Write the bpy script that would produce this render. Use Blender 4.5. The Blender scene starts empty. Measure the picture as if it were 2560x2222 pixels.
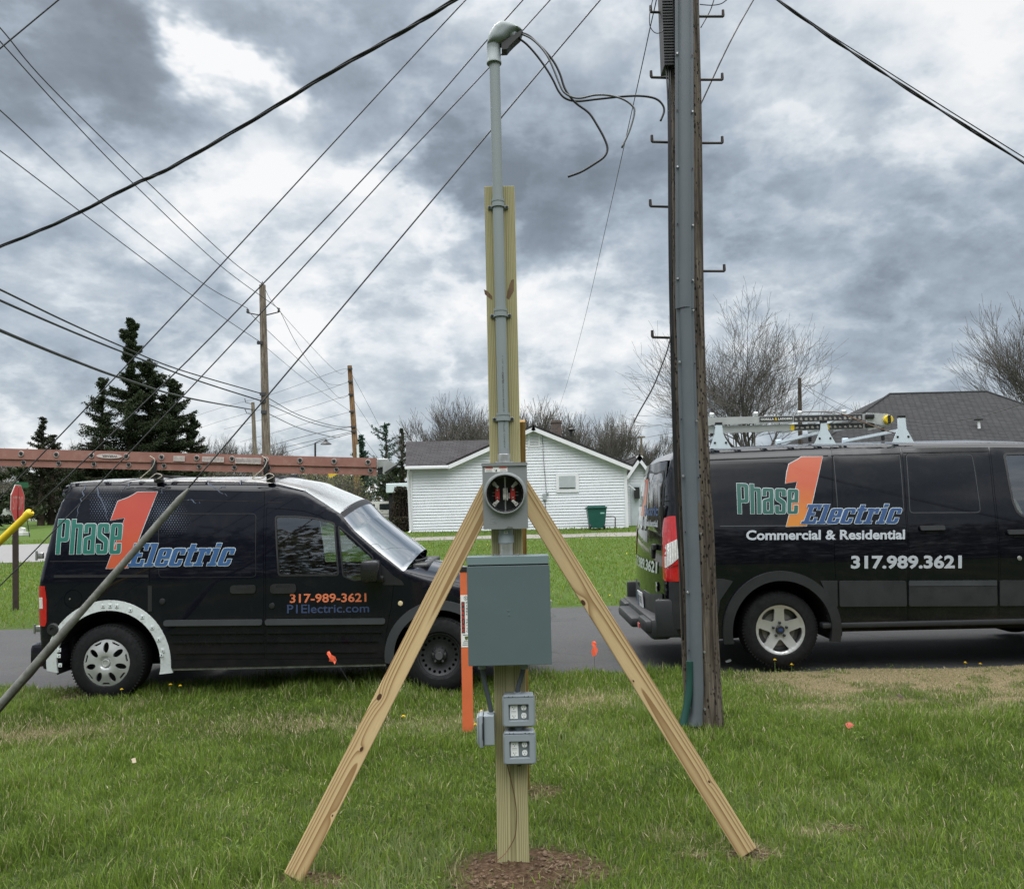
import bpy, bmesh, math, random
import numpy as np
from mathutils import Vector, Matrix, geometry
R_ = math.radians
SC = bpy.context.scene
COL = SC.collection

# ------------------------------------------------------------------ camera
F_, CX_, CY_ = 2050.0, 1280.0, 1111.0
EYE = Vector((0, 0, 1.6))
PITCH, ROLL = R_(4.3), R_(1.25)
FW = Vector((0, math.cos(PITCH), math.sin(PITCH)))
_u0 = Vector((0, -math.sin(PITCH), math.cos(PITCH)))
RT = Vector((1, 0, 0)) * math.cos(ROLL) - _u0 * math.sin(ROLL)
UP = _u0 * math.cos(ROLL) + Vector((1, 0, 0)) * math.sin(ROLL)
cam_d = bpy.data.cameras.new('camera'); cam = bpy.data.objects.new('camera', cam_d); COL.objects.link(cam)
m = Matrix.Identity(4)
for i in range(3):
    m[i][0] = RT[i]; m[i][1] = UP[i]; m[i][2] = -FW[i]; m[i][3] = EYE[i]
cam.matrix_world = m
cam_d.sensor_width = 36; cam_d.lens = 36 * F_ / 2560; cam_d.clip_start = 0.05; cam_d.clip_end = 3000
SC.camera = cam
SC.render.resolution_x = 1024; SC.render.resolution_y = 888
SC.view_settings.view_transform = 'Standard'; SC.view_settings.look = 'None'
SC.view_settings.exposure = 0.0; SC.view_settings.gamma = 1.0
SC.render.engine = 'CYCLES'; SC.cycles.max_bounces = 6; SC.cycles.transparent_max_bounces = 24

def ray(px, py):
    return FW + RT * ((px - CX_) / F_) - UP * ((py - CY_) / F_)
def at(px, py, Y):
    "point of the plane y=Y seen at a pixel of the 2560x2222 photograph (used as a measuring aid)"
    d = ray(px, py); return EYE + d * (Y / d.y)

# ------------------------------------------------------------------ world + sun
SUN_EL, SUN_AZ = R_(50), R_(-25)          # azimuth measured from +Y towards +X
wd = bpy.data.worlds.new('World'); SC.world = wd; wd.use_nodes = True
nt = wd.node_tree; nt.nodes.clear()

class G:
    "small helper for writing shader graphs"
    def __init__(s, tree): s.t = tree
    def n(s, typ, ins=None, **kw):
        nd = s.t.nodes.new(typ)
        for k, v in kw.items(): setattr(nd, k, v)
        if ins:
            for k, v in ins.items():
                if isinstance(v, bpy.types.NodeSocket): s.t.links.new(v, nd.inputs[k])
                else: nd.inputs[k].default_value = v
        return nd
    def m(s, op, a, b=0.0, c=0.0, clamp=False):
        nd = s.t.nodes.new('ShaderNodeMath'); nd.operation = op; nd.use_clamp = clamp
        for i, v in enumerate((a, b, c)):
            if isinstance(v, bpy.types.NodeSocket): s.t.links.new(v, nd.inputs[i])
            else: nd.inputs[i].default_value = v
        return nd.outputs[0]
    def vm(s, op, a, b=(0, 0, 0), out=0):
        nd = s.t.nodes.new('ShaderNodeVectorMath'); nd.operation = op
        for i, v in enumerate((a, b)):
            if isinstance(v, bpy.types.NodeSocket): s.t.links.new(v, nd.inputs[i])
            else: nd.inputs[i].default_value = v
        return nd.outputs[out]
    def noise(s, vec, scale=5, detail=4, rough=.5, dist=0, out=0, dims='3D'):
        nd = s.n('ShaderNodeTexNoise', {'Scale': scale, 'Detail': detail, 'Roughness': rough, 'Distortion': dist}, noise_dimensions=dims)
        if vec is not None: s.t.links.new(vec, nd.inputs['Vector'])
        return nd.outputs[out]
    def ramp(s, fac, stops, interp='LINEAR'):
        nd = s.t.nodes.new('ShaderNodeValToRGB'); nd.color_ramp.interpolation = interp
        el = nd.color_ramp.elements
        while len(el) < len(stops): el.new(0.5)
        for e, (p, c) in zip(el, stops):
            e.position = p; e.color = (c[0], c[1], c[2], 1) if not isinstance(c, (int, float)) else (c, c, c, 1)
        s.t.links.new(fac, nd.inputs[0]); return nd.outputs[0]
    def mix(s, f, a, b, blend='MIX'):
        nd = s.t.nodes.new('ShaderNodeMix'); nd.data_type = 'RGBA'; nd.blend_type = blend
        for k, v in ((0, f), (6, a), (7, b)):
            if isinstance(v, bpy.types.NodeSocket): s.t.links.new(v, nd.inputs[k])
            elif k == 0: nd.inputs[0].default_value = v
            else: nd.inputs[k].default_value = (v[0], v[1], v[2], 1)
        return nd.outputs[2]
    def mr(s, v, a, b, c=0., d=1., smooth=False):
        nd = s.n('ShaderNodeMapRange', {'From Min': a, 'From Max': b, 'To Min': c, 'To Max': d})
        if smooth: nd.interpolation_type = 'SMOOTHSTEP'
        s.t.links.new(v, nd.inputs['Value']); return nd.outputs[0]
    def xyz(s, v):
        nd = s.t.nodes.new('ShaderNodeSeparateXYZ'); s.t.links.new(v, nd.inputs[0]); return nd.outputs
    def comb(s, x, y, z):
        nd = s.t.nodes.new('ShaderNodeCombineXYZ')
        for i, v in enumerate((x, y, z)):
            if isinstance(v, bpy.types.NodeSocket): s.t.links.new(v, nd.inputs[i])
            else: nd.inputs[i].default_value = v
        return nd.outputs[0]

g = G(nt)
D = g.vm('NORMALIZE', g.n('ShaderNodeTexCoord').outputs['Generated'])
dx, dy, dz = g.xyz(D)[:3]
zz = g.m('ADD', g.m('MAXIMUM', dz, 0.0), 0.48)
plane = g.comb(g.m('DIVIDE', dx, zz), g.m('DIVIDE', dy, zz), g.m('MULTIPLY', dz, .8))
n_big = g.noise(plane, 1.8, 3, .5, .2)
n_mid = g.noise(plane, 5.0, 6, .58, .15)
n_fine = g.noise(plane, 19.0, 4, .62, .2)
puff = g.n('ShaderNodeTexVoronoi', {'Vector': g.vm('ADD', plane, g.vm('MULTIPLY', g.noise(plane, 4., 3, .6, 0, out=1), (.35, .35, .35))), 'Scale': 5.6, 'Randomness': 1.0}, feature='SMOOTH_F1').outputs['Distance']
# where the cloud deck is thin or thick, as directions of the sky: (px, py, radius px, amount) of the measured photograph
BL = [(150, 190, 300, -.36), (430, 330, 230, -.12), (330, 60, 130, -.16), (455, 110, 62, .60), (520, 190, 70, .60), (590, 250, 55, .51), (640, 200, 45, .34), (410, 40, 50, .30),
      (950, 160, 240, -.20), (1440, 440, 230, -.34), (1340, 280, 240, -.20), (1120, 330, 110, -.14),
      (330, 520, 140, .20), (110, 480, 110, .32), (620, 400, 110, .27), (750, 470, 110, .22), (990, 430, 90, .36), (940, 540, 90, .26), (480, 560, 110, .30), (790, 760, 90, .35),
      (880, 800, 80, .22), (1160, 770, 120, .22), (1400, 720, 130, .35), (1530, 650, 80, .19), (1250, 900, 150, .22), (1600, 900, 150, .22),
      (2250, 90, 190, .30), (2500, 60, 140, .24), (2000, 370, 150, .16), (1850, 150, 100, .14), (2300, 720, 300, -.18), (2450, 850, 240, -.18), (1950, 620, 240, -.08),
      (100, 950, 150, -.10), (420, 800, 170, -.08), (100, 1110, 130, .27), (520, 1020, 140, .19), (1950, 950, 160, .19), (2420, 960, 150, .16), (760, 1050, 150, .08)]
jig = g.vm('MULTIPLY', g.vm('SUBTRACT', g.noise(plane, 4.6, 5, .60, .1, out=1), (.5, .5, .5)), (.34, .34, .34))
DJ = g.vm('NORMALIZE', g.vm('ADD', D, jig))
tot = 0.0
for (px, py, rr, a) in BL:
    c = ray(px, py).normalized()
    dist = g.vm('DISTANCE', DJ, tuple(c), out=1)
    e = g.m('EXPONENT', g.m('MULTIPLY', g.m('POWER', g.m('MULTIPLY', dist, F_ / rr * .95), 2.0), -1.0))
    tot = g.m('MULTIPLY_ADD', e, a, tot)
v = g.m('MULTIPLY_ADD', g.m('SUBTRACT', n_big, .5), .22, .555)
v = g.m('MULTIPLY_ADD', g.m('SUBTRACT', n_mid, .5), .98, v)
v = g.m('MULTIPLY_ADD', g.m('SUBTRACT', puff, .42), .34, v)
v = g.m('MULTIPLY_ADD', g.m('SUBTRACT', n_fine, .5), .30, v)
rim = g.m('EXPONENT', g.m('MULTIPLY', g.m('POWER', g.m('DIVIDE', g.m('SUBTRACT', g.noise(plane, 3.4, 6, .58, .1), .53), .035), 2.0), -1.0))
v = g.m('MULTIPLY_ADD', rim, .13, v)
v = g.m('ADD', v, tot)
cl = g.ramp(v, [(0.0, (.185, .22, .258)), (.22, (.25, .295, .348)), (.45, (.395, .46, .535)), (.62, (.55, .615, .675)), (.80, (.80, .84, .875)), (1.0, (.98, .98, .98))])
sky = g.n('ShaderNodeTexSky', sky_type='NISHITA', sun_disc=False, sun_elevation=SUN_EL, sun_rotation=SUN_AZ)
skyc = g.vm('MULTIPLY', sky.outputs[0], (.10, .10, .10))
cl = g.mix(.08, cl, skyc)
# overcast zenith brightness, boosted there and behind the camera as added fill light
sky_boost = g.m('MULTIPLY', g.mr(dz, .52, .85, 1.0, 5.0, True), g.m('ADD', 1.0, g.m('MULTIPLY', g.mr(dy, .15, -.4, 0.0, 1.2, True), g.mr(dz, .38, .7, 0, 1, True))))
cl = g.mix(g.mr(sky_boost, 1.2, 3.0, 0, .8), cl, (.60, .60, .585))
cl = g.vm('MULTIPLY', cl, g.comb(sky_boost, sky_boost, sky_boost))
gr = g.mr(dz, -.02, .0, 0.0, 1.0)
cl = g.mix(gr, (.06, .07, .05), cl)
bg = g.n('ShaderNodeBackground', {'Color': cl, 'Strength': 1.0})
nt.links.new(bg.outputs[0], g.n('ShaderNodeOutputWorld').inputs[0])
sd = bpy.data.lights.new('sun', 'SUN'); so = bpy.data.objects.new('sun', sd); COL.objects.link(so)
sd.energy = 1.3; sd.angle = R_(14); sd.color = (1.0, .96, .9)
sv = Vector((math.sin(SUN_AZ) * math.cos(SUN_EL), math.cos(SUN_AZ) * math.cos(SUN_EL), math.sin(SUN_EL)))
so.rotation_euler = sv.to_track_quat('Z', 'Y').to_euler()

# ------------------------------------------------------------------ materials
def newmat(name):
    m = bpy.data.materials.new(name); m.use_nodes = True; t = m.node_tree; t.nodes.clear()
    gg = G(t); out = gg.n('ShaderNodeOutputMaterial'); b = gg.n('ShaderNodeBsdfPrincipled')
    t.links.new(b.outputs[0], out.inputs[0]); gg.b = b; gg.out = out; gg.mat = m
    return gg
def setin(gg, **kw):
    names = {'col': 'Base Color', 'rough': 'Roughness', 'metal': 'Metallic', 'coat': 'Coat Weight', 'coatr': 'Coat Roughness', 'spec': 'Specular IOR Level', 'normal': 'Normal', 'alpha': 'Alpha', 'sss': 'Subsurface Weight'}
    for k, v in kw.items():
        s = gg.b.inputs[names[k]]
        if isinstance(v, bpy.types.NodeSocket): gg.t.links.new(v, s)
        elif k == 'col': s.default_value = (v[0], v[1], v[2], 1)
        else: s.default_value = v
def bump(gg, h, strength=.3, dist=.01):
    return gg.n('ShaderNodeBump', {'Height': h, 'Strength': strength, 'Distance': dist}).outputs[0]
MC = {}
def pm(name, col, rough=.5, metal=0., var=.12, vscale=3., coat=0., bmp=0., bscale=60., spec=.5, dirt=0., dcol=(.12, .1, .08)):
    "plain surface with slight tone variation, grain and dirt"
    if name in MC: return MC[name]
    gg = newmat(name); oc = gg.n('ShaderNodeTexCoord').outputs['Object']
    n1 = gg.noise(oc, vscale, 5, .6)
    lo = [c * (1 - var) for c in col]; hi = [min(1, c * (1 + var)) for c in col]
    c = gg.ramp(n1, [(.3, lo), (.7, hi)])
    if dirt:
        dn = gg.mr(gg.noise(oc, vscale * 3.1, 6, .7), .52, .72, 0, dirt)
        c = gg.mix(dn, c, dcol)
    r = gg.mr(gg.noise(oc, vscale * 2.3, 4, .6), .3, .7, max(0.02, rough * .8), min(1, rough * 1.2))
    kw = dict(col=c, rough=r, metal=metal, coat=coat, spec=spec)
    if bmp: kw['normal'] = bump(gg, gg.noise(oc, bscale, 5, .6), bmp, .004)
    setin(gg, **kw); MC[name] = gg.mat; return gg.mat

def wood(name, c_early, c_late, ringw=.009, pith=(0, .09), amp=.03, freq=.8, rough=.75, knots=(), stain=None):
    "sawn softwood as a solid: growth rings round a wandering pith; board length is object Z"
    gg = newmat(name); oc = gg.n('ShaderNodeTexCoord').outputs['Object']
    x, y, z = gg.xyz(oc)[:3]
    zl = gg.comb(gg.m('MULTIPLY', x, 2.2), gg.m('MULTIPLY', y, 2.2), gg.m('MULTIPLY', z, freq))
    n1 = gg.noise(zl, 1.0, 2, .45); n2 = gg.noise(gg.vm('ADD', zl, (7.3, 1.1, 3.7)), 1.0, 2, .45)
    px = gg.m('ADD', gg.m('SUBTRACT', x, pith[0]), gg.m('MULTIPLY', gg.m('SUBTRACT', n1, .5), amp * 2))
    py = gg.m('ADD', gg.m('SUBTRACT', y, pith[1]), gg.m('MULTIPLY', gg.m('SUBTRACT', n2, .5), amp * 2))
    r = gg.m('SQRT', gg.m('ADD', gg.m('POWER', px, 2.0), gg.m('POWER', py, 2.0)))
    kn = None
    for (kx, kz, kr) in knots:
        dk = gg.m('SQRT', gg.m('ADD', gg.m('POWER', gg.m('SUBTRACT', x, kx), 2.0), gg.m('POWER', gg.m('MULTIPLY', gg.m('SUBTRACT', z, kz), .62), 2.0)))
        f = gg.m('EXPONENT', gg.m('MULTIPLY', gg.m('DIVIDE', dk, kr * 2.2), -1.0))
        r = gg.m('ADD', r, gg.m('MULTIPLY', f, kr * 1.2))
        core = gg.mr(dk, kr * .75, kr * 1.0, 1, 0, True)
        kn = core if kn is None else gg.m('MAXIMUM', kn, core)
    saw = gg.m('FRACT', gg.m('DIVIDE', r, ringw))
    late = gg.ramp(saw, [(0.0, 0.), (.45, .12), (.86, 1.), (.95, 1.), (1.0, 0.)])
    fib = gg.noise(gg.comb(gg.m('MULTIPLY', x, 420), gg.m('MULTIPLY', y, 420), gg.m('MULTIPLY', z, 9)), 1, 3, .6)
    c = gg.mix(late, c_early, c_late)
    c = gg.mix(gg.mr(fib, .3, .75, 0, .35), c, [k * .62 for k in c_late])
    big = gg.noise(gg.comb(x, y, gg.m('MULTIPLY', z, .7)), 2.0, 3, .6)
    c = gg.mix(gg.mr(big, .35, .75, 0, .45), c, stain or [k * .75 for k in c_early])
    if kn is not None: c = gg.mix(kn, c, (.065, .03, .014))
    setin(gg, col=c, rough=rough, spec=.3, normal=bump(gg, gg.m('MULTIPLY_ADD', fib, .5, late), .15, .002))
    return gg.mat

M_post = wood('treated_pine', (.45, .395, .225), (.19, .17, .075), .0052, (.0, .05), .018, .35, knots=(), stain=(.31, .32, .17))
M_brace = wood('yellow_pine', (.63, .465, .255), (.26, .145, .055), .0068, (.022, .046), .018, .42, knots=((.012, .60, .008), (-.022, .83, .011), (.03, .30, .004)))
M_brace2 = wood('striped_pine', (.64, .48, .265), (.25, .135, .05), .0074, (-.018, .052), .026, .36, knots=((-.03, .92, .004), (.02, .36, .005), (-.036, 1.34, .010)))
M_bb = wood('golden_pine', (.42, .27, .10), (.22, .11, .035), .009, (.0, .07), .03, .6)

def old_pole(name, c1, c2, crack=.7, hole=0.):
    gg = newmat(name); oc = gg.n('ShaderNodeTexCoord').outputs['Object']
    x, y, z = gg.xyz(oc)[:3]
    st = gg.comb(gg.m('MULTIPLY', x, 22), gg.m('MULTIPLY', y, 22), gg.m('MULTIPLY', z, 1.3))
    n1 = gg.noise(st, 1.2, 7, .65, .6)
    n2 = gg.noise(gg.comb(gg.m('MULTIPLY', x, 70), gg.m('MULTIPLY', y, 70), gg.m('MULTIPLY', z, 4)), 1, 5, .6)
    c = gg.ramp(n1, [(.25, [k * .35 for k in c2]), (.45, c2), (.62, c1), (.8, [min(1, k * 1.35) for k in c1])])
    c = gg.mix(gg.mr(n2, .5, .75, 0, crack), c, (.012, .009, .007))
    h = n2
    if hole:
        vo = gg.n('ShaderNodeTexVoronoi', {'Vector': gg.comb(gg.m('MULTIPLY', x, 26), gg.m('MULTIPLY', y, 26), gg.m('MULTIPLY', z, 13)), 'Scale': 1.6, 'Randomness': 1.0})
        mask = gg.mr(gg.noise(gg.comb(x, y, gg.m('MULTIPLY', z, .8)), 2.4, 2), .35, .55, 0, 1)
        hl = gg.m('MULTIPLY', gg.mr(vo.outputs['Distance'], .2, .32, 1, 0), mask)
        c = gg.mix(gg.m('MULTIPLY', hl, .93), c, (.006, .005, .004)); h = gg.m('SUBTRACT', n2, gg.m('MULTIPLY', hl, 2.0))
    setin(gg, col=c, rough=.9, spec=.15, normal=bump(gg, h, .8, .01)); return gg.mat
M_pole = old_pole('weathered_pole', (.15, .125, .10), (.055, .043, .034), .75, 1.)
M_polefar = old_pole('grey_brown_pole', (.27, .235, .195), (.13, .10, .075), .5)
M_polefar2 = old_pole('orange_brown_pole', (.31, .20, .125), (.17, .095, .05), .4)

M_pvc = pm('grey_pvc', (.215, .245, .25), .48, var=.04)
M_meter = pm('meter_grey', (.205, .22, .22), .4, var=.04, metal=.1)
M_panel = pm('panel_paint', (.090, .122, .130), .42, var=.03, metal=.05, bmp=.04, bscale=500)
M_panel2 = pm('panel_paint_lit', (.15, .2, .21), .4, var=.03, bmp=.04, bscale=500)  # lighter copy of the panel paint, painting the light on hood and embossing
M_box = pm('outlet_box_grey', (.235, .265, .29), .5, var=.04)
M_zinc = pm('zinc', (.5, .5, .5), .38, metal=.85, var=.15, vscale=20)
M_black = pm('black_plastic', (.012, .012, .013), .5, var=.2)
M_cable = pm('black_cable', (.008, .008, .009), .55, var=.2)
M_cableg = pm('grey_jacket', (.10, .105, .11), .4, var=.1)
M_wire = pm('steel_wire', (.055, .055, .06), .5, metal=.3)
M_white = pm('white_plastic', (.72, .73, .72), .4, var=.04)
M_red = pm('red_plastic', (.42, .025, .02), .4, var=.1)
M_guard = pm('guard_grey', (.098, .114, .130), .5, var=.07, vscale=2.5, dirt=.25, dcol=(.1, .1, .09))
M_green = pm('green_guard', (.012, .055, .045), .45, var=.15)
M_flex = pm('grey_flex', (.055, .065, .075), .6, var=.15)
M_orange = pm('orange_marker', (.60, .13, .045), .6, var=.10, vscale=6, dirt=.15, dcol=(.35, .1, .05))
M_flag = pm('flag_orange', (.85, .13, .06), .6, var=.1)
M_yellow = pm('yellow_guard', (.72, .52, .02), .45, var=.1, dirt=.15)
M_oldmetal = pm('galvanised_weathered', (.17, .17, .155), .62, metal=.25, var=.35, vscale=12, dirt=.5, dcol=(.06, .05, .04))
M_ink = pm('dark_ink', (.03, .03, .035), .6)
M_label = pm('label_white', (.72, .72, .70), .5, var=.04)
M_labelred = pm('label_red', (.55, .05, .03), .5)
M_asphalt = None
M_fiber = pm('red_fiberglass', (.27, .125, .10), .62, var=.12, vscale=5, dirt=.3, dcol=(.42, .30, .26))
M_alu = pm('aluminium', (.55, .56, .56), .4, metal=.7, var=.1, vscale=8)
M_rackwhite = pm('rack_white', (.58, .66, .72), .4, var=.04)
M_tyre = pm('tyre_rubber', (.008, .008, .009), .85, var=.3, vscale=14, dirt=.15, dcol=(.03, .027, .024), spec=.25)
M_hub = pm('silver_hubcap', (.52, .53, .53), .33, metal=.55, var=.06)
M_alloy = pm('alloy', (.5, .5, .49), .36, metal=.6, var=.06)
M_steel = pm('black_steel', (.02, .021, .023), .5, var=.25, metal=.2)
M_dark = pm('dark_void', (.006, .006, .007), .9)
M_int = pm('grey_interior', (.10, .105, .11), .8, var=.1)
M_trim = pm('grey_cladding', (.014, .0155, .018), .55, var=.12)
M_flare = pm('grey_flare', (.04, .043, .048), .55, var=.12)
M_vwhite = pm('bare_white_paint', (.58, .62, .62), .45, var=.06, vscale=8, dirt=.45, dcol=(.22, .2, .17))
M_roofwhite = pm('silver_roof', (.44, .46, .47), .3, var=.04)
M_lred = pm('lens_red', (.42, .012, .014), .12, coat=.8, var=.15, vscale=30)
M_lclear = pm('lens_clear', (.62, .60, .58), .15, coat=.8, var=.25, vscale=60)
def paint(name, col, coat=.9):
    gg = newmat(name); oc = gg.n('ShaderNodeTexCoord').outputs['Object']
    n = gg.noise(oc, 2.2, 3, .5)
    d = gg.mr(gg.noise(oc, 5, 8, .75), .5, .8, 0, .10)
    z = gg.xyz(oc)[2]
    dd = gg.m('ADD', d, gg.m('MULTIPLY', gg.mr(z, .75, .2, 0, .22), gg.noise(oc, 9, 6, .7)))
    setin(gg, col=gg.mix(dd, col, (.09, .08, .07)), rough=gg.m('ADD', .10, gg.m('MULTIPLY', dd, .9)), spec=.12, coat=coat, coatr=.04, normal=bump(gg, gg.noise(oc, 3.2, 3, .55, .8), .22, .02)); return gg.mat
M_paintL = paint('navy_black_paint', (.004, .0045, .009), .5)
M_paintR = paint('black_paint', (.0025, .0028, .005), .6)
def glass(name, tint, f0=.09):
    gg = newmat(name); gg.t.nodes.remove(gg.b)
    tr = gg.n('ShaderNodeBsdfTransparent', {'Color': (*tint, 1)}); gl = gg.n('ShaderNodeBsdfGlossy', {'Color': (.95, .97, 1, 1), 'Roughness': .02})
    lw = gg.n('ShaderNodeLayerWeight', {'Blend': .25}); f = gg.m('ADD', gg.m('MULTIPLY', lw.outputs['Fresnel'], .9), f0, clamp=True)
    mx = gg.n('ShaderNodeMixShader'); gg.t.links.new(f, mx.inputs[0]); gg.t.links.new(tr.outputs[0], mx.inputs[1]); gg.t.links.new(gl.outputs[0], mx.inputs[2])
    gg.t.links.new(mx.outputs[0], gg.out.inputs[0]); return gg.mat
M_glass = glass('side_glass', (.55, .62, .60), .15)
M_wind = glass('windshield_glass', (.30, .36, .36), .48)
M_tint = glass('tinted_glass', (.10, .11, .12), .08)
def decal(name, col, col2=None, axis='Z', a=0, b=1, rough=.35):
    gg = newmat(name); oc = gg.n('ShaderNodeTexCoord').outputs['Object']; c = col
    if col2 is not None:
        z = gg.xyz(oc)[2]; n = gg.noise(oc, 5, 3)
        c = gg.mix(gg.m('ADD', gg.mr(z, a, b, 0, 1), gg.m('MULTIPLY', gg.m('SUBTRACT', n, .5), .5), clamp=True), col, col2)
    setin(gg, col=c, rough=rough, coat=.4); return gg.mat
D_green = decal('decal_green', (.015, .13, .10)); D_greenR = decal('decal_dark_green', (.012, .085, .065))
D_blue = decal('decal_blue', (.028, .085, .21)); D_blueR = decal('decal_deep_blue', (.016, .055, .16))
D_white = decal('decal_white', (.48, .54, .56)); D_grey = decal('decal_grey', (.40, .43, .47)); D_bluetxt = decal('decal_slate_blue', (.035, .055, .13))
D_or = decal('decal_orange', (.47, .11, .035), (.42, .052, .03), a=.75, b=1.6)
D_orR = decal('decal_amber', (.52, .21, .015), (.42, .075, .025), a=1.25, b=1.75)
D_ortxt = decal('decal_coral', (.62, .17, .08)); D_dot = decal('decal_dots', (.10, .12, .17)); D_bolt = decal('decal_bolt', (.10, .12, .17))

# ------------------------------------------------------------------ object helpers
def link(o, parent=None):
    COL.objects.link(o)
    if parent is not None: o.parent = parent
    return o
def tag(o, label=None, cat=None, group=None, kind=None):
    if label: o['label'] = label
    if cat: o['category'] = cat
    if group: o['group'] = group
    if kind: o['kind'] = kind
    return o
def thing(name, label, cat, loc=(0, 0, 0), group=None, mat=None):
    o = bpy.data.objects.new(name, None); COL.objects.link(o); o.empty_display_size = .1
    if mat is not None: o.matrix_world = mat
    else: o.location = loc
    return tag(o, label, cat, group)
class MB:
    "collects vertices and faces of one mesh"
    def __init__(s): s.v = []; s.f = []; s.mi = []
    def add(s, vs, fs, mi=0):
        b = len(s.v); s.v += [tuple(v) for v in vs]; s.f += [tuple(i + b for i in f) for f in fs]; s.mi += [mi] * len(fs); return s
    def box(s, c, d, rot=None, mi=0, bev=0.):
        x, y, z = d[0] / 2, d[1] / 2, d[2] / 2
        if bev:
            bm = bmesh.new(); bmesh.ops.create_cube(bm, size=1)
            for v in bm.verts: v.co = Vector((v.co.x * d[0], v.co.y * d[1], v.co.z * d[2]))
            bmesh.ops.bevel(bm, geom=bm.edges[:], offset=bev, segments=2, affect='EDGES', profile=.5)
            bm.verts.ensure_lookup_table(); vs = [v.co.copy() for v in bm.verts]; fs = [[v.index for v in f.verts] for f in bm.faces]; bm.free()
        else:
            vs = [Vector((a, b, e)) for a in (-x, x) for b in (-y, y) for e in (-z, z)]
            fs = [(0, 1, 3, 2), (4, 6, 7, 5), (0, 4, 5, 1), (2, 3, 7, 6), (0, 2, 6, 4), (1, 5, 7, 3)]
        if rot is not None: vs = [rot @ v for v in vs]
        c = Vector(c); return s.add([v + c for v in vs], fs, mi)
    def beam(s, p, q, w, d, up=(0, 0, 1), mi=0, bev=0.):
        p, q = Vector(p), Vector(q); z = (q - p); L = z.length; z.normalize(); y = Vector(up); y = (y - z * y.dot(z))
        if y.length < 1e-4: y = Vector((0, 1, 0)); y = y - z * y.dot(z)
        y.normalize(); x = y.cross(z); r = Matrix((x, y, z)).transposed()
        return s.box((p + q) / 2, (w, d, L), r, mi, bev)
    def tube(s, pts, r, n=6, mi=0, cap=True, smooth_path=False):
        pts = [Vector(p) for p in pts]
        if smooth_path: pts = catmull(pts, smooth_path)
        rs = r if isinstance(r, (list, tuple)) else [r] * len(pts)
        if len(rs) != len(pts): rs = list(np.interp(np.linspace(0, 1, len(pts)), np.linspace(0, 1, len(rs)), rs))
        T = [(pts[min(i + 1, len(pts) - 1)] - pts[max(i - 1, 0)]).normalized() for i in range(len(pts))]
        a = Vector((0, 0, 1)) if abs(T[0].z) < .9 else Vector((1, 0, 0))
        u = (a - T[0] * a.dot(T[0])).normalized(); vs = []; fs = []
        for i, p in enumerate(pts):
            u = (u - T[i] * u.dot(T[i])).normalized(); w = T[i].cross(u)
            vs += [p + (u * math.cos(2 * math.pi * k / n) + w * math.sin(2 * math.pi * k / n)) * rs[i] for k in range(n)]
        for i in range(len(pts) - 1):
            for k in range(n):
                k2 = (k + 1) % n; fs.append((i * n + k, i * n + k2, (i + 1) * n + k2, (i + 1) * n + k))
        if cap: fs += [tuple(range(n))[::-1], tuple((len(pts) - 1) * n + k for k in range(n))]
        return s.add(vs, fs, mi)
    def lathe(s, prof, c=(0, 0, 0), axis='Y', n=32, mi=0, closed=False, cap=True):
        "prof: list of (radius, axial)"
        c = Vector(c); vs = []; fs = []
        for (r, a) in prof:
            for k in range(n):
                t = 2 * math.pi * k / n; p, q = r * math.cos(t), r * math.sin(t)
                vs.append(c + (Vector((p, a, q)) if axis == 'Y' else Vector((p, q, a)) if axis == 'Z' else Vector((a, p, q))))
        m_ = len(prof)
        for i in range(m_ if closed else m_ - 1):
            j = (i + 1) % m_
            for k in range(n):
                k2 = (k + 1) % n; fs.append((i * n + k, i * n + k2, j * n + k2, j * n + k))
        if not closed and cap:
            if prof[0][0] > 1e-5: fs.append(tuple(range(n))[::-1])
            if prof[-1][0] > 1e-5: fs.append(tuple((m_ - 1) * n + k for k in range(n)))
        return s.add(vs, fs, mi)
    def prism(s, poly, y0, y1, mi=0, M=None):
        "poly in (x,z), extruded in y"
        n = len(poly); vs = [Vector((p[0], y0, p[1])) for p in poly] + [Vector((p[0], y1, p[1])) for p in poly]
        if M is not None: vs = [M @ v for v in vs]
        fs = [tuple(range(n)), tuple(range(2 * n - 1, n - 1, -1))] + [(i, i + n, (i + 1) % n + n, (i + 1) % n) for i in range(n)]
        return s.add(vs, fs, mi)
    def build(s, name, mats, parent=None, smooth=False, fixn=True):
        me = bpy.data.meshes.new(name); me.from_pydata(s.v, [], s.f)
        if not isinstance(mats, (list, tuple)): mats = [mats]
        for m_ in mats: me.materials.append(m_)
        if len(mats) > 1: me.polygons.foreach_set('material_index', s.mi)
        if fixn:
            bm = bmesh.new(); bm.from_mesh(me); bmesh.ops.recalc_face_normals(bm, faces=bm.faces[:]); bm.to_mesh(me); bm.free()
        if smooth:
            me.shade_smooth()
            if smooth is not True:
                try: me.set_sharp_from_angle(angle=R_(smooth))
                except Exception: pass
        me.update(); return link(bpy.data.objects.new(name, me), parent)
def catmull(P, k=6):
    out = []
    P = [Vector(p) for p in P]
    for i in range(len(P) - 1):
        p0 = P[i - 1] if i else P[0] * 2 - P[1]; p1 = P[i]; p2 = P[i + 1]; p3 = P[i + 2] if i + 2 < len(P) else P[-1] * 2 - P[-2]
        for j in range(k):
            t = j / k
            out.append(.5 * ((2 * p1) + (p2 - p0) * t + (2 * p0 - 5 * p1 + 4 * p2 - p3) * t * t + (3 * p1 - p0 - 3 * p2 + p3) * t ** 3))
    out.append(P[-1]); return out
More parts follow.
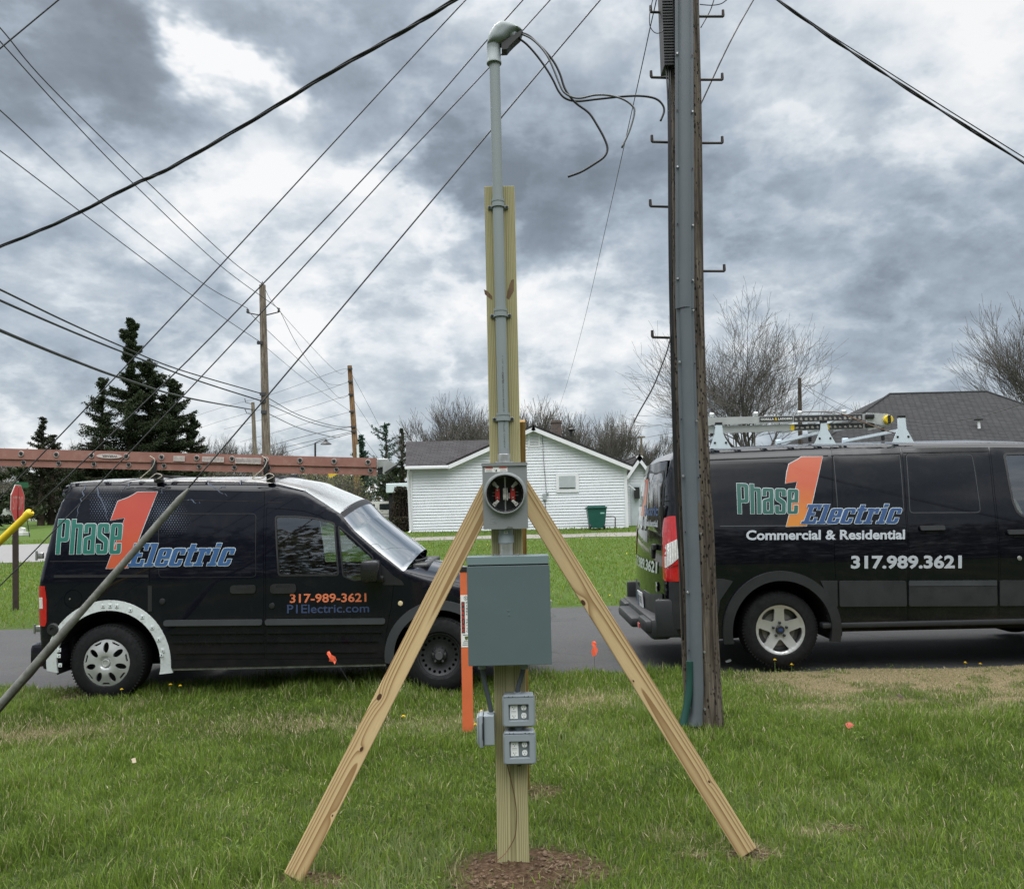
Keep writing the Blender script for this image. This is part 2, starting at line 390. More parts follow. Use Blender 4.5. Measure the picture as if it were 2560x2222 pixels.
def frame(o, ex, ez):
    "4x4 with x along ex, z along ez (orthogonalised), y = z cross x"
    ex = Vector(ex).normalized(); ez = Vector(ez); ez = (ez - ex * ez.dot(ex)).normalized(); ey = ez.cross(ex)
    M = Matrix.Identity(4)
    for i in range(3): M[i][0] = ex[i]; M[i][1] = ey[i]; M[i][2] = ez[i]; M[i][3] = o[i]
    return M
def cdt(loops, step=0., extra=None):
    "triangulate polygons with holes, with optional interior grid points"
    vs = []; es = []
    for lp in loops:
        b = len(vs); n = len(lp)
        for i, p in enumerate(lp):
            vs.append(Vector((p[0], p[1]))); es.append((b + i, b + (i + 1) % n))
    A = np.array([(v.x, v.y) for v in vs])
    segs = np.array([(A[a], A[b]) for a, b in es])
    def inside(Q):
        x, y = Q[:, 0:1], Q[:, 1:2]; x0, y0 = segs[:, 0, 0], segs[:, 0, 1]; x1, y1 = segs[:, 1, 0], segs[:, 1, 1]
        c = ((y0 > y) != (y1 > y)) & (x < (x1 - x0) * (y - y0) / np.where(y1 == y0, 1e-12, y1 - y0) + x0)
        return c.sum(1) % 2 == 1
    if step:
        mn, mx = A.min(0), A.max(0)
        gx, gy = np.meshgrid(np.arange(mn[0] + step * .5, mx[0], step), np.arange(mn[1] + step * .5, mx[1], step))
        Q = np.stack([gx.ravel(), gy.ravel()], 1)
        if len(Q):
            Q = Q[inside(Q)]
            if len(Q):
                a = segs[:, 0][None]; d = (segs[:, 1] - segs[:, 0])[None]; L = (d ** 2).sum(2) + 1e-12
                t = np.clip(((Q[:, None] - a) * d).sum(2) / L, 0, 1); dd = np.sqrt((((a + d * t[..., None]) - Q[:, None]) ** 2).sum(2)).min(1)
                for q in Q[dd > step * .3]: vs.append(Vector((q[0], q[1])))
        if extra is not None and len(extra):
            Q = extra[inside(extra)]
            if len(Q):
                a = segs[:, 0][None]; d = (segs[:, 1] - segs[:, 0])[None]; L = (d ** 2).sum(2) + 1e-12; t = np.clip(((Q[:, None] - a) * d).sum(2) / L, 0, 1); dd = np.sqrt((((a + d * t[..., None]) - Q[:, None]) ** 2).sum(2)).min(1)
                for q in Q[dd > .003]: vs.append(Vector((q[0], q[1])))
    r = geometry.delaunay_2d_cdt(vs, es, [], 0, 1e-6)
    V = np.array([(v.x, v.y) for v in r[0]]); T = [f for f in r[2]]
    C = np.array([V[list(f)].mean(0) for f in T]); k = inside(C)
    return [tuple(v) for v in V], [tuple(f) for f, kk in zip(T, k) if kk]
def text2d(txt, bold=0., shear=0., outline=0., space=1.):
    cu = bpy.data.curves.new('t', 'FONT'); cu.body = txt; cu.size = 1; cu.shear = shear; cu.space_character = space; cu.resolution_u = 3
    ob = bpy.data.objects.new('t', cu); COL.objects.link(ob)
    def get(off):
        cu.offset = off; cu.fill_mode = 'FRONT' if hasattr(cu, 'fill_mode') else cu.fill_mode
        bpy.context.view_layer.update(); dg = bpy.context.evaluated_depsgraph_get()
        me = bpy.data.meshes.new_from_object(ob.evaluated_get(dg)); vs = [(v.co.x, v.co.y) for v in me.vertices]; fs = [tuple(p.vertices) for p in me.polygons]
        bpy.data.meshes.remove(me); return vs, fs
    base = get(bold); A = np.array(base[0]); mn, mx = A.min(0), A.max(0)
    res = base if not outline else get(bold + outline)
    bpy.data.objects.remove(ob); bpy.data.curves.remove(cu)
    V = [((x - mn[0]) / (mx[0] - mn[0]), (y - mn[1]) / (mx[1] - mn[1])) for x, y in res[0]]
    return V, res[1]
def flat_text(txt, M, x0, z0, w, h, mat, name, parent, bold=.02, shear=0., y=-.002, space=1., rot=0, thick=.0008):
    "lettering in the local x/z plane of matrix M"
    V, Fc = text2d(txt, bold, shear, 0, space); mb = MB(); vs = []
    for u, v_ in V:
        a, b = (u * w, v_ * h)
        if rot == 90: a, b = -v_ * w + w, u * h
        if rot == -90: a, b = v_ * w, h - u * h
        if rot == 180: a, b = w - u * w, h - v_ * h
        vs.append(Vector((x0 + a, y, z0 + b)))
    if M is not None: vs = [M @ p for p in vs]
    mb.add(vs, Fc); return mb.build(name, mat, parent, fixn=False)
def copy_tree(o, parent=None):
    c = o.copy(); COL.objects.link(c)
    if parent is not None: c.parent = parent
    for ch in list(o.children): copy_tree(ch, c)
    return c
rnd = random.Random(7); nr = np.random.default_rng(11)
def vnoise(x, y, s, seed=0):
    x = np.asarray(x, float) / s + seed * 17.3; y = np.asarray(y, float) / s + seed * 9.1
    xi, yi = np.floor(x).astype(np.int64), np.floor(y).astype(np.int64); fx, fy = x - xi, y - yi
    fx = fx * fx * (3 - 2 * fx); fy = fy * fy * (3 - 2 * fy)
    def h(a, b):
        n = (a * 374761393 + b * 668265263 + seed * 1442695) & 0x7fffffff; n = ((n ^ (n >> 13)) * 1274126177) & 0x7fffffff
        return ((n ^ (n >> 16)) & 0xffff) / 65535.
    return (h(xi, yi) * (1 - fx) + h(xi + 1, yi) * fx) * (1 - fy) + (h(xi, yi + 1) * (1 - fx) + h(xi + 1, yi + 1) * fx) * fy
def sstep(a, b, x): t = np.clip((np.asarray(x, float) - a) / (b - a), 0, 1); return t * t * (3 - 2 * t)
def fbm(x, y, s, seed=0): return .55 * vnoise(x, y, s, seed) + .3 * vnoise(x, y, s / 2.1, seed + 1) + .15 * vnoise(x, y, s / 4.3, seed + 2)

# ------------------------------------------------------------------ terrain, roads
def Yn(x): return 7.80 + .10 * sstep(-4, 3, x) + (vnoise(x, 0 * x, .8, 3) - .5) * .12
def Yf(x): return 12.1 + 1.25 * sstep(-9, 1.5, x) + (vnoise(x, 0 * x, 1.3, 4) - .5) * .10
def Yc0(x): return 23.0 + .12 * (np.asarray(x, float) + 14)      # cross street, near edge
def Yc1(x): return 31.0 + .10 * (np.asarray(x, float) + 14)
def Gz(x, y):
    x = np.asarray(x, float); y = np.asarray(y, float)
    z = .65 * sstep(12.5, 36, y) ** .9 * np.ones_like(x)
    z = np.where(y > 13, .65 * np.clip((y - 13) / 20, 0, 1), 0.) * np.ones_like(x)
    z = z + .85 * sstep(34, 85, y) * sstep(-8, -22, x)
    z = z + .5 * sstep(70, 200, y)
    inr = sstep(Yn(x) - .03, Yn(x) + .06, y) * (1 - sstep(Yf(x) - .06, Yf(x) + .03, y))
    lawn = (fbm(x, y, 1.4, 20) - .5) * .07 * (1 - sstep(9, 14, y)) * sstep(2.0, 3.0, y) + (fbm(x, y, .3, 25) - .5) * .02 * (y < 8)
    z = z + lawn * (1 - inr) - .035 * inr
    rp = np.hypot(x - POSTB[0], y - POSTB[1])          # loose soil heaped round the new post
    z = z + (.045 * np.exp(-(rp / .20) ** 2) + .02 * np.exp(-(rp / .5) ** 2)) + .02 * (fbm(x, y, .09, 31) - .5) * np.exp(-(rp / .45) ** 4)
    return z
POSTB = at(1284, 2146, 3.70)
def gz(x, y): return float(Gz(np.array([x]), np.array([y]))[0])

def sheet(name, xs, ys, fn, mat, kind='structure'):
    X, Y = np.meshgrid(xs, ys); Z = fn(X, Y); n, k = X.shape
    V = np.stack([X.ravel(), Y.ravel(), Z.ravel()], 1)
    i = (np.arange(n - 1)[:, None] * k + np.arange(k - 1)[None]).ravel()
    Fq = np.stack([i, i + 1, i + k + 1, i + k], 1)
    return npmesh(name, V, Fq, mat, kind)
def npmesh(name, V, Fq, mat, kind=None, parent=None, smooth=True, attr=None):
    me = bpy.data.meshes.new(name); me.vertices.add(len(V)); me.vertices.foreach_set('co', np.ascontiguousarray(V, dtype=np.float32).ravel())
    nf, k = Fq.shape; me.loops.add(nf * k); me.loops.foreach_set('vertex_index', np.ascontiguousarray(Fq, dtype=np.int32).ravel())
    me.polygons.add(nf); me.polygons.foreach_set('loop_start', np.arange(nf, dtype=np.int32) * k)
    me.update(calc_edges=True)
    if attr is not None:
        for an, av in attr.items():
            a = me.attributes.new(an, 'FLOAT', 'POINT'); a.data.foreach_set('value', np.ascontiguousarray(av, dtype=np.float32))
    if smooth: me.shade_smooth()
    me.materials.append(mat); o = link(bpy.data.objects.new(name, me), parent)
    if kind: o['kind'] = kind
    return o
xs = np.unique(np.concatenate([np.linspace(-600, -40, 30), np.linspace(-40, -9, 60), np.linspace(-9, 9, 361), np.linspace(9, 40, 60), np.linspace(40, 600, 30)]))
ys = np.unique(np.concatenate([np.linspace(-60, 1, 20), np.linspace(1, 8.6, 190), np.linspace(8.6, 16, 70), np.linspace(16, 100, 90), np.linspace(100, 1200, 40)]))

def dry(x, y):
    "how straw-coloured and thin the turf is (0..1)"
    x = np.asarray(x, float); y = np.asarray(y, float); n = fbm(x, y, .8, 40); n2 = fbm(x, y, .22, 45)
    a = sstep(1.7, 2.6, x) * sstep(6.0, 6.7, y + (n - .5) * 1.6) * (y < 8.2) * sstep(.28, .50, n + .22 * sstep(6.5, 7.6, y)) * (.55 + .45 * (n2 > .42))
    b = sstep(.66, .80, n) * .5 * (y < 9)
    c = np.exp(-(((x + .15) / .5) ** 2 + ((y - 6.3) / .35) ** 2)) * .5 + np.exp(-(((x - .55) / .45) ** 2 + ((y - 6.9) / .3) ** 2)) * .8
    d_ = np.exp(-(((x + 1.6) / .9) ** 2 + ((y - 6.3) / .3) ** 2)) * .55 * (n2 > .4) + np.exp(-(((x + 3.6) / .7) ** 2 + ((y - 6.2) / .3) ** 2)) * .7
    return np.clip(a + b + c + d_, 0, 1)
def soil(x, y):
    x = np.asarray(x, float); y = np.asarray(y, float); n = fbm(x, y, .25, 50); r = 0
    for (cx, cy, ax, ay, s) in SOIL:
        q = np.hypot((x - cx) / ax, (y - cy) / ay); r = np.maximum(r, s * (1 - sstep(.55, 1.1, q + (n - .5) * .9)))
    return r
_p = POSTB
SOIL = [(_p[0] + .0, _p[1] + .02, .40, .26, 1.), (_p[0] - .05, _p[1] - .24, .34, .14, .95), (_p[0] + .22, _p[1] - .02, .22, .16, .8), (at(775, 2170, 3.6)[0], 3.68, .20, .11, .9), (at(660, 2175, 3.6)[0], 3.55, .18, .06, .5), (at(1890, 2120, 3.75)[0], 3.85, .13, .07, .8), (at(1740, 2100, 3.8)[0], 3.85, .12, .05, .4), (.12, 4.75, .22, .16, .7), (at(2135, 2060, 4.0)[0], 4.1, .12, .05, .7)]

gg = newmat('turf_ground'); geo = gg.n('ShaderNodeNewGeometry').outputs['Position']
n1 = gg.noise(geo, 9, 6, .7); n2 = gg.noise(geo, 1.3, 5, .6); n3 = gg.noise(geo, 55, 4, .7)
py_ = gg.xyz(geo)[1]
near = gg.ramp(n3, [(.3, (.018, .028, .008)), (.5, (.045, .07, .018)), (.72, (.11, .12, .045))])
far = gg.ramp(n1, [(.25, (.05, .10, .018)), (.5, (.070, .115, .022)), (.75, (.105, .145, .038))])
far = gg.mix(gg.mr(n2, .45, .7, 0, .5), far, (.12, .14, .055))
far = gg.mix(gg.mr(n3, .35, .65, 0, .45), far, (.04, .08, .015))
c = gg.mix(gg.mr(py_, 10, 14), near, far)
da = gg.n('ShaderNodeAttribute', attribute_name='dry').outputs['Fac']; sa = gg.n('ShaderNodeAttribute', attribute_name='soil').outputs['Fac']
c = gg.mix(gg.m('MULTIPLY', da, .95), c, gg.ramp(n3, [(.3, (.13, .10, .055)), (.7, (.34, .27, .16))]))
sc = gg.ramp(gg.noise(geo, 38, 7, .72), [(.28, (.022, .013, .008)), (.5, (.085, .052, .032)), (.75, (.19, .125, .08))])
c = gg.mix(sa, c, sc)
setin(gg, col=c, rough=.95, spec=.1, normal=bump(gg, gg.m('ADD', n3, n1), .9, .03)); M_turf = gg.mat
ter = sheet('ground', xs, ys, Gz, M_turf)
co = np.empty(len(ter.data.vertices) * 3, np.float32); ter.data.vertices.foreach_get('co', co); co = co.reshape(-1, 3)
for an, fn in (('dry', dry), ('soil', soil)):
    a = ter.data.attributes.new(an, 'FLOAT', 'POINT'); a.data.foreach_set('value', fn(co[:, 0], co[:, 1]).astype(np.float32))

gg = newmat('asphalt'); geo = gg.n('ShaderNodeNewGeometry').outputs['Position']
n1 = gg.noise(geo, 130, 3, .7); n2 = gg.noise(geo, .55, 6, .6, .4); n3 = gg.noise(geo, 14, 5, .7)
x_, y_, z_ = gg.xyz(geo)[:3]
c = gg.ramp(n1, [(.3, (.020, .0205, .022)), (.55, (.042, .042, .044)), (.75, (.09, .088, .086))])
c = gg.mix(gg.mr(n2, .35, .65, 0, .4), c, (.065, .064, .066)); c = gg.mix(gg.mr(n3, .55, .75, 0, .4), c, (.03, .03, .033))
ck = gg.n('ShaderNodeTexVoronoi', {'Vector': gg.vm('ADD', geo, gg.vm('MULTIPLY', gg.noise(geo, 2.5, 4, .6, 0, out=1), (.5, .5, .0))), 'Scale': .55}, feature='DISTANCE_TO_EDGE').outputs['Distance']
c = gg.mix(gg.m('MULTIPLY', gg.mr(ck, .004, .016, .8, 0), gg.mr(gg.noise(geo, .4, 2), .45, .55, 0, 1)), c, (.012, .012, .013))
grit = gg.n('ShaderNodeTexVoronoi', {'Vector': geo, 'Scale': 60.}).outputs['Color']
c = gg.mix(.22, c, gg.vm('MULTIPLY', grit, (.11, .11, .11)))
lanes = gg.noise(gg.comb(gg.m('MULTIPLY', x_, .12), gg.m('MULTIPLY', y_, 1.6), 0.0), 1, 4, .6)
c = gg.mix(gg.mr(lanes, .42, .6, 0, .35), c, (.035, .035, .04))
dark_smooth = gg.mr(gg.noise(gg.comb(gg.m('MULTIPLY', x_, .5), gg.m('MULTIPLY', y_, 3.), 0.0), 1, 3, .5), .50, .60, 0, 1)  # darker, smoother streaks on the road from the right van's rear wheel onward
dark_smooth = gg.m('MULTIPLY', dark_smooth, gg.mr(gg.m('ABSOLUTE', gg.m('SUBTRACT', y_, 8.15)), .0, .35, 1, 0)); dark_smooth = gg.m('MULTIPLY', dark_smooth, gg.mr(x_, 2.6, 3.0, 0, 1))
c = gg.mix(gg.m('MULTIPLY', dark_smooth, .6), c, (.02, .02, .024))
setin(gg, col=c, rough=gg.m('SUBTRACT', .85, gg.m('MULTIPLY', dark_smooth, .65)), spec=.4, normal=bump(gg, n1, .5, .006)); M_asphalt = gg.mat
gg = newmat('pale_road'); geo = gg.n('ShaderNodeNewGeometry').outputs['Position']
c = gg.ramp(gg.noise(geo, 20, 5, .7), [(.3, (.15, .145, .145)), (.7, (.21, .205, .205))]); c = gg.mix(gg.mr(gg.noise(geo, .5, 4), .4, .6, 0, .3), c, (.17, .165, .165)); setin(gg, col=c, rough=.9); M_pale = gg.mat
gg = newmat('gravel'); geo = gg.n('ShaderNodeNewGeometry').outputs['Position']
c = gg.ramp(gg.noise(geo, 22, 6, .8), [(.3, (.14, .13, .115)), (.55, (.23, .215, .19)), (.75, (.40, .38, .35))]); setin(gg, col=c, rough=.95, normal=bump(gg, gg.noise(geo, 30, 4, .7), 1, .04)); M_gravel = gg.mat
def strip(name, xs, y0, y1, mat, lift=.004, ny=8):
    X = np.repeat(xs[:, None], ny, 1); T = np.linspace(0, 1, ny)[None]; A = np.asarray(y0(xs), float)[:, None]; B = np.asarray(y1(xs), float)[:, None]
    Y = A + (B - A) * T; Z = Gz(X, Y) + lift; n, k = X.shape
    V = np.stack([X.ravel(), Y.ravel(), Z.ravel()], 1); i = (np.arange(n - 1)[:, None] * k + np.arange(k - 1)[None]).ravel()
    return npmesh(name, V, np.stack([i, i + k, i + k + 1, i + 1], 1), mat, 'structure')
strip('road', np.unique(np.concatenate([np.linspace(-200, -10, 40), np.linspace(-10, 10, 220), np.linspace(10, 200, 40)])), lambda x: Yn(x) + .07, lambda x: Yf(x) - .07, M_asphalt, ny=26)
strip('side_road', np.linspace(-120, -5.0, 90), Yc0, Yc1, M_pale, .012, 14)
strip('gravel_path', np.linspace(-4.2, 4.6, 60), lambda x: 27.9 + .5 * vnoise(x, 0 * x, 1., 8), lambda x: 29.6 + .5 * vnoise(x, 0 * x, .9, 9), M_gravel, .012, 8)

# ------------------------------------------------------------------ grass: uncountable blades, one object per lawn
gg = newmat('grass_blades'); a = gg.n('ShaderNodeAttribute', attribute_name='tint').outputs['Fac']; hgt = gg.n('ShaderNodeAttribute', attribute_name='along').outputs['Fac']
c = gg.ramp(a, [(0.0, (.060, .098, .013)), (.25, (.112, .178, .019)), (.5, (.175, .250, .026)), (.66, (.170, .225, .090)), (.78, (.19, .22, .085)), (.88, (.38, .32, .19)), (1., (.55, .46, .33))])
c = gg.mix(gg.m('MULTIPLY', hgt, .25), c, (.20, .26, .10))
df = gg.n('ShaderNodeBsdfTranslucent', {'Color': (1, 1, 1, 1)}); gg.t.links.new(c, df.inputs[0])
setin(gg, col=c, rough=.6, spec=.14)
ms = gg.n('ShaderNodeMixShader', {0: .32}); gg.t.links.new(gg.b.outputs[0], ms.inputs[1]); gg.t.links.new(df.outputs[0], ms.inputs[2]); gg.t.links.new(ms.outputs[0], gg.out.inputs[0]); M_blade = gg.mat
def blades(name, P, L, Wd, tint, label, lean=.75):
    n = len(P); ang = nr.uniform(0, 2 * np.pi, n); face = nr.uniform(0, np.pi, n)
    # neighbouring blades comb the same way, in clumps
    ca = vnoise(P[:, 0], P[:, 1], .35, 61) * 4 * np.pi; ang = np.where(nr.random(n) < .42, ca + nr.normal(0, .8, n), ang)
    bend = np.abs(nr.normal(.5, .45, n)) * lean
    dirv = np.stack([np.cos(ang), np.sin(ang)], 1); sd = np.stack([-np.sin(face), np.cos(face)], 1)
    ts = [0, .35, .7, 1.]; V = np.zeros((n, 7, 3), np.float32)
    for j, t in enumerate(ts):
        out = L * bend * t ** 1.8; up = L * t * np.sqrt(np.clip(1 - (bend * t * .75) ** 2, .08, 1)); c = np.stack([P[:, 0] + dirv[:, 0] * out, P[:, 1] + dirv[:, 1] * out, P[:, 2] + up - .004], 1)
        w = Wd * (1 - t ** 2.2) * .5
        if j < 3:
            V[:, 2 * j] = c; V[:, 2 * j, :2] -= sd * w[:, None]; V[:, 2 * j + 1] = c; V[:, 2 * j + 1, :2] += sd * w[:, None]
        else: V[:, 6] = c
    b = (np.arange(n) * 7)[:, None]
    q = np.concatenate([b + np.array([[0, 1, 3, 2]]), b + np.array([[2, 3, 5, 4]]), b + np.array([[4, 5, 6, 6]])], 0)
    T = np.concatenate([q[:, [0, 1, 2]], q[:, [0, 2, 3]]], 0); T = T[(T[:, 0] != T[:, 2]) & (T[:, 1] != T[:, 2])]
    o = npmesh(name, V.reshape(-1, 3), T, M_blade, 'stuff', smooth=False, attr={'tint': np.repeat(tint, 7), 'along': np.tile([0, 0, .35, .35, .7, .7, 1], n)})
    return tag(o, label, 'grass')
def scatter(n, y0, y1, spread=.72, marg=1.2):
    y = np.sqrt(nr.uniform(y0 ** 2, y1 ** 2, n)); x = nr.uniform(-1, 1, n) * (y * spread + marg); return x, y
# denser close to the camera
x1, y1_ = scatter(600000, 2.6, 8.05)
keep = nr.random(len(x1)) < np.clip(1.25 - .11 * y1_, .35, 1); x1, y1_ = x1[keep], y1_[keep]
inroad = y1_ > Yn(x1) + .03 + .10 * nr.random(len(x1)) ** 2
dr, so_ = dry(x1, y1_), soil(x1, y1_); cl = fbm(x1, y1_, .55, 70); tall = sstep(.45, .78, fbm(x1, y1_, .42, 75)) * (.4 + 1.1 * vnoise(x1, y1_, .13, 76))
k = (~inroad) & (nr.random(len(x1)) > so_ * .97) & (nr.random(len(x1)) > dr * .45)
x1, y1_, dr, so_, cl, tall = x1[k], y1_[k], dr[k], so_[k], cl[k], tall[k]; n = len(x1)
edge = np.exp(-((Yn(x1) - y1_ - .2) / .45) ** 2) * sstep(-.2, -1.2, x1) * sstep(-4.3, -2.8, x1)
L = (.025 + .050 * tall + .030 * cl + .10 * edge * vnoise(x1, y1_, .25, 77)) * nr.uniform(.4, 1.5, n) * (1 - .70 * dr) * (1 - .35 * so_)
tint = np.clip(.05 + .55 * cl + nr.normal(0, .17, n) + .35 * (vnoise(x1, y1_, .9, 78) - .5) + .25 * (vnoise(x1, y1_, .16, 79) - .5), 0, .75)
isdry = nr.random(n) < (.07 + .90 * dr + .25 * so_); tint = np.where(isdry, nr.uniform(.74, 1., n), tint)
blades('lawn_grass', np.stack([x1, y1_, Gz(x1, y1_)], 1), L, (.0022 + .0006 * y1_) * nr.uniform(.6, 1.4, n), tint, 'shaggy green lawn grass with straw patches in the foreground')
x2, y2 = scatter(170000, 12.0, 33, .70, 1.5)
k = (y2 > Yf(x2) - .05) & ~((y2 > Yc0(x2)) & (y2 < Yc1(x2)) & (x2 < -5.0)) & ~((y2 > 27.4) & (y2 < 29.8) & (x2 > -4.2) & (x2 < 4.6) & (nr.random(len(x2)) < .9)) & (nr.random(len(x2)) < np.clip(1.5 - y2 * .04, .3, 1))
x2, y2 = x2[k], y2[k]; n = len(x2); cl = fbm(x2, y2, 1.6, 80)
tint = np.clip(.20 + .45 * cl + nr.normal(0, .12, n), 0, .75); tint = np.where(nr.random(n) < .05, .85, tint)
blades('verge_grass', np.stack([x2, y2, Gz(x2, y2)], 1), (.035 + .045 * cl) * nr.uniform(.6, 1.5, n), (.008 + .0006 * y2) * nr.uniform(.7, 1.4, n), tint, 'mown green grass across the road in front of the white house', .5)
# low weeds between the blades: many small rounded leaves
def leafcards(P, size, nrm=None, n_=4):
    n = len(P); a = nr.normal(0, 1, (n, 3)); a /= np.linalg.norm(a, axis=1)[:, None]; b = nr.normal(0, 1, (n, 3)); b = b - a * (a * b).sum(1)[:, None]; b /= np.linalg.norm(b, axis=1)[:, None]
    s = np.asarray(size)[:, None] * np.ones((n, 1)); V = np.stack([P - a * s, P - b * s * .45, P + a * s, P + b * s * .45], 1)
    return V.reshape(-1, 3), (np.arange(n) * 4)[:, None] + np.array([[0, 1, 2, 3]])
xw, yw = scatter(22000, 3.0, 7.9); mw = (fbm(xw, yw, .6, 90) > .56) & (soil(xw, yw) < .3) & (yw < Yn(xw)); xw, yw = xw[mw], yw[mw]
V, Fq = leafcards(np.stack([xw, yw, Gz(xw, yw) + nr.uniform(.01, .05, len(xw))], 1), nr.uniform(.005, .011, len(xw)))
o = npmesh('weeds', V, Fq, M_blade, 'stuff', smooth=False, attr={'tint': np.repeat(nr.uniform(.15, .7, len(xw)), 4), 'along': np.repeat(nr.uniform(0, 1, len(xw)), 4)}); tag(o, 'low clover and small leafy weeds growing through the lawn', 'weeds')
# soil clods and straw litter on the disturbed earth
def clods():
    mb = MB(); n = 0
    ico = bmesh.new(); bmesh.ops.create_icosphere(ico, subdivisions=1, radius=1); iv = [v.co.copy() for v in ico.verts]; jf = [[v.index for v in f.verts] for f in ico.faces]; ico.free()
    while n < 1300:
        s = rnd.choices(SOIL, [6, 2, 2, 1, 1, 1, 1, .6, .4])[0]; x = rnd.gauss(s[0], s[2] * .5); y = rnd.gauss(s[1], s[3] * .5)
        if float(soil(np.array([x]), np.array([y]))[0]) < .25: continue
        r = .0018 + .011 * rnd.random() ** 4; z = gz(x, y) + r * .3
        mb.add([Vector((x, y, z)) + Vector((v.x * r * rnd.uniform(.7, 1.3), v.y * r * rnd.uniform(.7, 1.3), v.z * r * rnd.uniform(.5, .9))) for v in iv], jf); n += 1
    return mb
gs = pm('soil_clod', (.10, .062, .038), .95, var=.5, vscale=9, bmp=.8, bscale=90)
tag(clods().build('soil_clods', gs, smooth=True), 'loose brown soil crumbs dug up round the new wooden post', 'soil', kind='stuff')
n = 650; ii = nr.integers(0, len(SOIL), n); S_ = np.array(SOIL); xl = nr.normal(S_[ii, 0], S_[ii, 2] * .75); yl = nr.normal(S_[ii, 1], S_[ii, 3] * .8)
P = np.stack([xl, yl, Gz(xl, yl) + nr.uniform(.004, .02, n)], 1); a = nr.uniform(0, 2 * np.pi, n); l = nr.uniform(.008, .028, n)
d_ = np.stack([np.cos(a) * l, np.sin(a) * l, nr.normal(0, .15, n) * l], 1); s_ = np.stack([-np.sin(a), np.cos(a), 0 * a], 1) * .0007
V = np.stack([P - d_ - s_, P - d_ + s_, P + d_ + s_, P + d_ - s_], 1).reshape(-1, 3)
o = npmesh('straw_litter', V, (np.arange(n) * 4)[:, None] + np.array([[0, 1, 2, 3]]), M_blade, 'stuff', smooth=False, attr={'tint': np.repeat(nr.uniform(.68, .9, n), 4), 'along': np.zeros(n * 4)}); tag(o, 'cut dry grass stems strewn over the dug soil', 'straw')

# ------------------------------------------------------------------ temporary service pole (foreground)
def mset(o, parent, M, PM):
    o.parent = parent; o.matrix_basis = PM.inverted() @ M
YP = 3.70
pb = at(1284, 2147, YP); ptp = at(1241, 465, YP)
MA = frame(pb, (1, 0, 0), ptp - pb)
MAi = MA.inverted()
def A(px, py, dy=0.):
    "pixel -> coordinates of the service pole's own frame, dy metres in front of the post face"
    d = ray(px, py); n = MA.to_3x3() @ Vector((0, 1, 0)); o = Vector(pb) - n * dy
    t = (o - EYE).dot(n) / d.dot(n); return MAi @ (EYE + d * t)
sp = thing('temporary_service_pole', 'new wooden post with grey meter socket, breaker panel and outlets, braced by two diagonal boards', 'service pole', mat=MA)
Lp = A(1241, 465).z
mb = MB(); mb.box((0, .07, Lp / 2 - .04), (.14, .14, Lp + .08), bev=.004); post = mb.build('post', M_post, sp)
post_off = post
# knots of the post as dark sawn patches
kg = newmat('knot_wood'); oc = kg.n('ShaderNodeTexCoord').outputs['Object']; setin(kg, col=kg.ramp(kg.noise(kg.vm('MULTIPLY', oc, (60, 60, 14)), 1, 4, .6), [(.3, (.05, .025, .012)), (.6, (.16, .10, .05))]), rough=.8); M_knot = kg.mat
def knot(px, py, pts, dy, parent):
    c = A(px, py, dy); lp = [(c.x + a * 1.0, c.z + b) for a, b in pts]; V, Fc = cdt([lp]); mb = MB(); mb.add([(v[0], -dy, v[1]) for v in V], Fc); return mb.build('knot', M_knot, parent)
knot(1274, 725, [(.008, .045), (.020, .05), (.0195, -.005), (-.004, -.045), (-.016, -.035), (-.008, .0)], .0006, sp)
knot(1222, 735, [(-.022, .022), (-.004, .012), (.016, -.012), (.016, -.03), (.004, -.02), (-.018, -.002)], .0006, sp)
def board(name, p, q, mat, w=.089, d=.038, face=(0, -1, 0), cut=None):
    z = (q - p); L = z.length; z.normalize(); y = -Vector(face); y = (y - z * y.dot(z)).normalized(); x = y.cross(z)
    M = Matrix.Identity(4)
    for i in range(3): M[i][0] = x[i]; M[i][1] = y[i]; M[i][2] = z[i]; M[i][3] = p[i]
    mb = MB(); mb.box((0, 0, L / 2), (w, d, L), bev=.003); o = mb.build(name, mat); o.parent = sp; o.matrix_basis = MAi @ M; return o
bl = board('brace', at(735, 2190, 3.66), at(1232, 1211, 3.765), M_brace); bl['label'] = 'diagonal pine brace running down to the left'
br = board('brace', at(1868, 2128, 3.84), at(1289, 1197, 3.80), M_brace2); br['label'] = 'diagonal pine brace running down to the right'
bb = board('brace', at(1304, 1968, 4.76), at(1290, 1052, 3.93), M_bb, face=(0, -1, -.15)); bb['label'] = 'back brace seen behind the right edge of the post'
# grade stamp on the left brace
Mst = None
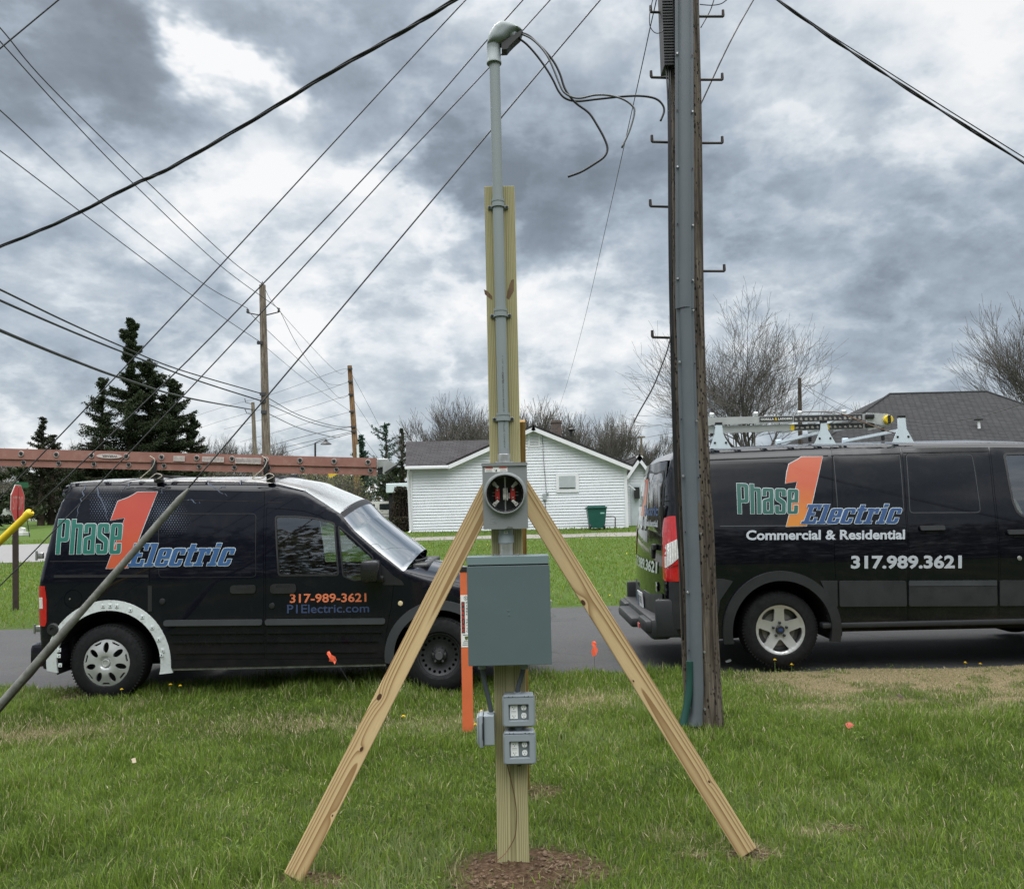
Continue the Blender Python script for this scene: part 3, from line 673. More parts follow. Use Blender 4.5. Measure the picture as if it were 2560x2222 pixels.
# conduit mast and clamps
c0, c1 = A(1260.5, 1150, .034), A(1236, 140, .034)
mb = MB(); mb.tube([(c0.x, -.034, c0.z), (c1.x, -.034, c1.z)], .0242, 28); mb.build('conduit', M_pvc, sp, smooth=40)
def cx_at(z): t = (z - c0.z) / (c1.z - c0.z); return c0.x + (c1.x - c0.x) * t
for py in (510, 783, 1043):
    z = A(1245, py, .034).z; x = cx_at(z); mb = MB()
    arc = [(.0268 * math.cos(t), -.034 - .0268 * math.sin(t)) for t in np.linspace(0, math.pi, 18)]
    arc = [(.0268, -.004)] + arc + [(-.0268, -.004)]
    for zz_, hh in ((z - .012, .0055), (z + .0, .011), (z + .013, .0055)):
        k = 1.07 if hh > .01 else 1.13
        vs = []; fs = []
        for i, (a, b) in enumerate(arc):
            for (s_, h_) in ((1., -hh), (1., hh), (k, hh), (k, -hh)): vs.append((x + a * s_, -.034 + (b + .034) * s_, zz_ + h_))
        for i in range(len(arc) - 1):
            for j in range(4): fs.append((i * 4 + j, i * 4 + (j + 1) % 4, (i + 1) * 4 + (j + 1) % 4, (i + 1) * 4 + j))
        mb.add(vs, fs)
    for s_ in (-1, 1): mb.box((x + s_ * .036, -.005, z - .006), (.024, .009, .017), bev=.004)
    cl_ = mb.build('conduit_clamp', M_pvc, sp, smooth=35)
    for s_ in (-1, 1):
        mb = MB(); mb.lathe([(0, -.0015), (.0055, -.0015), (.0065, .0)], (x + s_ * .040, -.0096, z - .006), 'Y', 12); mb.build('screw', M_black, cl_)
# weatherhead
def W(zx, zy, dy=.034): p = A(1150 + zx / 3.44, zy / 3.44, dy); return Vector((p.x, -dy, p.z))
mb = MB(); mb.lathe([(.0262, 0), (.0345, 0), (.0345, .009), (.0318, .012), (.0318, .085), (.0262, .085)], W(293, 552), 'Z', 32)
path = catmull([W(291, 440), W(292, 385), W(312, 320), W(362, 285), W(425, 298), W(470, 330)], 5)
mb.tube(path, [.0318, .0325, .0345, .037, .0365, .033, .028], 24); wh = mb.build('weatherhead', M_pvc, sp, smooth=50)
hood = [W(235, 378), W(250, 310), W(290, 240), W(345, 204), W(400, 205), W(455, 222), W(505, 250), W(543, 272), W(540, 286), W(490, 296), W(440, 335), W(385, 385), W(330, 405), W(285, 408), W(232, 400)]
V, Fc = cdt([[(p.x, p.z) for p in hood]], .008); mb = MB(); cx_ = W(370, 300)
def hdep(x, z):
    q = min(math.hypot(x - a[0], z - a[1]) for a in [(p.x + (r_.x - p.x) * k / 6, p.z + (r_.z - p.z) * k / 6) for p, r_ in zip(hood, hood[1:] + hood[:1]) for k in range(6)])
    return .041 * math.sqrt(max(0, 1 - (1 - min(q / .032, 1)) ** 2))
for s_ in (-1, 1):
    vs = [(x, -.034 + s_ * (.006 + hdep(x, z)), z) for x, z in V]; mb.add(vs, Fc)
mb.build('hood', M_pvc, wh, smooth=60)
mb = MB(); ins = [W(358, 400), W(358, 455), W(405, 452), W(430, 420), W(470, 380), W(520, 335), W(538, 285), W(470, 320)]
mb.prism([(p.x, p.z) for p in ins], -.062, -.008); mb.build('cover_insert', M_black, wh)
for nm, pts, mt, r in (('service_wire', [(500, 292), (545, 290), (600, 315), (660, 370), (740, 450), (810, 540), (860, 640), (900, 760), (960, 850), (1010, 900), (1110, 975), (1180, 1080), (1240, 1190), (1268, 1280), (1240, 1350), (1150, 1415), (1040, 1480), (928, 1522)], M_cable, .0052),
                       ('service_wire', [(480, 330), (515, 340), (580, 390), (660, 480), (740, 590), (800, 690), (850, 790), (910, 850), (1010, 872), (1180, 855), (1400, 832), (1560, 828), (1680, 850), (1740, 900), (1755, 960), (1725, 1042)], M_cable, .0050),
                       ('service_wire', [(500, 296), (540, 300), (620, 340), (700, 415), (760, 500), (810, 610), (850, 710), (890, 790), (960, 835), (1040, 845), (1160, 820), (1280, 822), (1400, 855), (1480, 910), (1500, 970), (1460, 1120), (1392, 1272)], M_cableg, .0046)):
    dep = .034 if nm else 0; k = len(pts); off = {0: .02, 1: -.0, 2: .034}[[M_cable, M_cable, M_cableg].index(mt) if mt is M_cableg else (0 if r == .0052 else 1)]
    P = [W(a, b, .034 + off * min(1, i / 4)) for i, (a, b) in enumerate(pts)]
    mb = MB(); mb.tube(catmull(P, 8), r, 10); o = mb.build(nm, mt, sp, smooth=True); o['label'] = {0: 'black cable hooking down and back to the left', 1: 'black cable reaching farthest right towards the utility pole', 2: 'grey cable ending in a downward hook'}[0 if r == .0052 else 1 if r == .0050 else 2]
# adapter, meter socket
def B4(zx, zy, dy=.115): return A(1150 + zx / 4.48, 1050 + zy / 4.48, dy)
z0 = B4(495, 480, .05).z; xA = cx_at(z0)
mb = MB(); mb.lathe([(.0262, .016), (.0285, .016), (.0285, .038), (.0262, .040)], (xA, -.034, z0), 'Z', 28); mb.lathe([(.042, 0), (.042, .004), (.027, .005), (.027, .016), (.0, .016)], (xA, -.034, z0), 'Z', 28)
for s_ in (-1, 1): mb.lathe([(.006, .003), (.006, .009), (0, .009)], (xA + s_ * .034, -.034, z0), 'Z', 6)
mb.build('conduit_hub', M_zinc, sp, smooth=35)
mb = MB(); mb.tube([(xA, -.034, z0 + .040), (xA, -.034, z0 + .064)], .0248, 28); mb.build('conduit_sticker', pm('dull_sticker', (.20, .22, .235), .6), sp, smooth=40)
tl, tr, blc, brc = B4(243, 485), B4(750, 480), B4(268, 1222), B4(762, 1216)
mx0, mx1, mz0, mz1 = (tl.x + blc.x) / 2, (tr.x + brc.x) / 2, (blc.z + brc.z) / 2, (tl.z + tr.z) / 2
cxm = (B4(505, 825).x); czm = B4(505, 825).z; DM = .115
mb = MB(); ho = [(mx0 + .001, mz0), (mx1 - .001, mz0), (mx1 - .001, mz1 - .003), (mx0 + .001, mz1 - .003)]
circ = [(cxm + .0805 * math.cos(t), czm + .0805 * math.sin(t)) for t in np.linspace(0, 2 * math.pi, 49)[:-1]]
V, Fc = cdt([ho, circ]); nv = len(V)
mb.add([(v[0], -DM, v[1]) for v in V], Fc); mb.add([(v[0], -DM + .0015, v[1]) for v in V], Fc)
w_, h_ = mx1 - mx0, mz1 - mz0; xc, zc = (mx0 + mx1) / 2, (mz0 + mz1) / 2
for (c_, d_) in (((mx0 + .001, -DM / 2, zc), (.002, DM - .004, h_ - .004)), ((mx1 - .001, -DM / 2, zc), (.002, DM - .004, h_ - .004)), ((xc, -DM / 2, mz0 + .001), (w_ - .005, DM - .004, .002)), ((xc, -.003, zc), (w_ - .006, .002, h_ - .006))): mb.box(c_, d_)
meter = mb.build('meter_socket', M_meter, sp)
mb = MB(); mb.box((xc, -DM / 2 - .002, mz1 + .0005), (w_ + .006, DM + .008, .002)); mb.box((xc, -DM - .0047, mz1 - .006), (w_ + .006, .002, .012)); mb.build('lid', M_meter, meter)
mb = MB(); mb.lathe([(.0800, 0), (.0800, -.016), (.0815, -.020), (.0855, -.020), (.0875, -.015), (.0905, -.004), (.0945, -.0005), (.0945, 0.)], (cxm, -DM, czm), 'Y', 64, cap=False); mb.build('socket_ring', pm('ring_grey', (.27, .285, .285), .32, metal=.35, var=.03), meter, smooth=40)
mb = MB(); mb.lathe([(.0, -.028), (.079, -.028), (.079, -.115)], (cxm, 0, czm), 'Y', 48, cap=False); mb.build('socket_cavity', pm('cavity_grey', (.045, .048, .05), .6), meter)
mb = MB()
for s_ in (-1, 1):
    mb.box((cxm + s_ * .0, -.04, czm + s_ * .05), (.006, .012, .05))
    for dz_ in (-.0085, .0085): mb.tube([(cxm + s_ * .028, -.06, czm + dz_), (cxm + s_ * .058, -.06, czm + dz_ * .8)], .0014, 6)
mb.lathe([(.0745, -.02), (.0765, -.03), (.0785, -.02)], (cxm, -.045, czm), 'Y', 48, cap=False)
mb.build('bus_bar', M_zinc, meter)
jm = pm('tin_jaw', (.62, .60, .55), .5, metal=.2, var=.2, vscale=60)
for sx in (-1, 1):
    mb = MB(); mb.box((cxm + sx * .0345, -.062, czm - .001), (.020, .03, .050), bev=.002); rb = mb.build('red_block', M_red, meter)
    for dz_ in (-.017, .018):
        mb = MB(); mb.lathe([(0, -.004), (.0035, -.004), (.004, 0)], (cxm + sx * .0345, -.078, czm + dz_), 'Y', 10); mb.build('screw', M_zinc, rb)
    for sz in (-1, 1):
        mb = MB(); a = math.atan2(sz, sx); rot = Matrix.Rotation(-a, 3, 'Y')
        cc = Vector((cxm + sx * .038, -.070, czm + sz * .036))
        mb.box(cc, (.022, .022, .012), rot, bev=.0015); mb.box(cc + rot @ Vector((.014, .004, 0)), (.014, .02, .017), rot, bev=.0015); mb.box(cc + rot @ Vector((-.001, -.0115, 0)), (.012, .002, .002), rot); mb.box(cc + rot @ Vector((-.001, -.0115, 0)), (.002, .002, .010), rot)
        mb.build('meter_jaw', jm, meter)
mb = MB(); mb.box((cxm - .002, -.058, czm + .0), (.016, .02, .052), bev=.002); mb.box((cxm + .009, -.062, czm - .001), (.003, .03, .056)); mb.box((cxm + .017, -.05, czm - .008), (.010, .014, .026), bev=.002)
for dz_ in (-.013, .013): mb.lathe([(0, -.003), (.006, -.003), (.0065, .002)], (cxm - .002, -.070, czm + dz_), 'Y', 12)
mb.build('neutral_lug', jm, meter)
def rect_on(name, a, b, dy, mat, parent, t=.0006):
    mb = MB(); mb.box(((a.x + b.x) / 2, -dy - t / 2, (a.z + b.z) / 2), (abs(b.x - a.x), t, abs(b.z - a.z))); return mb.build(name, mat, parent)
a_, b_ = B4(278, 585), B4(530, 524); lab = rect_on('warning_label', a_, b_, DM, M_label, meter)
for (u0, u1) in ((.02, .36), (.64, .98)): 
    mb = MB(); mb.box((a_.x + (b_.x - a_.x) * (u0 + u1) / 2, -DM - .0012, a_.z + (b_.z - a_.z) * .86), ((b_.x - a_.x) * (u1 - u0), .0006, (b_.z - a_.z) * .22)); mb.build('label_band', M_labelred, meter)
flat_text('DANGER', None, a_.x + .004, a_.z + .0105, .016, .0024, M_label, 'label_text', meter, y=-DM - .0017); flat_text('DANGER', None, b_.x - .019, a_.z + .0105, .016, .0024, M_label, 'label_text', meter, y=-DM - .0017)
mb = MB()
for k in range(3):
    for (u0, u1) in ((.04, .34), (.66, .96)): mb.box((a_.x + (b_.x - a_.x) * (u0 + u1) / 2, -DM - .0010, a_.z + (b_.z - a_.z) * (.14 + .2 * k)), ((b_.x - a_.x) * (u1 - u0) * (1 - .1 * k), .0004, .0007))
cxl = (a_.x + b_.x) / 2; mb.prism([(cxl - .002, a_.z + .002), (cxl + .003, a_.z + .002), (cxl + .0045, a_.z + .007), (cxl + .004, a_.z + .011), (cxl + .001, a_.z + .0115), (cxl - .001, a_.z + .008), (cxl - .0035, a_.z + .008)], -DM - .0012, -DM - .0008); mb.tube([(cxl - .008, -DM - .001, a_.z + .0115), (cxl - .005, -DM - .001, a_.z + .009), (cxl - .006, -DM - .001, a_.z + .008), (cxl - .003, -DM - .001, a_.z + .006)], .0004, 4)
mb.build('label_print', M_ink, meter)
mb = MB(); e = B4(372, 1120); 
for k, (rx, rz) in enumerate(((.0135, .0085), (.010, .006))): mb.tube([(e.x + rx * math.cos(t), -DM, e.z + rz * math.sin(t)) for t in np.linspace(0, 2 * math.pi, 33)], .0007, 5, cap=False)
mb.box((e.x, -DM - .0003, e.z - .0135), (.032, .0006, .0018)); mb.build('embossed_mark', M_meter, meter, smooth=True)
mb = MB(); l_ = B4(560, 1190); mb.tube([(l_.x - .014, -DM - .003, l_.z - .008), (l_.x - .006, -DM - .006, l_.z), (l_.x + .012, -DM - .006, l_.z - .001), (l_.x + .014, -DM - .004, l_.z - .006), (l_.x - .018, -DM - .003, l_.z - .007)], .0018, 6); mb.build('latch_hasp', pm('dull_steel', (.14, .14, .13), .5, metal=.6), meter)
# nipple between meter and panel
zt_ = mz0; zb_ = A(1268, 1392, .06).z; xN = B4(517, 1370, .06).x; mb = MB()
mb.lathe([(.0315, -.0), (.0315, -.028), (.0345, -.029), (.0345, -.062), (.031, -.064), (.0, -.064)], (xN, -.058, zt_), 'Z', 32); mb.build('pvc_coupling', pm('coupling_grey', (.25, .285, .31), .45, var=.03), sp, smooth=40)
mb = MB(); mb.tube([(xN, -.058, zt_ - .063), (xN, -.058, zb_)], .030, 28)
for k in range(7): mb.tube([(xN, -.058, zt_ - .068 - k * .003), (xN, -.058, zt_ - .0695 - k * .003)], .0308, 28)
for s_ in (-1, 1): mb.tube([(xN + s_ * .028, -.058, zb_ + .0065), (xN + s_ * .055, -.060, zb_ + .010)], .004, 6)
mb.lathe([(.044, .001), (.044, .006), (.0, .006)], (xN, -.058, zb_), 'Z', 28); mb.build('hub_fitting', M_zinc, sp, smooth=35)
q = B4(514, 1256, .092); mb = MB(); mb.box((q.x, -.058 - .0325, q.z), (.017, .001, .011)); mb.build('barcode_label', M_label, sp); mb = MB()
for k in range(6): mb.box((q.x - .005 + k * .002, -.0914, q.z - .0005), (.0009, .0004, .007))
mb.build('label_print', M_ink, sp)
# breaker panel
DP = .125
def B5(px, py, dy=DP): return A(px, py, dy)
px0, px1 = (B5(1165, 1410).x + B5(1173, 1664).x) / 2, (B5(1372, 1404).x + B5(1379, 1658).x) / 2; pz0, pz1 = (B5(1173, 1665).z + B5(1379, 1659).z) / 2, (B5(1164, 1393).z + B5(1371, 1388).z) / 2
pw, ph, pxc = px1 - px0, pz1 - pz0, (px0 + px1) / 2
rotP = Matrix.Rotation(R_(.35), 4, 'Y'); 
mb = MB(); mb.box((pxc, -DP / 2 + .001, (pz0 + pz1) / 2 - .003), (pw - .006, DP - .006, ph - .014), bev=.002); pan = mb.build('breaker_panel', M_panel, sp)
mb = MB(); hd = .032; mb.box((pxc, -DP / 2 - .001, pz1 - .002), (pw, DP + .006, .004), bev=.001); mb.box((pxc, -DP - .0025, pz1 - hd / 2 - .002), (pw, .003, hd), bev=.0008)
for s_ in (-1, 1): mb.box((pxc + s_ * (pw / 2 - .0014), -DP / 2, pz1 - hd / 2 - .002), (.0026, DP, hd))
mb.build('rain_hood', M_panel2, pan)
mb = MB(); dz1 = pz1 - hd - .008; mb.box((pxc + .001, -DP - .001, (pz0 + dz1) / 2), (pw + .002, .005, dz1 - pz0), bev=.0015)
door = mb.build('door', M_panel, pan)
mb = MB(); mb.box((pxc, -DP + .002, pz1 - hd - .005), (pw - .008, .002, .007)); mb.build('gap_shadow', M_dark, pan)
c_ = B5(1272, 1532); mb = MB()
for dz_, ww in ((.0125, .0135), (.0085, .008), (-.0045, .008), (-.0085, .0125)): mb.box((c_.x, -DP - .0042, c_.z + dz_), (ww, .0016, .0014), bev=.0005)
mb.build('embossed_mark', M_panel2, door)
l_ = B5(1375, 1510); mb = MB(); mb.tube([(px1 + .0015, -DP + .002, l_.z + .016), (px1 + .007, -DP - .001, l_.z + .013), (px1 + .007, -DP - .001, l_.z - .012), (px1 + .0015, -DP + .002, l_.z - .016)], .0016, 6); mb.build('latch', M_zinc, pan)
# flexible conduits and boxes
def B6(zx, zy, dy): p = A(1120 + zx / 3.133, 1650 + zy / 3.133, dy); return Vector((p.x, -dy, p.z))
mb = MB(); mb.tube(catmull([B6(268, 30, .05), B6(272, 90, .05), B6(290, 190, .05), B6(320, 310, .045), B6(338, 400, .04)], 10), .0105, 14); mb.build('flexible_conduit', M_flex, sp, smooth=True)
mb = MB(); mb.tube(catmull([B6(597, 30, .05), B6(585, 90, .05), B6(565, 160, .05), B6(550, 210, .05), B6(546, 245, .05)], 10), .0105, 14)
mb.build('flexible_conduit', M_flex, sp, smooth=True)
for (zx, zy, dy) in ((265, 44, .05), (598, 44, .05)): p = B6(zx, zy, dy); mb = MB(); mb.tube([p + Vector((0, 0, .012)), p - Vector((0, 0, .012))], .017, 12); mb.build('conduit_fitting', M_box, sp, smooth=35)
for (zx, zy, dy) in ((337, 415, .04), (546, 258, .05)):
    mb = MB(); p = B6(zx, zy, dy); mb.tube([p + Vector((0, 0, .006)), p - Vector((0, 0, .008))], .0165, 12); mb.tube([p - Vector((0, 0, .0079)), p - Vector((0, 0, .020))], .0135, 12); mb.build('conduit_fitting', M_box, sp, smooth=35)
# side box on the left face of the post
a_, b_ = B6(282, 668, .075), B6(372, 432, .075); xr_ = -.0705
mb = MB(); zc = (a_.z + b_.z) / 2; mb.box(((a_.x + xr_) / 2, -.035, zc), (xr_ - a_.x, .085, b_.z - a_.z), bev=.004); sb = mb.build('side_outlet_box', M_box, sp)
mb = MB(); xl = B6(226, 500, .075).x; mb.box((a_.x - .011, -.035, zc - .003), (.019, .098, (b_.z - a_.z) + .012), bev=.006); mb.box((xl + .004, -.037, zc), (.009, .078, (b_.z - a_.z) - .012), bev=.003); mb.build('lid', M_box, sb, smooth=30)
mb = MB(); mb.box((a_.x - .0005, -.082, zc), (.004, .008, (b_.z - a_.z) - .004))
for k in range(15): mb.box((a_.x - .003, -.0865, zc - .034 + k * .0048), (.005, .003, .0026))
mb.build('hinge', M_black, sb)
def rrect(x0, x1, z0, z1, r, n=5):
    P = []
    for cx, cz, a0 in ((x1 - r, z1 - r, 0), (x0 + r, z1 - r, 90), (x0 + r, z0 + r, 180), (x1 - r, z0 + r, 270)):
        for k in range(n + 1): t = R_(a0 + 90 * k / n); P.append((cx + r * math.cos(t), cz + r * math.sin(t)))
    return P
def plate(loops, y0, y1, name, mat, parent, mb=None, smooth=False):
    V, Fc = cdt(loops); own = mb is None; mb = mb or MB(); n = len(V)
    mb.add([(v[0], y0, v[1]) for v in V] + [(v[0], y1, v[1]) for v in V], Fc + [tuple(i + n for i in f[::-1]) for f in Fc])
    for lp in loops:
        k = len(lp); mb.add([(p[0], y0, p[1]) for p in lp] + [(p[0], y1, p[1]) for p in lp], [(i, (i + 1) % k, (i + 1) % k + k, i + k) for i in range(k)])
    return mb.build(name, mat, parent, smooth=smooth) if own else None
def outlet_box(zx0, zx1, zy0, zy1, hang):
    a, b = B6(zx0, zy1, .085), B6(zx1, zy0, .085); xa, xb, za, zb = a.x, b.x, a.z, b.z; xm, zm = (xa + xb) / 2, (za + zb) / 2
    ow, oh = (xb - xa), (zb - za)
    mb = MB(); mb.box((xm, -.031, zm), (ow - .010, .060, oh - .006), bev=.006); bx = mb.build('outlet_box', M_box, sp, smooth=30)
    ox0, ox1, oz0, oz1 = xa + ow * .195, xb - ow * .205, za + oh * .20, zb - oh * .295
    mb = MB(); plate([rrect(xa, xb, za, zb, .013), rrect(ox0, ox1, oz0, oz1, .004)], -.064, -.076, '', None, None, mb); plate([rrect(xa + .006, xb - .006, za + .006, zb - .012, .010), rrect(ox0 - .002, ox1 + .002, oz0 - .002, oz1 + .002, .004)], -.076, -.084, '', None, None, mb)
    mb.box((xm, -.074, zb - .006), (ow - .012, .012, .010), bev=.004)
    cov = mb.build('cover', M_box, bx)
    mb = MB(); mb.box(((ox0 + ox1) / 2, -.066, (oz0 + oz1) / 2), (ox1 - ox0 + .004, .003, oz1 - oz0 + .004)); mb.build('face_plate', pm('plate_grey', (.15, .17, .18), .5), bx)
    mb = MB()
    for u in (-.30, -.18, .18, .30): mb.lathe([(0, -.0008), (.0022, -.0008), (.0026, 0)], (xm + ow * u * 1.0, -.0802, zb - .0065), 'Y', 8)
    mb.build('hole', M_black, cov)
    xw = (ox1 - ox0); g1 = ox0 + xw * .25; g2 = ox0 + xw * .765
    mb = MB(); mb.box((g1, -.069, (oz0 + oz1) / 2 + .001), (xw * .40, .005, (oz1 - oz0) * .88), bev=.0015); gf = mb.build('gfci_receptacle', M_white, bx)
    mb = MB(); zq = (oz0 + oz1) / 2
    for s_ in (1, -1):
        zz_ = zq + s_ * (oz1 - oz0) * .27 + .001; mb.box((g1 - .0055, -.0718, zz_ + .002), (.0014, .001, .0055)); mb.box((g1 - .0035, -.0718, zz_ + .002), (.004, .001, .0013)); mb.box((g1 + .0055, -.0718, zz_ + .002), (.0014, .001, .0065)); mb.lathe([(0, -.0006), (.0021, -.0006), (.0021, 0.)], (g1, -.0716, zz_ - .005), 'Y', 10)
    mb.box((g1, -.0718, zq + .0045), (xw * .26, .0006, .0008)); mb.box((g1, -.0718, zq - .0015), (xw * .26, .0006, .0008)); mb.build('slot', M_ink, gf)
    mb = MB()
    for s_ in (1, -1):
        zz_ = zq + s_ * (oz1 - oz0) * .25 + .001; plate([[(g2 + .0115 * math.cos(t), zz_ + max(-.0105, min(.0105, .013 * math.sin(t)))) for t in np.linspace(0, 2 * math.pi, 25)[:-1]]], -.067, -.071, '', None, None, mb)
    dr_ = mb.build('duplex_receptacle', M_white, bx); mb = MB()
    for s_ in (1, -1):
        zz_ = zq + s_ * (oz1 - oz0) * .25 + .001
        for sx in (-1, 1): mb.box((g2 + sx * .0042, -.0714, zz_ + .003), (.0013, .001, .006))
        mb.lathe([(0, -.0006), (.002, -.0006), (.002, 0.)], (g2, -.0712, zz_ - .005), 'Y', 10)
    mb.build('slot', M_ink, dr_)
    mb = MB()
    for gx in (g1, g2): mb.lathe([(0, -.0015), (.002, -.0015), (.0024, 0)], (gx, -.068, oz0 + .0035), 'Y', 8)
    mb.build('screw', M_zinc, bx)
    if hang: mb = MB(); mb.tube([(xm + .0, -.055, za - .003), (xm + .004, -.06, za - .010), (xm - .010, -.055, za - .012)], .003, 6); mb.build('latch', M_black, bx)
    return bx
outlet_box(430, 679, 272, 528, False); outlet_box(436, 686, 560, 822, True)
p = B6(553, 545, .04); mb = MB(); mb.tube([p + Vector((0, 0, .014)), p - Vector((0, 0, .014))], .016, 14); mb.lathe([(.022, -.003), (.022, .003), (0, .003)], p, 'Z', 6); mb.build('box_nipple', M_box, sp)
mb = MB(); mb.tube(catmull([B6(462, 800, .002), B6(470, 840, .004), B6(495, 950, .008), B6(522, 1070, .010), B6(536, 1200, .012), B6(528, 1360, .012), B6(490, 1450, .015), B6(440, 1520, .03), B6(385, 1562, .06), B6(335, 1572, .08)], 8), .0019, 6); mb.build('ground_wire', pm('copper_wire', (.16, .085, .045), .45, metal=.5), sp, smooth=True)
# print on the conduit, running down the pipe
zt1, zb1 = A(1251, 890, .06).z, A(1258, 1124, .06).z
for txt, za, zb in (("1 1/2\" (41)", zt1, zt1 - (zt1 - zb1) * .17), ('SCHEDULE 40 RIGID PVC', zt1 - (zt1 - zb1) * .31, zt1 - (zt1 - zb1) * .62), ('METALLIC CONDUIT', zt1 - (zt1 - zb1) * .65, zb1), ('CANTEX', zt1 - (zt1 - zb1) * .175, zt1 - (zt1 - zb1) * .30)):
    V, Fc = text2d(txt, .03 if txt == 'CANTEX' else .0); mb = MB(); vs = []
    hgt_ = .0085 if txt == 'CANTEX' else .0065
    for u, v_ in V:
        z = za + (zb - za) * u; x = cx_at(z) + .0035 + (v_ - .5) * hgt_; vs.append((x, -.034 - math.sqrt(.0242 ** 2 - (x - cx_at(z)) ** 2) - .0004, z))
    mb.add(vs, Fc); mb.build('conduit_print', M_ink, sp, fixn=False)

# ------------------------------------------------------------------ utility pole, its guard, steps, cables
YU = 5.9
pc = [(1762, 1830), (1750, 1600), (1738, 1300), (1733, 1200), (1722, 900), (1718.5, 700), (1715.5, 300), (1710, 0)]
PC = [at(a, b, YU) for a, b in pc]; top_dir = (PC[-1] - PC[-2]).normalized(); PC.append(PC[-1] + top_dir * 4.4)
up_ = thing('utility_pole', 'large weathered utility pole with grey cable guard and steps, right of the new post', 'utility pole', loc=PC[0])
def loc(P, o): return [Vector(p) - o for p in P]
o0 = PC[0].copy(); o0.z = gz(o0.x, o0.y); up_.location = o0
mb = MB(); mb.tube(catmull(loc([PC[0] - Vector((0, 0, .15))] + PC, o0), 10), [.136, .132, .128, .12, .116, .112, .105], 36); pol = mb.build('pole', M_pole, up_, smooth=True)
def pcen(z):
    for a, b in zip(PC, PC[1:]):
        if a.z <= z <= b.z: t = (z - a.z) / (b.z - a.z); return a + (b - a) * t
    return PC[0] if z < PC[0].z else PC[-1]
gc = [(1738, 1812), (1742, 1780), (1744, 1720), (1741, 1600), (1738.5, 1480), (1727, 1200), (1719, 950), (1713, 738)]
gc2 = [(1713, 770), (1713, 600), (1712, 300), (1711, 0)]
def guard(pts, yo, wid, name, ext=0, flare=0):
    C = [at(a, b, YU - .125 - yo) for a, b in pts]
    if ext: C.append(C[-1] + (C[-1] - C[-2]).normalized() * ext)
    C = catmull(C, 6); prof = [(-.5, .02), (-.5, .012), (-.40, .012), (-.34, .010), (-.27, -.022), (-.15, -.036), (0, -.039), (.15, -.036), (.27, -.022), (.34, .010), (.40, .012), (.5, .012), (.5, .02)]
    vs = []; fs = []; n = len(prof)
    for i, c in enumerate(C):
        w = wid * (1 + (flare * max(0, 1 - i / 5) if flare else 0))
        for (a, b) in prof: vs.append(c + Vector((a * w, b, 0)) - o0)
    for i in range(len(C) - 1):
        for k in range(n - 1): fs.append((i * n + k, i * n + k + 1, (i + 1) * n + k + 1, (i + 1) * n + k))
    mb = MB(); mb.add(vs, fs); return mb.build(name, M_guard, up_, smooth=40)
guard(gc, .012, .128, 'cable_guard', 0, .25); guard(gc2, .017, .134, 'cable_guard', 3.8)
for i, py in enumerate((135, 276, 418, 560, 697, 772, 905, 1048, 1190, 1330, 1480, 1625, 1768)):
    xg = np.interp(py, [p[1] for p in (gc2[::-1] + gc[::-1][1:])] if False else [0, 300, 600, 738, 950, 1200, 1480, 1600, 1720, 1780], [1711, 1712, 1713, 1713, 1719, 1727, 1738.5, 1741, 1744, 1742])
    for s_ in (-1, 1):
        p = at(xg + s_ * 19, py + (4 if s_ > 0 else 0), YU - .137) - o0; bolt = (i % 2 == 0) == (s_ < 0) or i in (4, 12)
        mb = MB()
        if bolt: mb.lathe([(0, -.011), (.007, -.011), (.0085, -.006), (.0085, 0)], p, 'Y', 8); mb.build('bolt', M_zinc, up_)
        else: mb.box(p + Vector((0, -.0015, 0)), (.009, .003, .013), bev=.001); mb.build('slot', M_black, up_)
def step(xa, xb, py, tip):
    "L-shaped climbing step from the pole out to the tip"
    a = at(xa, py, YU); b = at(xb, py - (2 if xb < xa else 0), YU); mb = MB(); d = (b - a).normalized()
    mb.tube(loc([a, b], o0), .0095, 10); mb.tube(loc([b - d * .002, b + Vector((0, 0, .012)), b + Vector((0, 0, .05))], o0), [.0105, .0115, .010], 10); mb.build('step', pm('step_iron', (.045, .038, .032), .6, metal=.4), up_, smooth=40)
for x, y in ((1627, 33), (1628, 196), (1630, 357), (1626, 518), (1631, 845)): step(1690, x, y, 0)
for x, y in ((1808, 42), (1806, 200), (1806, 358), (1811, 678)): step(1740, x, y, 0)
# terminal enclosure at the upper left
a_, b_ = at(1655, 178, YU - .02), at(1676, 0, YU - .02); mb = MB(); h = 1.25
mb.box(Vector(((a_.x + b_.x) / 2 + .005, YU - .02, a_.z + h / 2)) - o0, (.085, .16, h), bev=.004); ter_ = mb.build('cable_terminal', pm('black_housing', (.014, .014, .016), .6, var=.2), up_)
mb = MB()
for k in range(int(h / .022)): mb.box(Vector(((a_.x + b_.x) / 2 + .0, YU - .103, a_.z + .03 + k * .022)) - o0, (.076, .008, .010))
mb.build('ribs', M_black, ter_)
mb = MB()
for dx_ in (-.018, 0, .014): mb.tube(loc(catmull([at(1672, 178, YU - .06) + Vector((dx_, 0, .05)), at(1674, 300, YU - .1) + Vector((dx_ * .5, 0, 0)), at(1677, 700, YU - .1) + Vector((dx_ * .5, 0, 0)), at(1690, 1200, YU - .1) + Vector((dx_ * .5, 0, 0)), at(1702, 1450, YU - .1), at(1708, 1600, YU - .1)], 8), o0), .006, 8)
mb.build('riser_cables', M_cable, up_, smooth=True)
mb = MB(); mb.tube(loc(catmull([at(1676, 440, YU - .08), at(1673, 480, YU - .09), at(1673, 560, YU - .09), at(1678, 640, YU - .08), at(1680, 800, YU - .10), at(1672, 862, YU - .12), at(1652, 920, YU - .14), at(1631, 971, YU - .16), at(1600, 1026, YU - .17), at(1584, 1056, YU - .17)], 8), o0), .0048, 8)
mb.build('loose_cable', M_cable, up_, smooth=True)
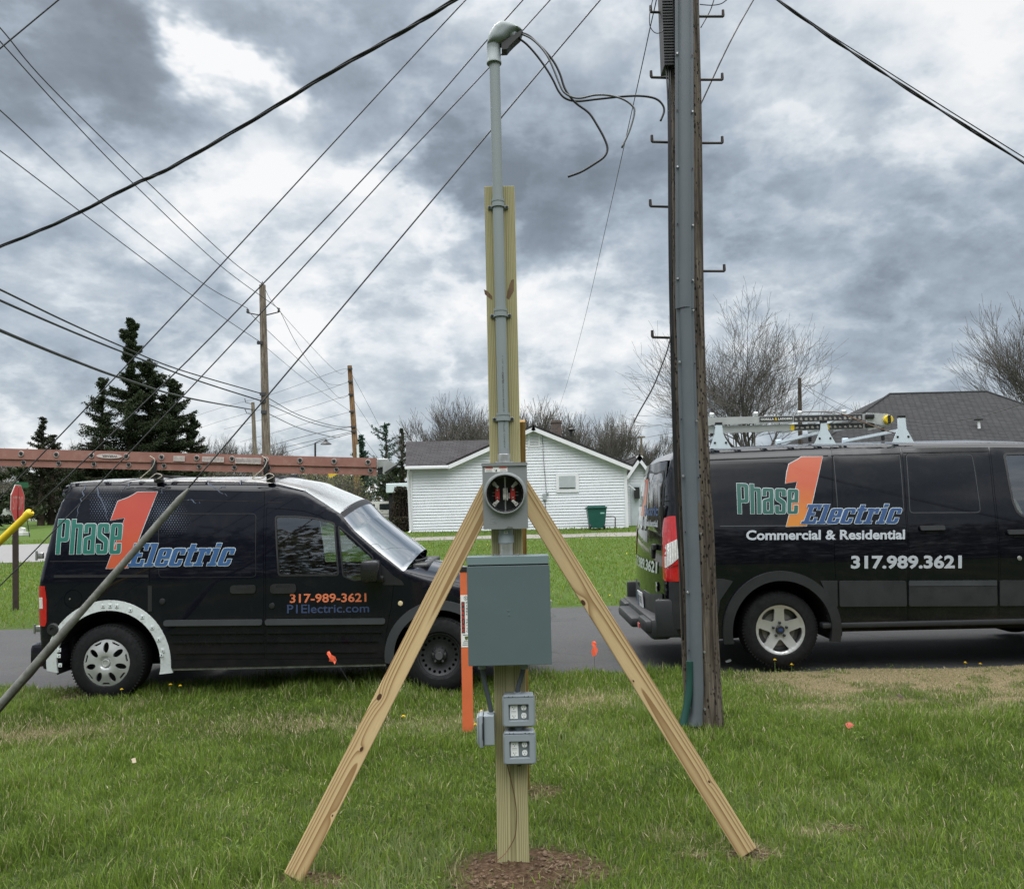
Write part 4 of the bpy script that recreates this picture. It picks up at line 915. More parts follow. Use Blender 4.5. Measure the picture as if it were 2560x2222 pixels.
mb = MB(); mb.tube(loc(catmull([at(1637, -20, YU - .1), at(1626, 25, YU - .1), at(1624, 60, YU - .1), at(1632, 78, YU - .1), at(1645, 84, YU - .1), at(1660, 74, YU - .1), at(1674, 40, YU - .1)], 8), o0), .0035, 6)
mb.build('drip_loop', M_cable, up_, smooth=True)
mb = MB(); mb.tube(loc(catmull([at(1725, 1652, YU - .14), at(1725, 1690, YU - .14), at(1720, 1745, YU - .15), at(1708, 1812, YU - .17)], 8), o0), .026, 14); mb.build('green_cable_shield', M_green, up_, smooth=40)
# plank of bark-brown shadow side left of guard: weathered backing board
# ------------------------------------------------------------------ wires
def wire(name, label, pts, r, mat=None, cat='wire', group=None, strands=1, smooth=8, n=6):
    "pts: (px, py, Y)"
    P = catmull([at(a, b, y) for a, b, y in pts], smooth); o = Vector(P[0]); mb = MB()
    if strands == 1: mb.tube(loc(P, o), r, n)
    else:
        L = [0.]
        for a, b in zip(P, P[1:]): L.append(L[-1] + (b - a).length)
        P2 = [];
        for a, b in zip(P, P[1:]): P2 += [a + (b - a) * (k / 5) for k in range(5)]
        P2.append(P[-1]); 
        for s_ in range(strands):
            Q = [];
            for i, p in enumerate(P2): t = i * .10 + s_ * 2 * math.pi / strands; Q.append(p - o + Vector((0, math.cos(t), math.sin(t))) * r * 1.05)
            mb.tube(Q, r, n)
    ob = mb.build(name, mat or M_wire, None, smooth=True); ob.location = o; return tag(ob, label, cat, group)
wire('overhead_cable', 'thick twisted black cable sweeping up from the left edge across the sky', [(-260, 722, 9.4), (0, 617, 8.6), (160, 550, 8.1), (334, 462, 7.6), (426, 420, 7.4), (634, 300, 6.9), (823, 184, 6.5), (1000, 84, 6.1), (1144, -4, 5.9), (1420, -180, 5.7), (1690, -370, 5.85)], .0095, M_cable, 'cable', strands=3)
wire('overhead_wire', 'short thin wire cutting the upper left corner of the photo', [(-60, 172, 8), (0, 122, 8), (147, 0, 8), (330, -150, 8)], .008)
GU = 'guy wires slanting down left from the utility pole'
wire('guy_wire', 'uppermost left guy wire, highest and leftmost of the four slanting parallels', [(1694, -560, 5.9), (1165, 0, 5.95), (1000, 177, 5.97), (552, 663, 6.0), (424, 799, 6.0), (187, 1050, 6.0), (0, 1245, 6.0), (-420, 1690, 6.0)], .0052, group=GU, smooth=3)
wire('guy_wire', 'guy wire running down into the yellow plastic guard at the left edge', [(1693, -400, 5.9), (1308, 0, 5.93), (1000, 349, 5.95), (571, 799, 5.95), (316, 1050, 5.92), (75, 1281, 5.9)], .0052, group=GU, smooth=3)
wire('guy_wire', 'thin guy wire without a guard crossing the lettering of the left van', [(1692, -340, 5.9), (1376, 0, 5.93), (1245, 146, 5.95), (1000, 405, 5.95), (965, 442, 5.95), (637, 799, 5.95), (379, 1073, 5.95), (313, 1142, 5.95), (145, 1316, 5.95), (0, 1464, 5.95), (-330, 1790, 5.95)], .0048, group=GU, smooth=3)
wire('guy_wire', 'lowest guy wire, ending in the long grey metal guard before the left van', [(1691, -220, 5.9), (1501, 0, 5.93), (1255, 292, 5.96), (1226, 328, 5.97), (829, 800, 6.0), (617, 1050, 6.02), (470, 1221, 6.02)], .0058, group=GU, smooth=3)
g0, g1_ = at(75, 1281, 5.9), at(-330, 1668, 5.85); d_ = (g1_ - g0)
mb = MB(); mb.tube([Vector((0, 0, 0)), d_ * .02, d_ * .03, d_], [.030, .030, .0255, .0255], 20); mb.tube([-d_ * .008, Vector((0, 0, 0))], [.024, .030], 20)
o = mb.build('guy_guard', M_yellow, None, smooth=40); o.location = g0; tag(o, 'bright yellow plastic guy guard poking in at the left edge by the stop sign', 'guy guard')
q0, q1 = at(472, 1221, 6.0), at(-75, 1848, 5.9); d_ = (q1 - q0); mb = MB(); perp = Vector((.7, 0, .6)).normalized()
P = [d_ * t + perp * .006 * math.sin(t * 9) for t in np.linspace(0, 1, 24)]; mb.tube(P, [.007] + [.024] * 2 + [.026] * 10 + [.029] * 6 + [.031] * 5, 14)
gm = mb.build('guy_guard', M_oldmetal, None, smooth=40); gm.location = q0; tag(gm, 'weathered grey metal guy guard leaning across the left van down to the grass', 'guy guard')
mb = MB(); mb.tube([d_ * t + Vector((.012, -.004, -.024)) + perp * .006 * math.sin(t * 9) for t in np.linspace(.55, .97, 12)], [.004, .014, .016, .013, .016, .011, .014, .012, .016, .010], 7); mb.build('split_edge', pm('rust_dark', (.03, .024, .018), .9, var=.4), gm, smooth=40)
LP_ = 'distribution wires coming in from the upper left to the far pole'
wire('power_line', 'power line from the upper left to the tip of the tall far pole', [(-150, -90, 14), (0, 70, 16), (121, 212, 18), (363, 450, 23), (567, 642, 29.5), (654, 709, 33)], .014, group=LP_)
wire('power_line', 'power line reaching the right insulator of the tall far pole', [(-150, -60, 14), (0, 104, 16), (165, 286, 19), (334, 460, 23), (547, 661, 30), (697, 772, 33)], .014, group=LP_)
wire('power_line', 'power line reaching the left insulator of the tall far pole', [(-150, 156, 14), (0, 276, 16), (252, 506, 21), (508, 709, 29), (619, 771, 33)], .014, group=LP_)
wire('power_line', 'lowest line from the upper left ending partway down the tall far pole', [(-150, 266, 14), (0, 377, 16), (199, 528, 20), (401, 680, 25), (484, 741, 28), (566, 799, 30.5), (652, 856, 33)], .013, group=LP_)
PHN = 'telephone cables from the left edge to the far poles'
wire('telephone_cable', 'upper telephone cable passing before the spruce top to the tall far pole', [(-120, 668, 13), (0, 724, 15), (159, 801, 18), (293, 861, 22), (445, 923, 27), (640, 980, 33), (656, 984, 33)], .022, M_cable, 'cable', group=PHN)
wire('telephone_cable', 'middle telephone cable passing before the spruce to the tall far pole', [(-120, 692, 13), (0, 751, 15), (197, 836, 19), (337, 892, 23), (490, 950, 28), (640, 998, 33), (656, 1003, 33)], .026, M_cable, 'cable', group=PHN)
wire('telephone_cable', 'lowest thick telephone cable ending at the short grey pole behind', [(-120, 770, 13), (0, 826, 15), (178, 899, 19), (318, 950, 24), (471, 995, 34), (630, 1024, 57)], .036, M_cable, 'cable', group=PHN)
QW = 'thin wires strung between the far poles'
for lab, pts in (('topmost wire from the tall far pole down to the orange-brown pole', [(657, 712, 33), (700, 779, 36), (840, 928, 48), (873, 921, 52)]),
                 ('wire from the right insulator sloping to the third attachment of the orange-brown pole', [(697, 772, 33), (757, 884, 38), (843, 991, 50), (876, 986, 52)]),
                 ('wire from the left insulator passing behind the tall pole to the orange-brown pole', [(620, 774, 33), (652, 810, 34), (798, 945, 46), (841, 962, 50), (874, 954, 52)]),
                 ('wire from the middle of the tall far pole to the fourth attachment beyond', [(660, 864, 33), (773, 957, 42), (877, 1029, 52)]),
                 ('wire falling left from the top of the orange-brown pole', [(873, 923, 52), (840, 928, 54), (678, 986, 58), (560, 1017, 66), (460, 1050, 72)]),
                 ('wire falling left from the second attachment of the orange-brown pole', [(874, 954, 52), (798, 980, 56), (674, 1017, 60), (560, 1050, 66), (505, 1068, 72)]),
                 ('wire falling left from the third attachment of the orange-brown pole', [(876, 986, 52), (738, 1028, 58), (560, 1073, 66)]),
                 ('wire falling left from the fourth attachment of the orange-brown pole', [(877, 1029, 52), (790, 1052, 56), (687, 1081, 60), (600, 1105, 66)]),
                 ('sagging cable leaving the tall far pole at its upper telephone bolt', [(665, 992, 33), (751, 1039, 40), (837, 1065, 50), (882, 1066, 52)]),
                 ('sagging cable leaving the tall far pole at its middle telephone bolt', [(665, 1008, 33), (783, 1058, 43), (883, 1079, 52)]),
                 ('sagging cable leaving the tall far pole at its lowest telephone bolt', [(665, 1031, 33), (751, 1071, 40), (830, 1092, 47), (850, 1092, 49)]),
                 ('low cable running left from the base zone of the orange-brown pole', [(882, 1066, 52), (780, 1086, 57), (687, 1111, 62), (600, 1136, 68)]),
                 ('second low cable running left from the orange-brown pole', [(883, 1079, 52), (780, 1102, 57), (694, 1123, 62), (600, 1150, 68)]),
                 ('lowest cable running left from the orange-brown pole towards the roofs', [(884, 1083, 52), (846, 1092, 54), (706, 1133, 62), (600, 1165, 68)]),
                 ('thin guy on the right of the orange-brown pole, from near its top', [(880, 936, 52), (919, 1009, 56), (962, 1092, 60)]),
                 ('thin guy on the right of the orange-brown pole, from its upper middle', [(884, 1000, 52), (951, 1103, 56), (990, 1165, 60)]),
                 ('thin guy on the right of the orange-brown pole, from its lower part', [(889, 1068, 52), (942, 1141, 56), (1000, 1225, 60)])):
    thick = 'cable' in lab; wire('span_wire', lab, pts, .018 if thick else .011, group=QW, smooth=6, n=4)
wire('drop_wire', 'thin drop wire falling from beside the pole steps towards the house trees', [(1650, -60, 5.7), (1641, 0, 5.8), (1624, 76, 6.2), (1586, 250, 7.6), (1523, 531, 12), (1461, 800, 20), (1420, 950, 29), (1396, 1025, 36)], .0042)
wire('overhead_wire', 'single wire rising to the right from behind the utility pole', [(1748, 268, 6.1), (1757, 250, 6.1), (1823, 110, 6.2), (1885, -2, 6.4), (2020, -230, 6.6)], .0062, M_cable)
wire('overhead_wire', 'short wire at the top edge right behind the utility pole', [(1752, 70, 6.1), (1775, 28, 6.1), (1788, -10, 6.1), (1810, -80, 6.2)], .0042, M_cable)
wire('overhead_wire', 'curved loop of wire at the top edge right of the utility pole', [(1750, 12, 6.05), (1778, 14, 6.1), (1800, 11, 6.1), (1812, 4, 6.1), (1820, -6, 6.1), (1824, -40, 6.1)], .0042, M_cable)
wire('service_drop', 'thick twisted cable crossing the upper right sky down to the right edge', [(1800, -100, 6.0), (1940, -2, 5.9), (2062, 85, 5.85), (2181, 165, 5.8), (2330, 262, 5.7), (2560, 408, 5.6), (2900, 620, 5.5), (5200, 1500, 5.0)], .0068, M_cable, 'cable', strands=2)
wire('service_drop', 'single strand running just above the thick cable in the upper right', [(1800, -103, 6.0), (1944, -2, 5.9), (2062, 79, 5.85), (2181, 155, 5.8), (2330, 250, 5.7), (2560, 394, 5.6), (2900, 604, 5.5), (5200, 1480, 5.0)], .0042, M_cable, 'cable')
# ------------------------------------------------------------------ far poles
def farpole(name, label, px, py0, py1, Y, r, mat, group=None):
    a, b = at(px[0], py0, Y), at(px[1], py1, Y); a2 = Vector((a.x + (a.x - b.x) * 0, Y, gz(a.x, Y) - .2)); a2.x = a.x + (a.x - b.x) / (b.z - a.z) * (a.z - a2.z) * -1 if False else a.x
    t = thing(name, label, 'utility pole', loc=a2, group=group); mb = MB(); mb.tube([Vector((0, 0, 0)), a - a2, b - a2], [r * 1.25, r * 1.15, r * .85], 14); mb.build('pole', mat, t, smooth=40); return t, a2
t, o1 = farpole('utility_pole', 'tall grey-brown far pole with two side insulators, behind the left van', (666, 656), 1140, 713, 33, .15, M_polefar)
for (xa, xb, ya, yb) in ((656, 619, 789, 782), (660, 697, 789, 780)):
    mb = MB(); mb.tube([at(xa, ya, 33) - o1, at(xb, yb, 33) - o1], .028, 6); arm = mb.build('insulator_arm', M_wire, t); mb = MB(); p = at(xb, yb, 33) - o1; mb.lathe([(.0, -.02), (.05, 0), (.06, .05), (.03, .09), (.06, .12), (.03, .17), (0, .18)], p, 'Z', 8); mb.build('insulator', pm('brown_glaze', (.03, .03, .035), .4), arm)
mb = MB(); mb.lathe([(.0, 0), (.05, 0), (.06, .06), (0, .2)], at(656, 714, 33) - o1, 'Z', 8); mb.build('pin', M_wire, t)
for (x, y) in ((650, 857), (657, 985), (658, 1003), (660, 1030)): mb = MB(); mb.box(at(x, y, 32.85) - o1, (.22, .12, .12)); mb.build('bracket', M_wire, t)
t, o1 = farpole('utility_pole', 'shorter orange-brown far pole with bare top, right of the tall far pole', (891, 874), 1160, 914, 52, .17, M_polefar2)
for (x, y) in ((875, 922), (876, 954), (877, 986), (879, 1029), (883, 1067), (884, 1079)): mb = MB(); mb.box(at(x, y, 51.8) - o1, (.3, .12, .10)); mb.build('bracket', M_wire, t)
mb = MB(); mb.tube([at(894, 1112, 51.7) - o1, at(896, 1170, 51.7) - o1], .08, 8); mb.build('riser_pipe', M_white, t)
t, o1 = farpole('utility_pole', 'short grey far pole partly hidden left of the tall far pole', (638, 632), 1150, 1006, 57, .14, M_polefar)
mb = MB(); mb.tube([at(630, 1010, 57) - o1, at(614, 1006, 57) - o1, at(612, 996, 57) - o1], .03, 5); mb.build('bracket', M_wire, t); mb = MB(); mb.tube([at(633, 1036, 57) - o1, at(617, 1033, 57) - o1, at(612, 1022, 57) - o1], .03, 5); mb.build('bracket', M_wire, t)
t, o1 = farpole('utility_pole', 'dark bare pole standing behind the right van and its ladder', (2001, 1999), 1110, 945, 40, .095, M_pole)
t, o1 = farpole('utility_pole', 'tiny distant pole with a crossarm beside the small white building', (1604, 1603), 1135, 1091, 75, .11, M_polefar)
mb = MB(); mb.beam(at(1593, 1093, 75) - o1, at(1613, 1092, 75) - o1, .12, .14); mb.build('crossarm', M_polefar, t)
wire('overhead_wire', 'thin wire from the tiny distant pole past the utility pole', [(1560, 1099, 76), (1604, 1095, 75), (1680, 1082, 60), (1760, 1070, 50)], .016, n=4)
wire('overhead_wire', 'upper thin wire from the dark pole down to the big roof', [(2001, 958, 40), (2060, 990, 39), (2150, 1035, 38)], .010, n=4)
wire('overhead_wire', 'lower thin wire from the dark pole down to the big roof', [(2001, 962, 40), (2060, 1004, 39), (2120, 1040, 38)], .010, n=4)
wire('drop_wire', 'sagging drop wire crossing in front of the big grey roof', [(2760, 930, 24), (2560, 1008, 28), (2444, 1042, 30), (2330, 1058, 31), (2215, 1058, 32), (2060, 1030, 34)], .013, n=4)
# street lamps
def street_lamp(pole_px, py0, py1, head, Y, label):
    a = at(pole_px, py0, Y); b = at(pole_px, py1, Y); base = Vector((a.x, Y, gz(a.x, Y) - .05)); t = thing('street_lamp', label, 'street lamp', loc=base, group='gooseneck street lamps in the distance')
    mb = MB(); mb.tube([Vector((0, 0, 0)), b - base], .07, 8); mb.build('pole', M_black, t, smooth=40)
    h = at(head[0], head[1], Y) - base; mb = MB(); mb.tube(catmull([b - base, b - base + (h - (b - base)) * .5 + Vector((0, 0, .12)), h + Vector((0, 0, .15)), h], 5), .03, 6); mb.build('arm', M_black, t)
    mb = MB(); s = Y / 60; mb.lathe([(.08 * s, .12 * s), (.12 * s, .0), (.42 * s, -.22 * s), (.40 * s, -.24 * s), (.0, -.14 * s)], h, 'Z', 14); mb.build('lamp_shade', M_steel, t)
street_lamp(788, 1160, 1107, (815, 1103), 60, 'gooseneck street lamp seen above the red ladder, left of the orange-brown pole')
street_lamp(1116, 1110, 1080, (1133, 1074), 75, 'gooseneck street lamp above the dark roof of the white house')
# ------------------------------------------------------------------ stop sign
s0 = at(42, 1530, 14.); s0.z = gz(s0.x, 14.) ; st = thing('stop_sign', 'red octagonal stop sign seen nearly edge-on on a dark post by the far kerb', 'stop sign', loc=s0)
tp = at(40, 1215, 14.) - s0; mb = MB(); mb.beam((0, 0, -.2), (tp.x, 0, tp.z), .055, .03); 
for s_ in (-1, 1): mb.beam((s_ * .03, -.02, -.2), (tp.x + s_ * .03, -.02, tp.z), .016, .04)
mb.build('post', pm('brown_post', (.045, .03, .025), .6, metal=.3, var=.3, vscale=10), st)
cS = at(45.5, 1257, 14.) - s0; ang = R_(10.5 + 90 + 2); ex = Vector((math.cos(ang), math.sin(ang), 0)); Ms = frame(cS - Vector((0, .02, 0)), ex, (0, 0, 1))
def octo(r): return [(r * math.cos(R_(22.5 + 45 * k)), r * math.sin(R_(22.5 + 45 * k))) for k in range(8)]
rS = .335
mb = MB(); mb.prism(octo(rS), -.004, .004, M=Ms); sgn = mb.build('sign_plate', pm('sign_border', (.52, .42, .40), .5, var=.06), st)
mb = MB(); mb.prism(octo(rS * .95), -.0062, -.0042, M=Ms); mb.build('sign_face', pm('sign_red', (.50, .035, .035), .5, var=.1), sgn)
flat_text('STOP', Ms, -.235, -.12, .47, .235, pm('faded_letters', (.48, .20, .18), .5), 'lettering', sgn, bold=.012, y=-.0072)
for zc_ in (.27, -.27): mb = MB(); mb.lathe([(0, -.004), (.008, -.004), (.01, 0)], Ms @ Vector((0, -.006, zc_)), 'Y', 8); mb.build('bolt', M_zinc, sgn)
mb = MB(); mb.beam((tp.x - .015, -.06, tp.z + .025), (tp.x + .03, .3, tp.z + .025), .012, .09, up=(0, 0, 1)); mb.build('street_name_plate', pm('sign_green', (.02, .11, .05), .5), st)
# ------------------------------------------------------------------ orange cable marker, flags, litter
s0 = at(1170, 1822, 5.95); tpx = at(1150.5, 1428, 5.95); Mk = frame(s0, (1, 0, 0), tpx - s0); mk = thing('cable_marker', 'flat orange fiber optic warning stake with black cap beside the grey panel', 'marker post', mat=Mk); hM = (tpx - s0).length
mb = MB(); mb.box((0, 0, hM / 2 - .03), (.078, .006, hM + .06), bev=.002); mb.box((-.034, .006, hM / 2), (.008, .012, hM)); mb.box((.034, .006, hM / 2), (.008, .012, hM)); mb.build('stake', M_orange, mk)
mb = MB(); mb.box((0, .003, hM + .014), (.082, .022, .036), bev=.003); mb.build('cap', M_black, mk)
def K(py): return (Mk.inverted() @ at(1160, py, 5.95)).z
zt_, zb_ = K(1487), K(1617); mb = MB(); mb.box((0, -.0038, (zt_ + zb_) / 2), (.074, .0016, zt_ - zb_)); stk = mb.build('warning_sticker', M_label, mk); hh = zt_ - zb_
mb = MB(); cz_ = zt_ - .060 * hh; mb.tube([(.012 * 1 * math.cos(t) + .0, -.0052, cz_ + .014 * math.sin(t)) for t in np.linspace(0, 2 * math.pi, 25)], .0011, 5, cap=False); mb.tube([(-.009, -.0052, cz_ + .010), (.009, -.0052, cz_ - .010)], .0011, 5); mb.beam((-.001, -.0052, cz_ - .008), (.003, -.0052, cz_ + .008), .003, .001); mb.build('no_digging_symbol', M_ink, stk)
mb = MB(); mb.box((-.020, -.0052, zt_ - .43 * hh), (.024, .0012, .60 * hh)); mb.build('black_band', M_ink, stk)
for i, ch in enumerate('WARNING'):
    w = .017 if ch != 'I' else .006; flat_text(ch, None, -.020 - w / 2, zt_ - (.135 + (i + .92) * .083) * hh, w, .064 * hh, M_labelred, 'letter', stk, bold=.03, y=-.0062)
for i, ch in enumerate('FIBER OPTIC'):
    if ch == ' ': continue
    w = .011 if ch != 'I' else .004; flat_text(ch, None, .006 - w / 2, zt_ - (.125 + (i + .85) * .0545) * hh, w, .038 * hh, M_ink, 'letter', stk, bold=.02, y=-.005)
for i, ch in enumerate('CABLE'): flat_text(ch, None, .026 - .0055, zt_ - (.28 + (i + .85) * .0545) * hh, .011, .038 * hh, M_ink, 'letter', stk, bold=.02, y=-.005)
mb = MB(); mb.prism([(-.012, zb_ + .21 * hh), (.012, zb_ + .21 * hh), (.010, zb_ + .15 * hh), (0, zb_ + .135 * hh), (-.010, zb_ + .15 * hh)], -.0052, -.0046); mb.build('emblem', pm('olive', (.10, .12, .03), .5), stk)
mb = MB()
for z_, w in ((.235, .05), (.12, .034), (.085, .05), (.045, .058)): mb.box((0, -.0049, zb_ + z_ * hh), (w, .0006, .012 * hh))
mb.build('fine_print', M_ink, stk)
def flag(label, tip, pts, foot, Y, col, name='survey_flag'):
    P = [at(a, b, Y) for a, b in pts]; f = at(foot[0], foot[1], Y); f.z = gz(f.x, f.y); t = thing(name, label, 'survey flag', loc=f)
    mb = MB(); q = at(tip[0], tip[1], Y) - f; mb.tube([Vector((0, 0, 0)), q], .0016, 5); mb.build('wire_stem', M_wire, t)
    n = len(P); mb = MB(); vs = [p - f + Vector((0, .006 * math.sin(i * 2.1), 0)) for i, p in enumerate(P)]; mb.add(vs + [v + Vector((0, .0012, 0)) for v in vs], [tuple(range(n)), tuple(range(2 * n - 1, n - 1, -1))] + [(i, (i + 1) % n, (i + 1) % n + n, i + n) for i in range(n)]); mb.build('flag', col, t)
flag('bent orange marking flag in the grass before the left van door', (836, 1646), [(818, 1629), (823, 1627), (829, 1636), (838, 1641), (841, 1650), (837, 1660), (833, 1654), (822, 1653), (824, 1645), (817, 1634)], (905, 1705), 7.0, M_flag)
flag('small upright orange flag between the right brace and the utility pole', (1486, 1640), [(1480, 1603), (1487, 1602), (1491, 1608), (1490, 1616), (1495, 1624), (1490, 1637), (1482, 1641), (1478, 1628), (1483, 1616), (1479, 1610)], (1487, 1668), 7.45, M_flag)
def scrap(label, pts, Y, mat, name, cat):
    P = [at(a, b, Y) for a, b in pts]; c = sum(P, Vector()) / len(P); g_ = gz(c.x, c.y); vs = [p - c for p in P]; vs = [Vector((v.x, v.z * .6, v.z * .8)) for v in vs]; n = len(vs)
    mb = MB(); mb.add(vs + [v + Vector((0, .004, -.002)) for v in vs], [tuple(range(n)), tuple(range(2 * n - 1, n - 1, -1))] + [(i, (i + 1) % n, (i + 1) % n + n, i + n) for i in range(n)]); o = mb.build(name, mat); c.z = max(c.z, g_ + .03); o.location = c; return tag(o, label, cat)
scrap('torn red flag scrap lying in the grass right of the utility pole', [(2116, 1807), (2127, 1805), (2136, 1813), (2129, 1818), (2118, 1822), (2114, 1812)], 5.85, pm('red_scrap', (.45, .06, .04), .6), 'flag_scrap', 'litter')
scrap('crumpled white paper under the front edge of the right van', [(1813, 1652), (1826, 1646), (1829, 1649), (1827, 1653), (1816, 1656)], 8.3, M_white, 'paper_scrap', 'litter')
scrap('dark curled dead leaf in the grass at right', [(2243, 1748), (2250, 1744), (2258, 1752), (2256, 1758), (2250, 1755)], 6.7, pm('dead_leaf', (.06, .04, .025), .8), 'dead_leaf', 'leaf')
scrap('pale dry leaf lying flat on the lawn left of the brace', [(327, 1896), (336, 1893), (342, 1905), (333, 1907)], 5.0, pm('pale_leaf', (.38, .31, .22), .8), 'dead_leaf', 'leaf')
def dandelion(px, py, Y, label, r=.016):
    p = at(px, py, Y); z = gz(p.x, p.y); t = thing('dandelion', label, 'flower', loc=(p.x, p.y, z), group='yellow dandelions in the near lawn'); h = max(.03, p.z - z)
    mb = MB(); mb.tube([Vector((0, 0, 0)), Vector((.004, 0, h))], .0018, 5); mb.build('stem', pm('stem_green', (.12, .2, .05), .6), t)
    mb = MB()
    for k in range(26):
        a = k * 2.4; q = r * (.5 + .5 * (k % 3) / 2); d = Vector((math.cos(a), math.sin(a), 0)); s_ = Vector((-math.sin(a), math.cos(a), 0)) * .003; b = Vector((.004, 0, h)); u = Vector((0, 0, r * (.7 - .25 * (k % 3))))
        mb.add([b - s_, b + s_, b + d * q + u + s_, b + d * q + u - s_], [(0, 1, 2, 3)])
    mb.build('flower_head', pm('dandelion_yellow', (.78, .55, .02), .6), t, fixn=False)
for px, py, Y, l in ((303, 1724, 7.15, 'dandelion at the foot of the left van rear wheel'), (449, 1715, 7.2, 'dandelion under the left van side, right of its rear wheel'), (425, 1712, 7.25, 'small dandelion next to the left van rear wheel, beside a larger one'), (1202, 1778, 6.3, 'dandelion beside the side outlet box, right of the orange stake'), (1187, 1812, 6.0, 'dandelion at the base of the orange stake'), (1936, 1650, 7.7, 'dandelion in front of the right van rear tyre'), (1978, 1662, 7.6, 'dandelion just right of the right van rear tyre'), (2450, 1660, 7.7, 'bright dandelion in the straw patch at the right'), (2412, 1657, 7.75, 'small dandelion in the straw patch at the right'), (1007, 1791, 6.1, 'low dandelion left of the orange stake, near the brace')):
    dandelion(px, py, Y, l)

# ------------------------------------------------------------------ vans
class Van:
    """side-view profile driven body. local frame: x forward from the rear axle, y 0 = centre line, z up; near side is -y."""
    def __init__(s, name, label, X0, ysurf, half, yedge):
        s.X0, s.W, s.yc = X0, half, ysurf + half; s.root = thing(name, label, 'van', loc=(X0, s.yc, 0)); s.yedge = yedge
    def base(s, z):
        z = np.asarray(z, float); r = s.W - s.tumble * np.clip((z - s.belt) / (s.ztop - s.belt), 0, None) ** 1.5 - .035 * np.clip((.62 - z) / .4, 0, 1) ** 1.5
        return r
    def w(s, x, z):
        x = np.asarray(x, float); z = np.asarray(z, float); w = s.base(z)
        def rr(d, r): q = np.clip(1 - d / r, 0, 1); return r * (1 - np.sqrt(np.clip(1 - q * q, 0, 1)))
        a = rr(np.clip(s.zt(x) - z, 0, None), s.rt(x)); b = rr(np.clip(x - s.xr(z), 0, None), s.rrear); c = s.nose(x, z)
        return w - np.sqrt(a * a + b * b) - c
    def edgepts(s):
        "extra rows of points along the rounded roof and rear edges"
        if not hasattr(s, '_e'):
            xs_ = np.arange(s.tx[0] + .02, s.tx[-1], .045); E_ = [np.stack([xs_, s.zt(xs_) - d], 1) for d in (.0045, .011, .021, .036, .056)]
            zs_ = np.arange(s.rz[0], s.rz[-1] - .08, .05); E_ += [np.stack([s.xr(zs_) + d, zs_], 1) for d in (.0045, .012, .025, .045, .07)]; s._e = np.concatenate(E_)
        return s._e
    def zt(s, x): return np.interp(x, s.tx, s.tz)
    def xr(s, z): return np.interp(z, s.rz, s.rx)
    def L(s, px, py, off=0.):
        "pixel -> (x, z) on the near side surface"
        yy = s.yc - s.W
        for _ in range(4):
            p = at(px, py, yy); x, z = p.x - s.X0, p.z; yy = s.yc - float(s.w(x, z)) - off
        p = at(px, py, yy); return (p.x - s.X0, p.z)
    def P(s, pts): return [s.L(*p) for p in pts]
    def surf(s, name, loops, mat, parent=None, off=0., thick=.012, side=-1, step=.07, both=False, smooth=True):
        loops = [densify(lp, .045) for lp in loops]
        V, Fc = cdt(loops, step, s.edgepts()); V = np.array(V); mb = MB()
        for sd in ((-1, 1) if both else (side,)):
            y = sd * (s.w(V[:, 0], V[:, 1]) + off); f2 = []
            for f in Fc:
                a, b, c = [V[i] for i in f]; cr = (b[0] - a[0]) * (c[1] - a[1]) - (b[1] - a[1]) * (c[0] - a[0]); f2.append(f if (cr > 0) == (sd < 0) else f[::-1])
            mb.add([(p[0], yy, p[1]) for p, yy in zip(V, y)], f2)
            if thick:
                for lp in loops:
                    A_ = np.array(lp); yy = sd * (s.w(A_[:, 0], A_[:, 1]) + off); k = len(lp)
                    mb.add([(p[0], q, p[1]) for p, q in zip(A_, yy)] + [(p[0], q - sd * thick, p[1]) for p, q in zip(A_, yy)], [(i, (i + 1) % k, (i + 1) % k + k, i + k) for i in range(k)])
        return mb.build(name, mat, parent or s.root, smooth=35 if smooth else False, fixn=False)
    def text(s, name, txt, quad, mat, parent, off, bold=.02, shear=0., outline=0., space=1.):
        "quad = pixel corners TL, TR, BR, BL of the lettering's box on the near side"
        q = [s.L(*p) for p in quad]; V, Fc = text2d(txt, bold, shear, outline, space); mb = MB(); vs = []
        for u, v_ in V:
            x = (q[3][0] * (1 - u) + q[2][0] * u) * (1 - v_) + (q[0][0] * (1 - u) + q[1][0] * u) * v_; z = (q[3][1] * (1 - u) + q[2][1] * u) * (1 - v_) + (q[0][1] * (1 - u) + q[1][1] * u) * v_
            vs.append((x, 0, z))
        bm = bmesh.new(); bv = [bm.verts.new(v) for v in vs]
        for f in Fc:
            try: bm.faces.new([bv[i] for i in f])
            except ValueError: pass
        z0, z1 = min(v[2] for v in vs), max(v[2] for v in vs)
        for zz_ in np.arange(z0 + .05, z1, .05): bmesh.ops.bisect_plane(bm, geom=bm.verts[:] + bm.edges[:] + bm.faces[:], plane_co=(0, 0, zz_), plane_no=(0, 0, 1))
        for v in bm.verts: v.co.y = -(float(s.w(v.co.x, v.co.z)) + off)
        me = bpy.data.meshes.new(name); bm.to_mesh(me); bm.free(); me.materials.append(mat); return link(bpy.data.objects.new(name, me), parent)
    def skin(s, name, x0, x1, mat, parent=None, crown=None, n=60, ny=22):
        "roof / windscreen / bonnet strip between the two side edges, from station x0 to x1"
        xs = np.linspace(x0, x1, n); mb = MB(); vs = []; fs = []
        for x in xs:
            z = float(s.zt(x)); wt = float(s.w(x, z)) + .0005; c = crown(x)
            e1, e2 = float(s.w(x, z - .013)) + .0016, float(s.w(x, z - .004)) + .0013
            vs += [(x, -e1, z - .013), (x, -e2, z - .004)] + [(x + c * s.fwd(x) * (1 - t * t), t * wt, z + c * (1 - t * t)) for t in np.linspace(-1, 1, ny)[1:-1]] + [(x, e2, z - .004), (x, e1, z - .013)]
        ny += 2
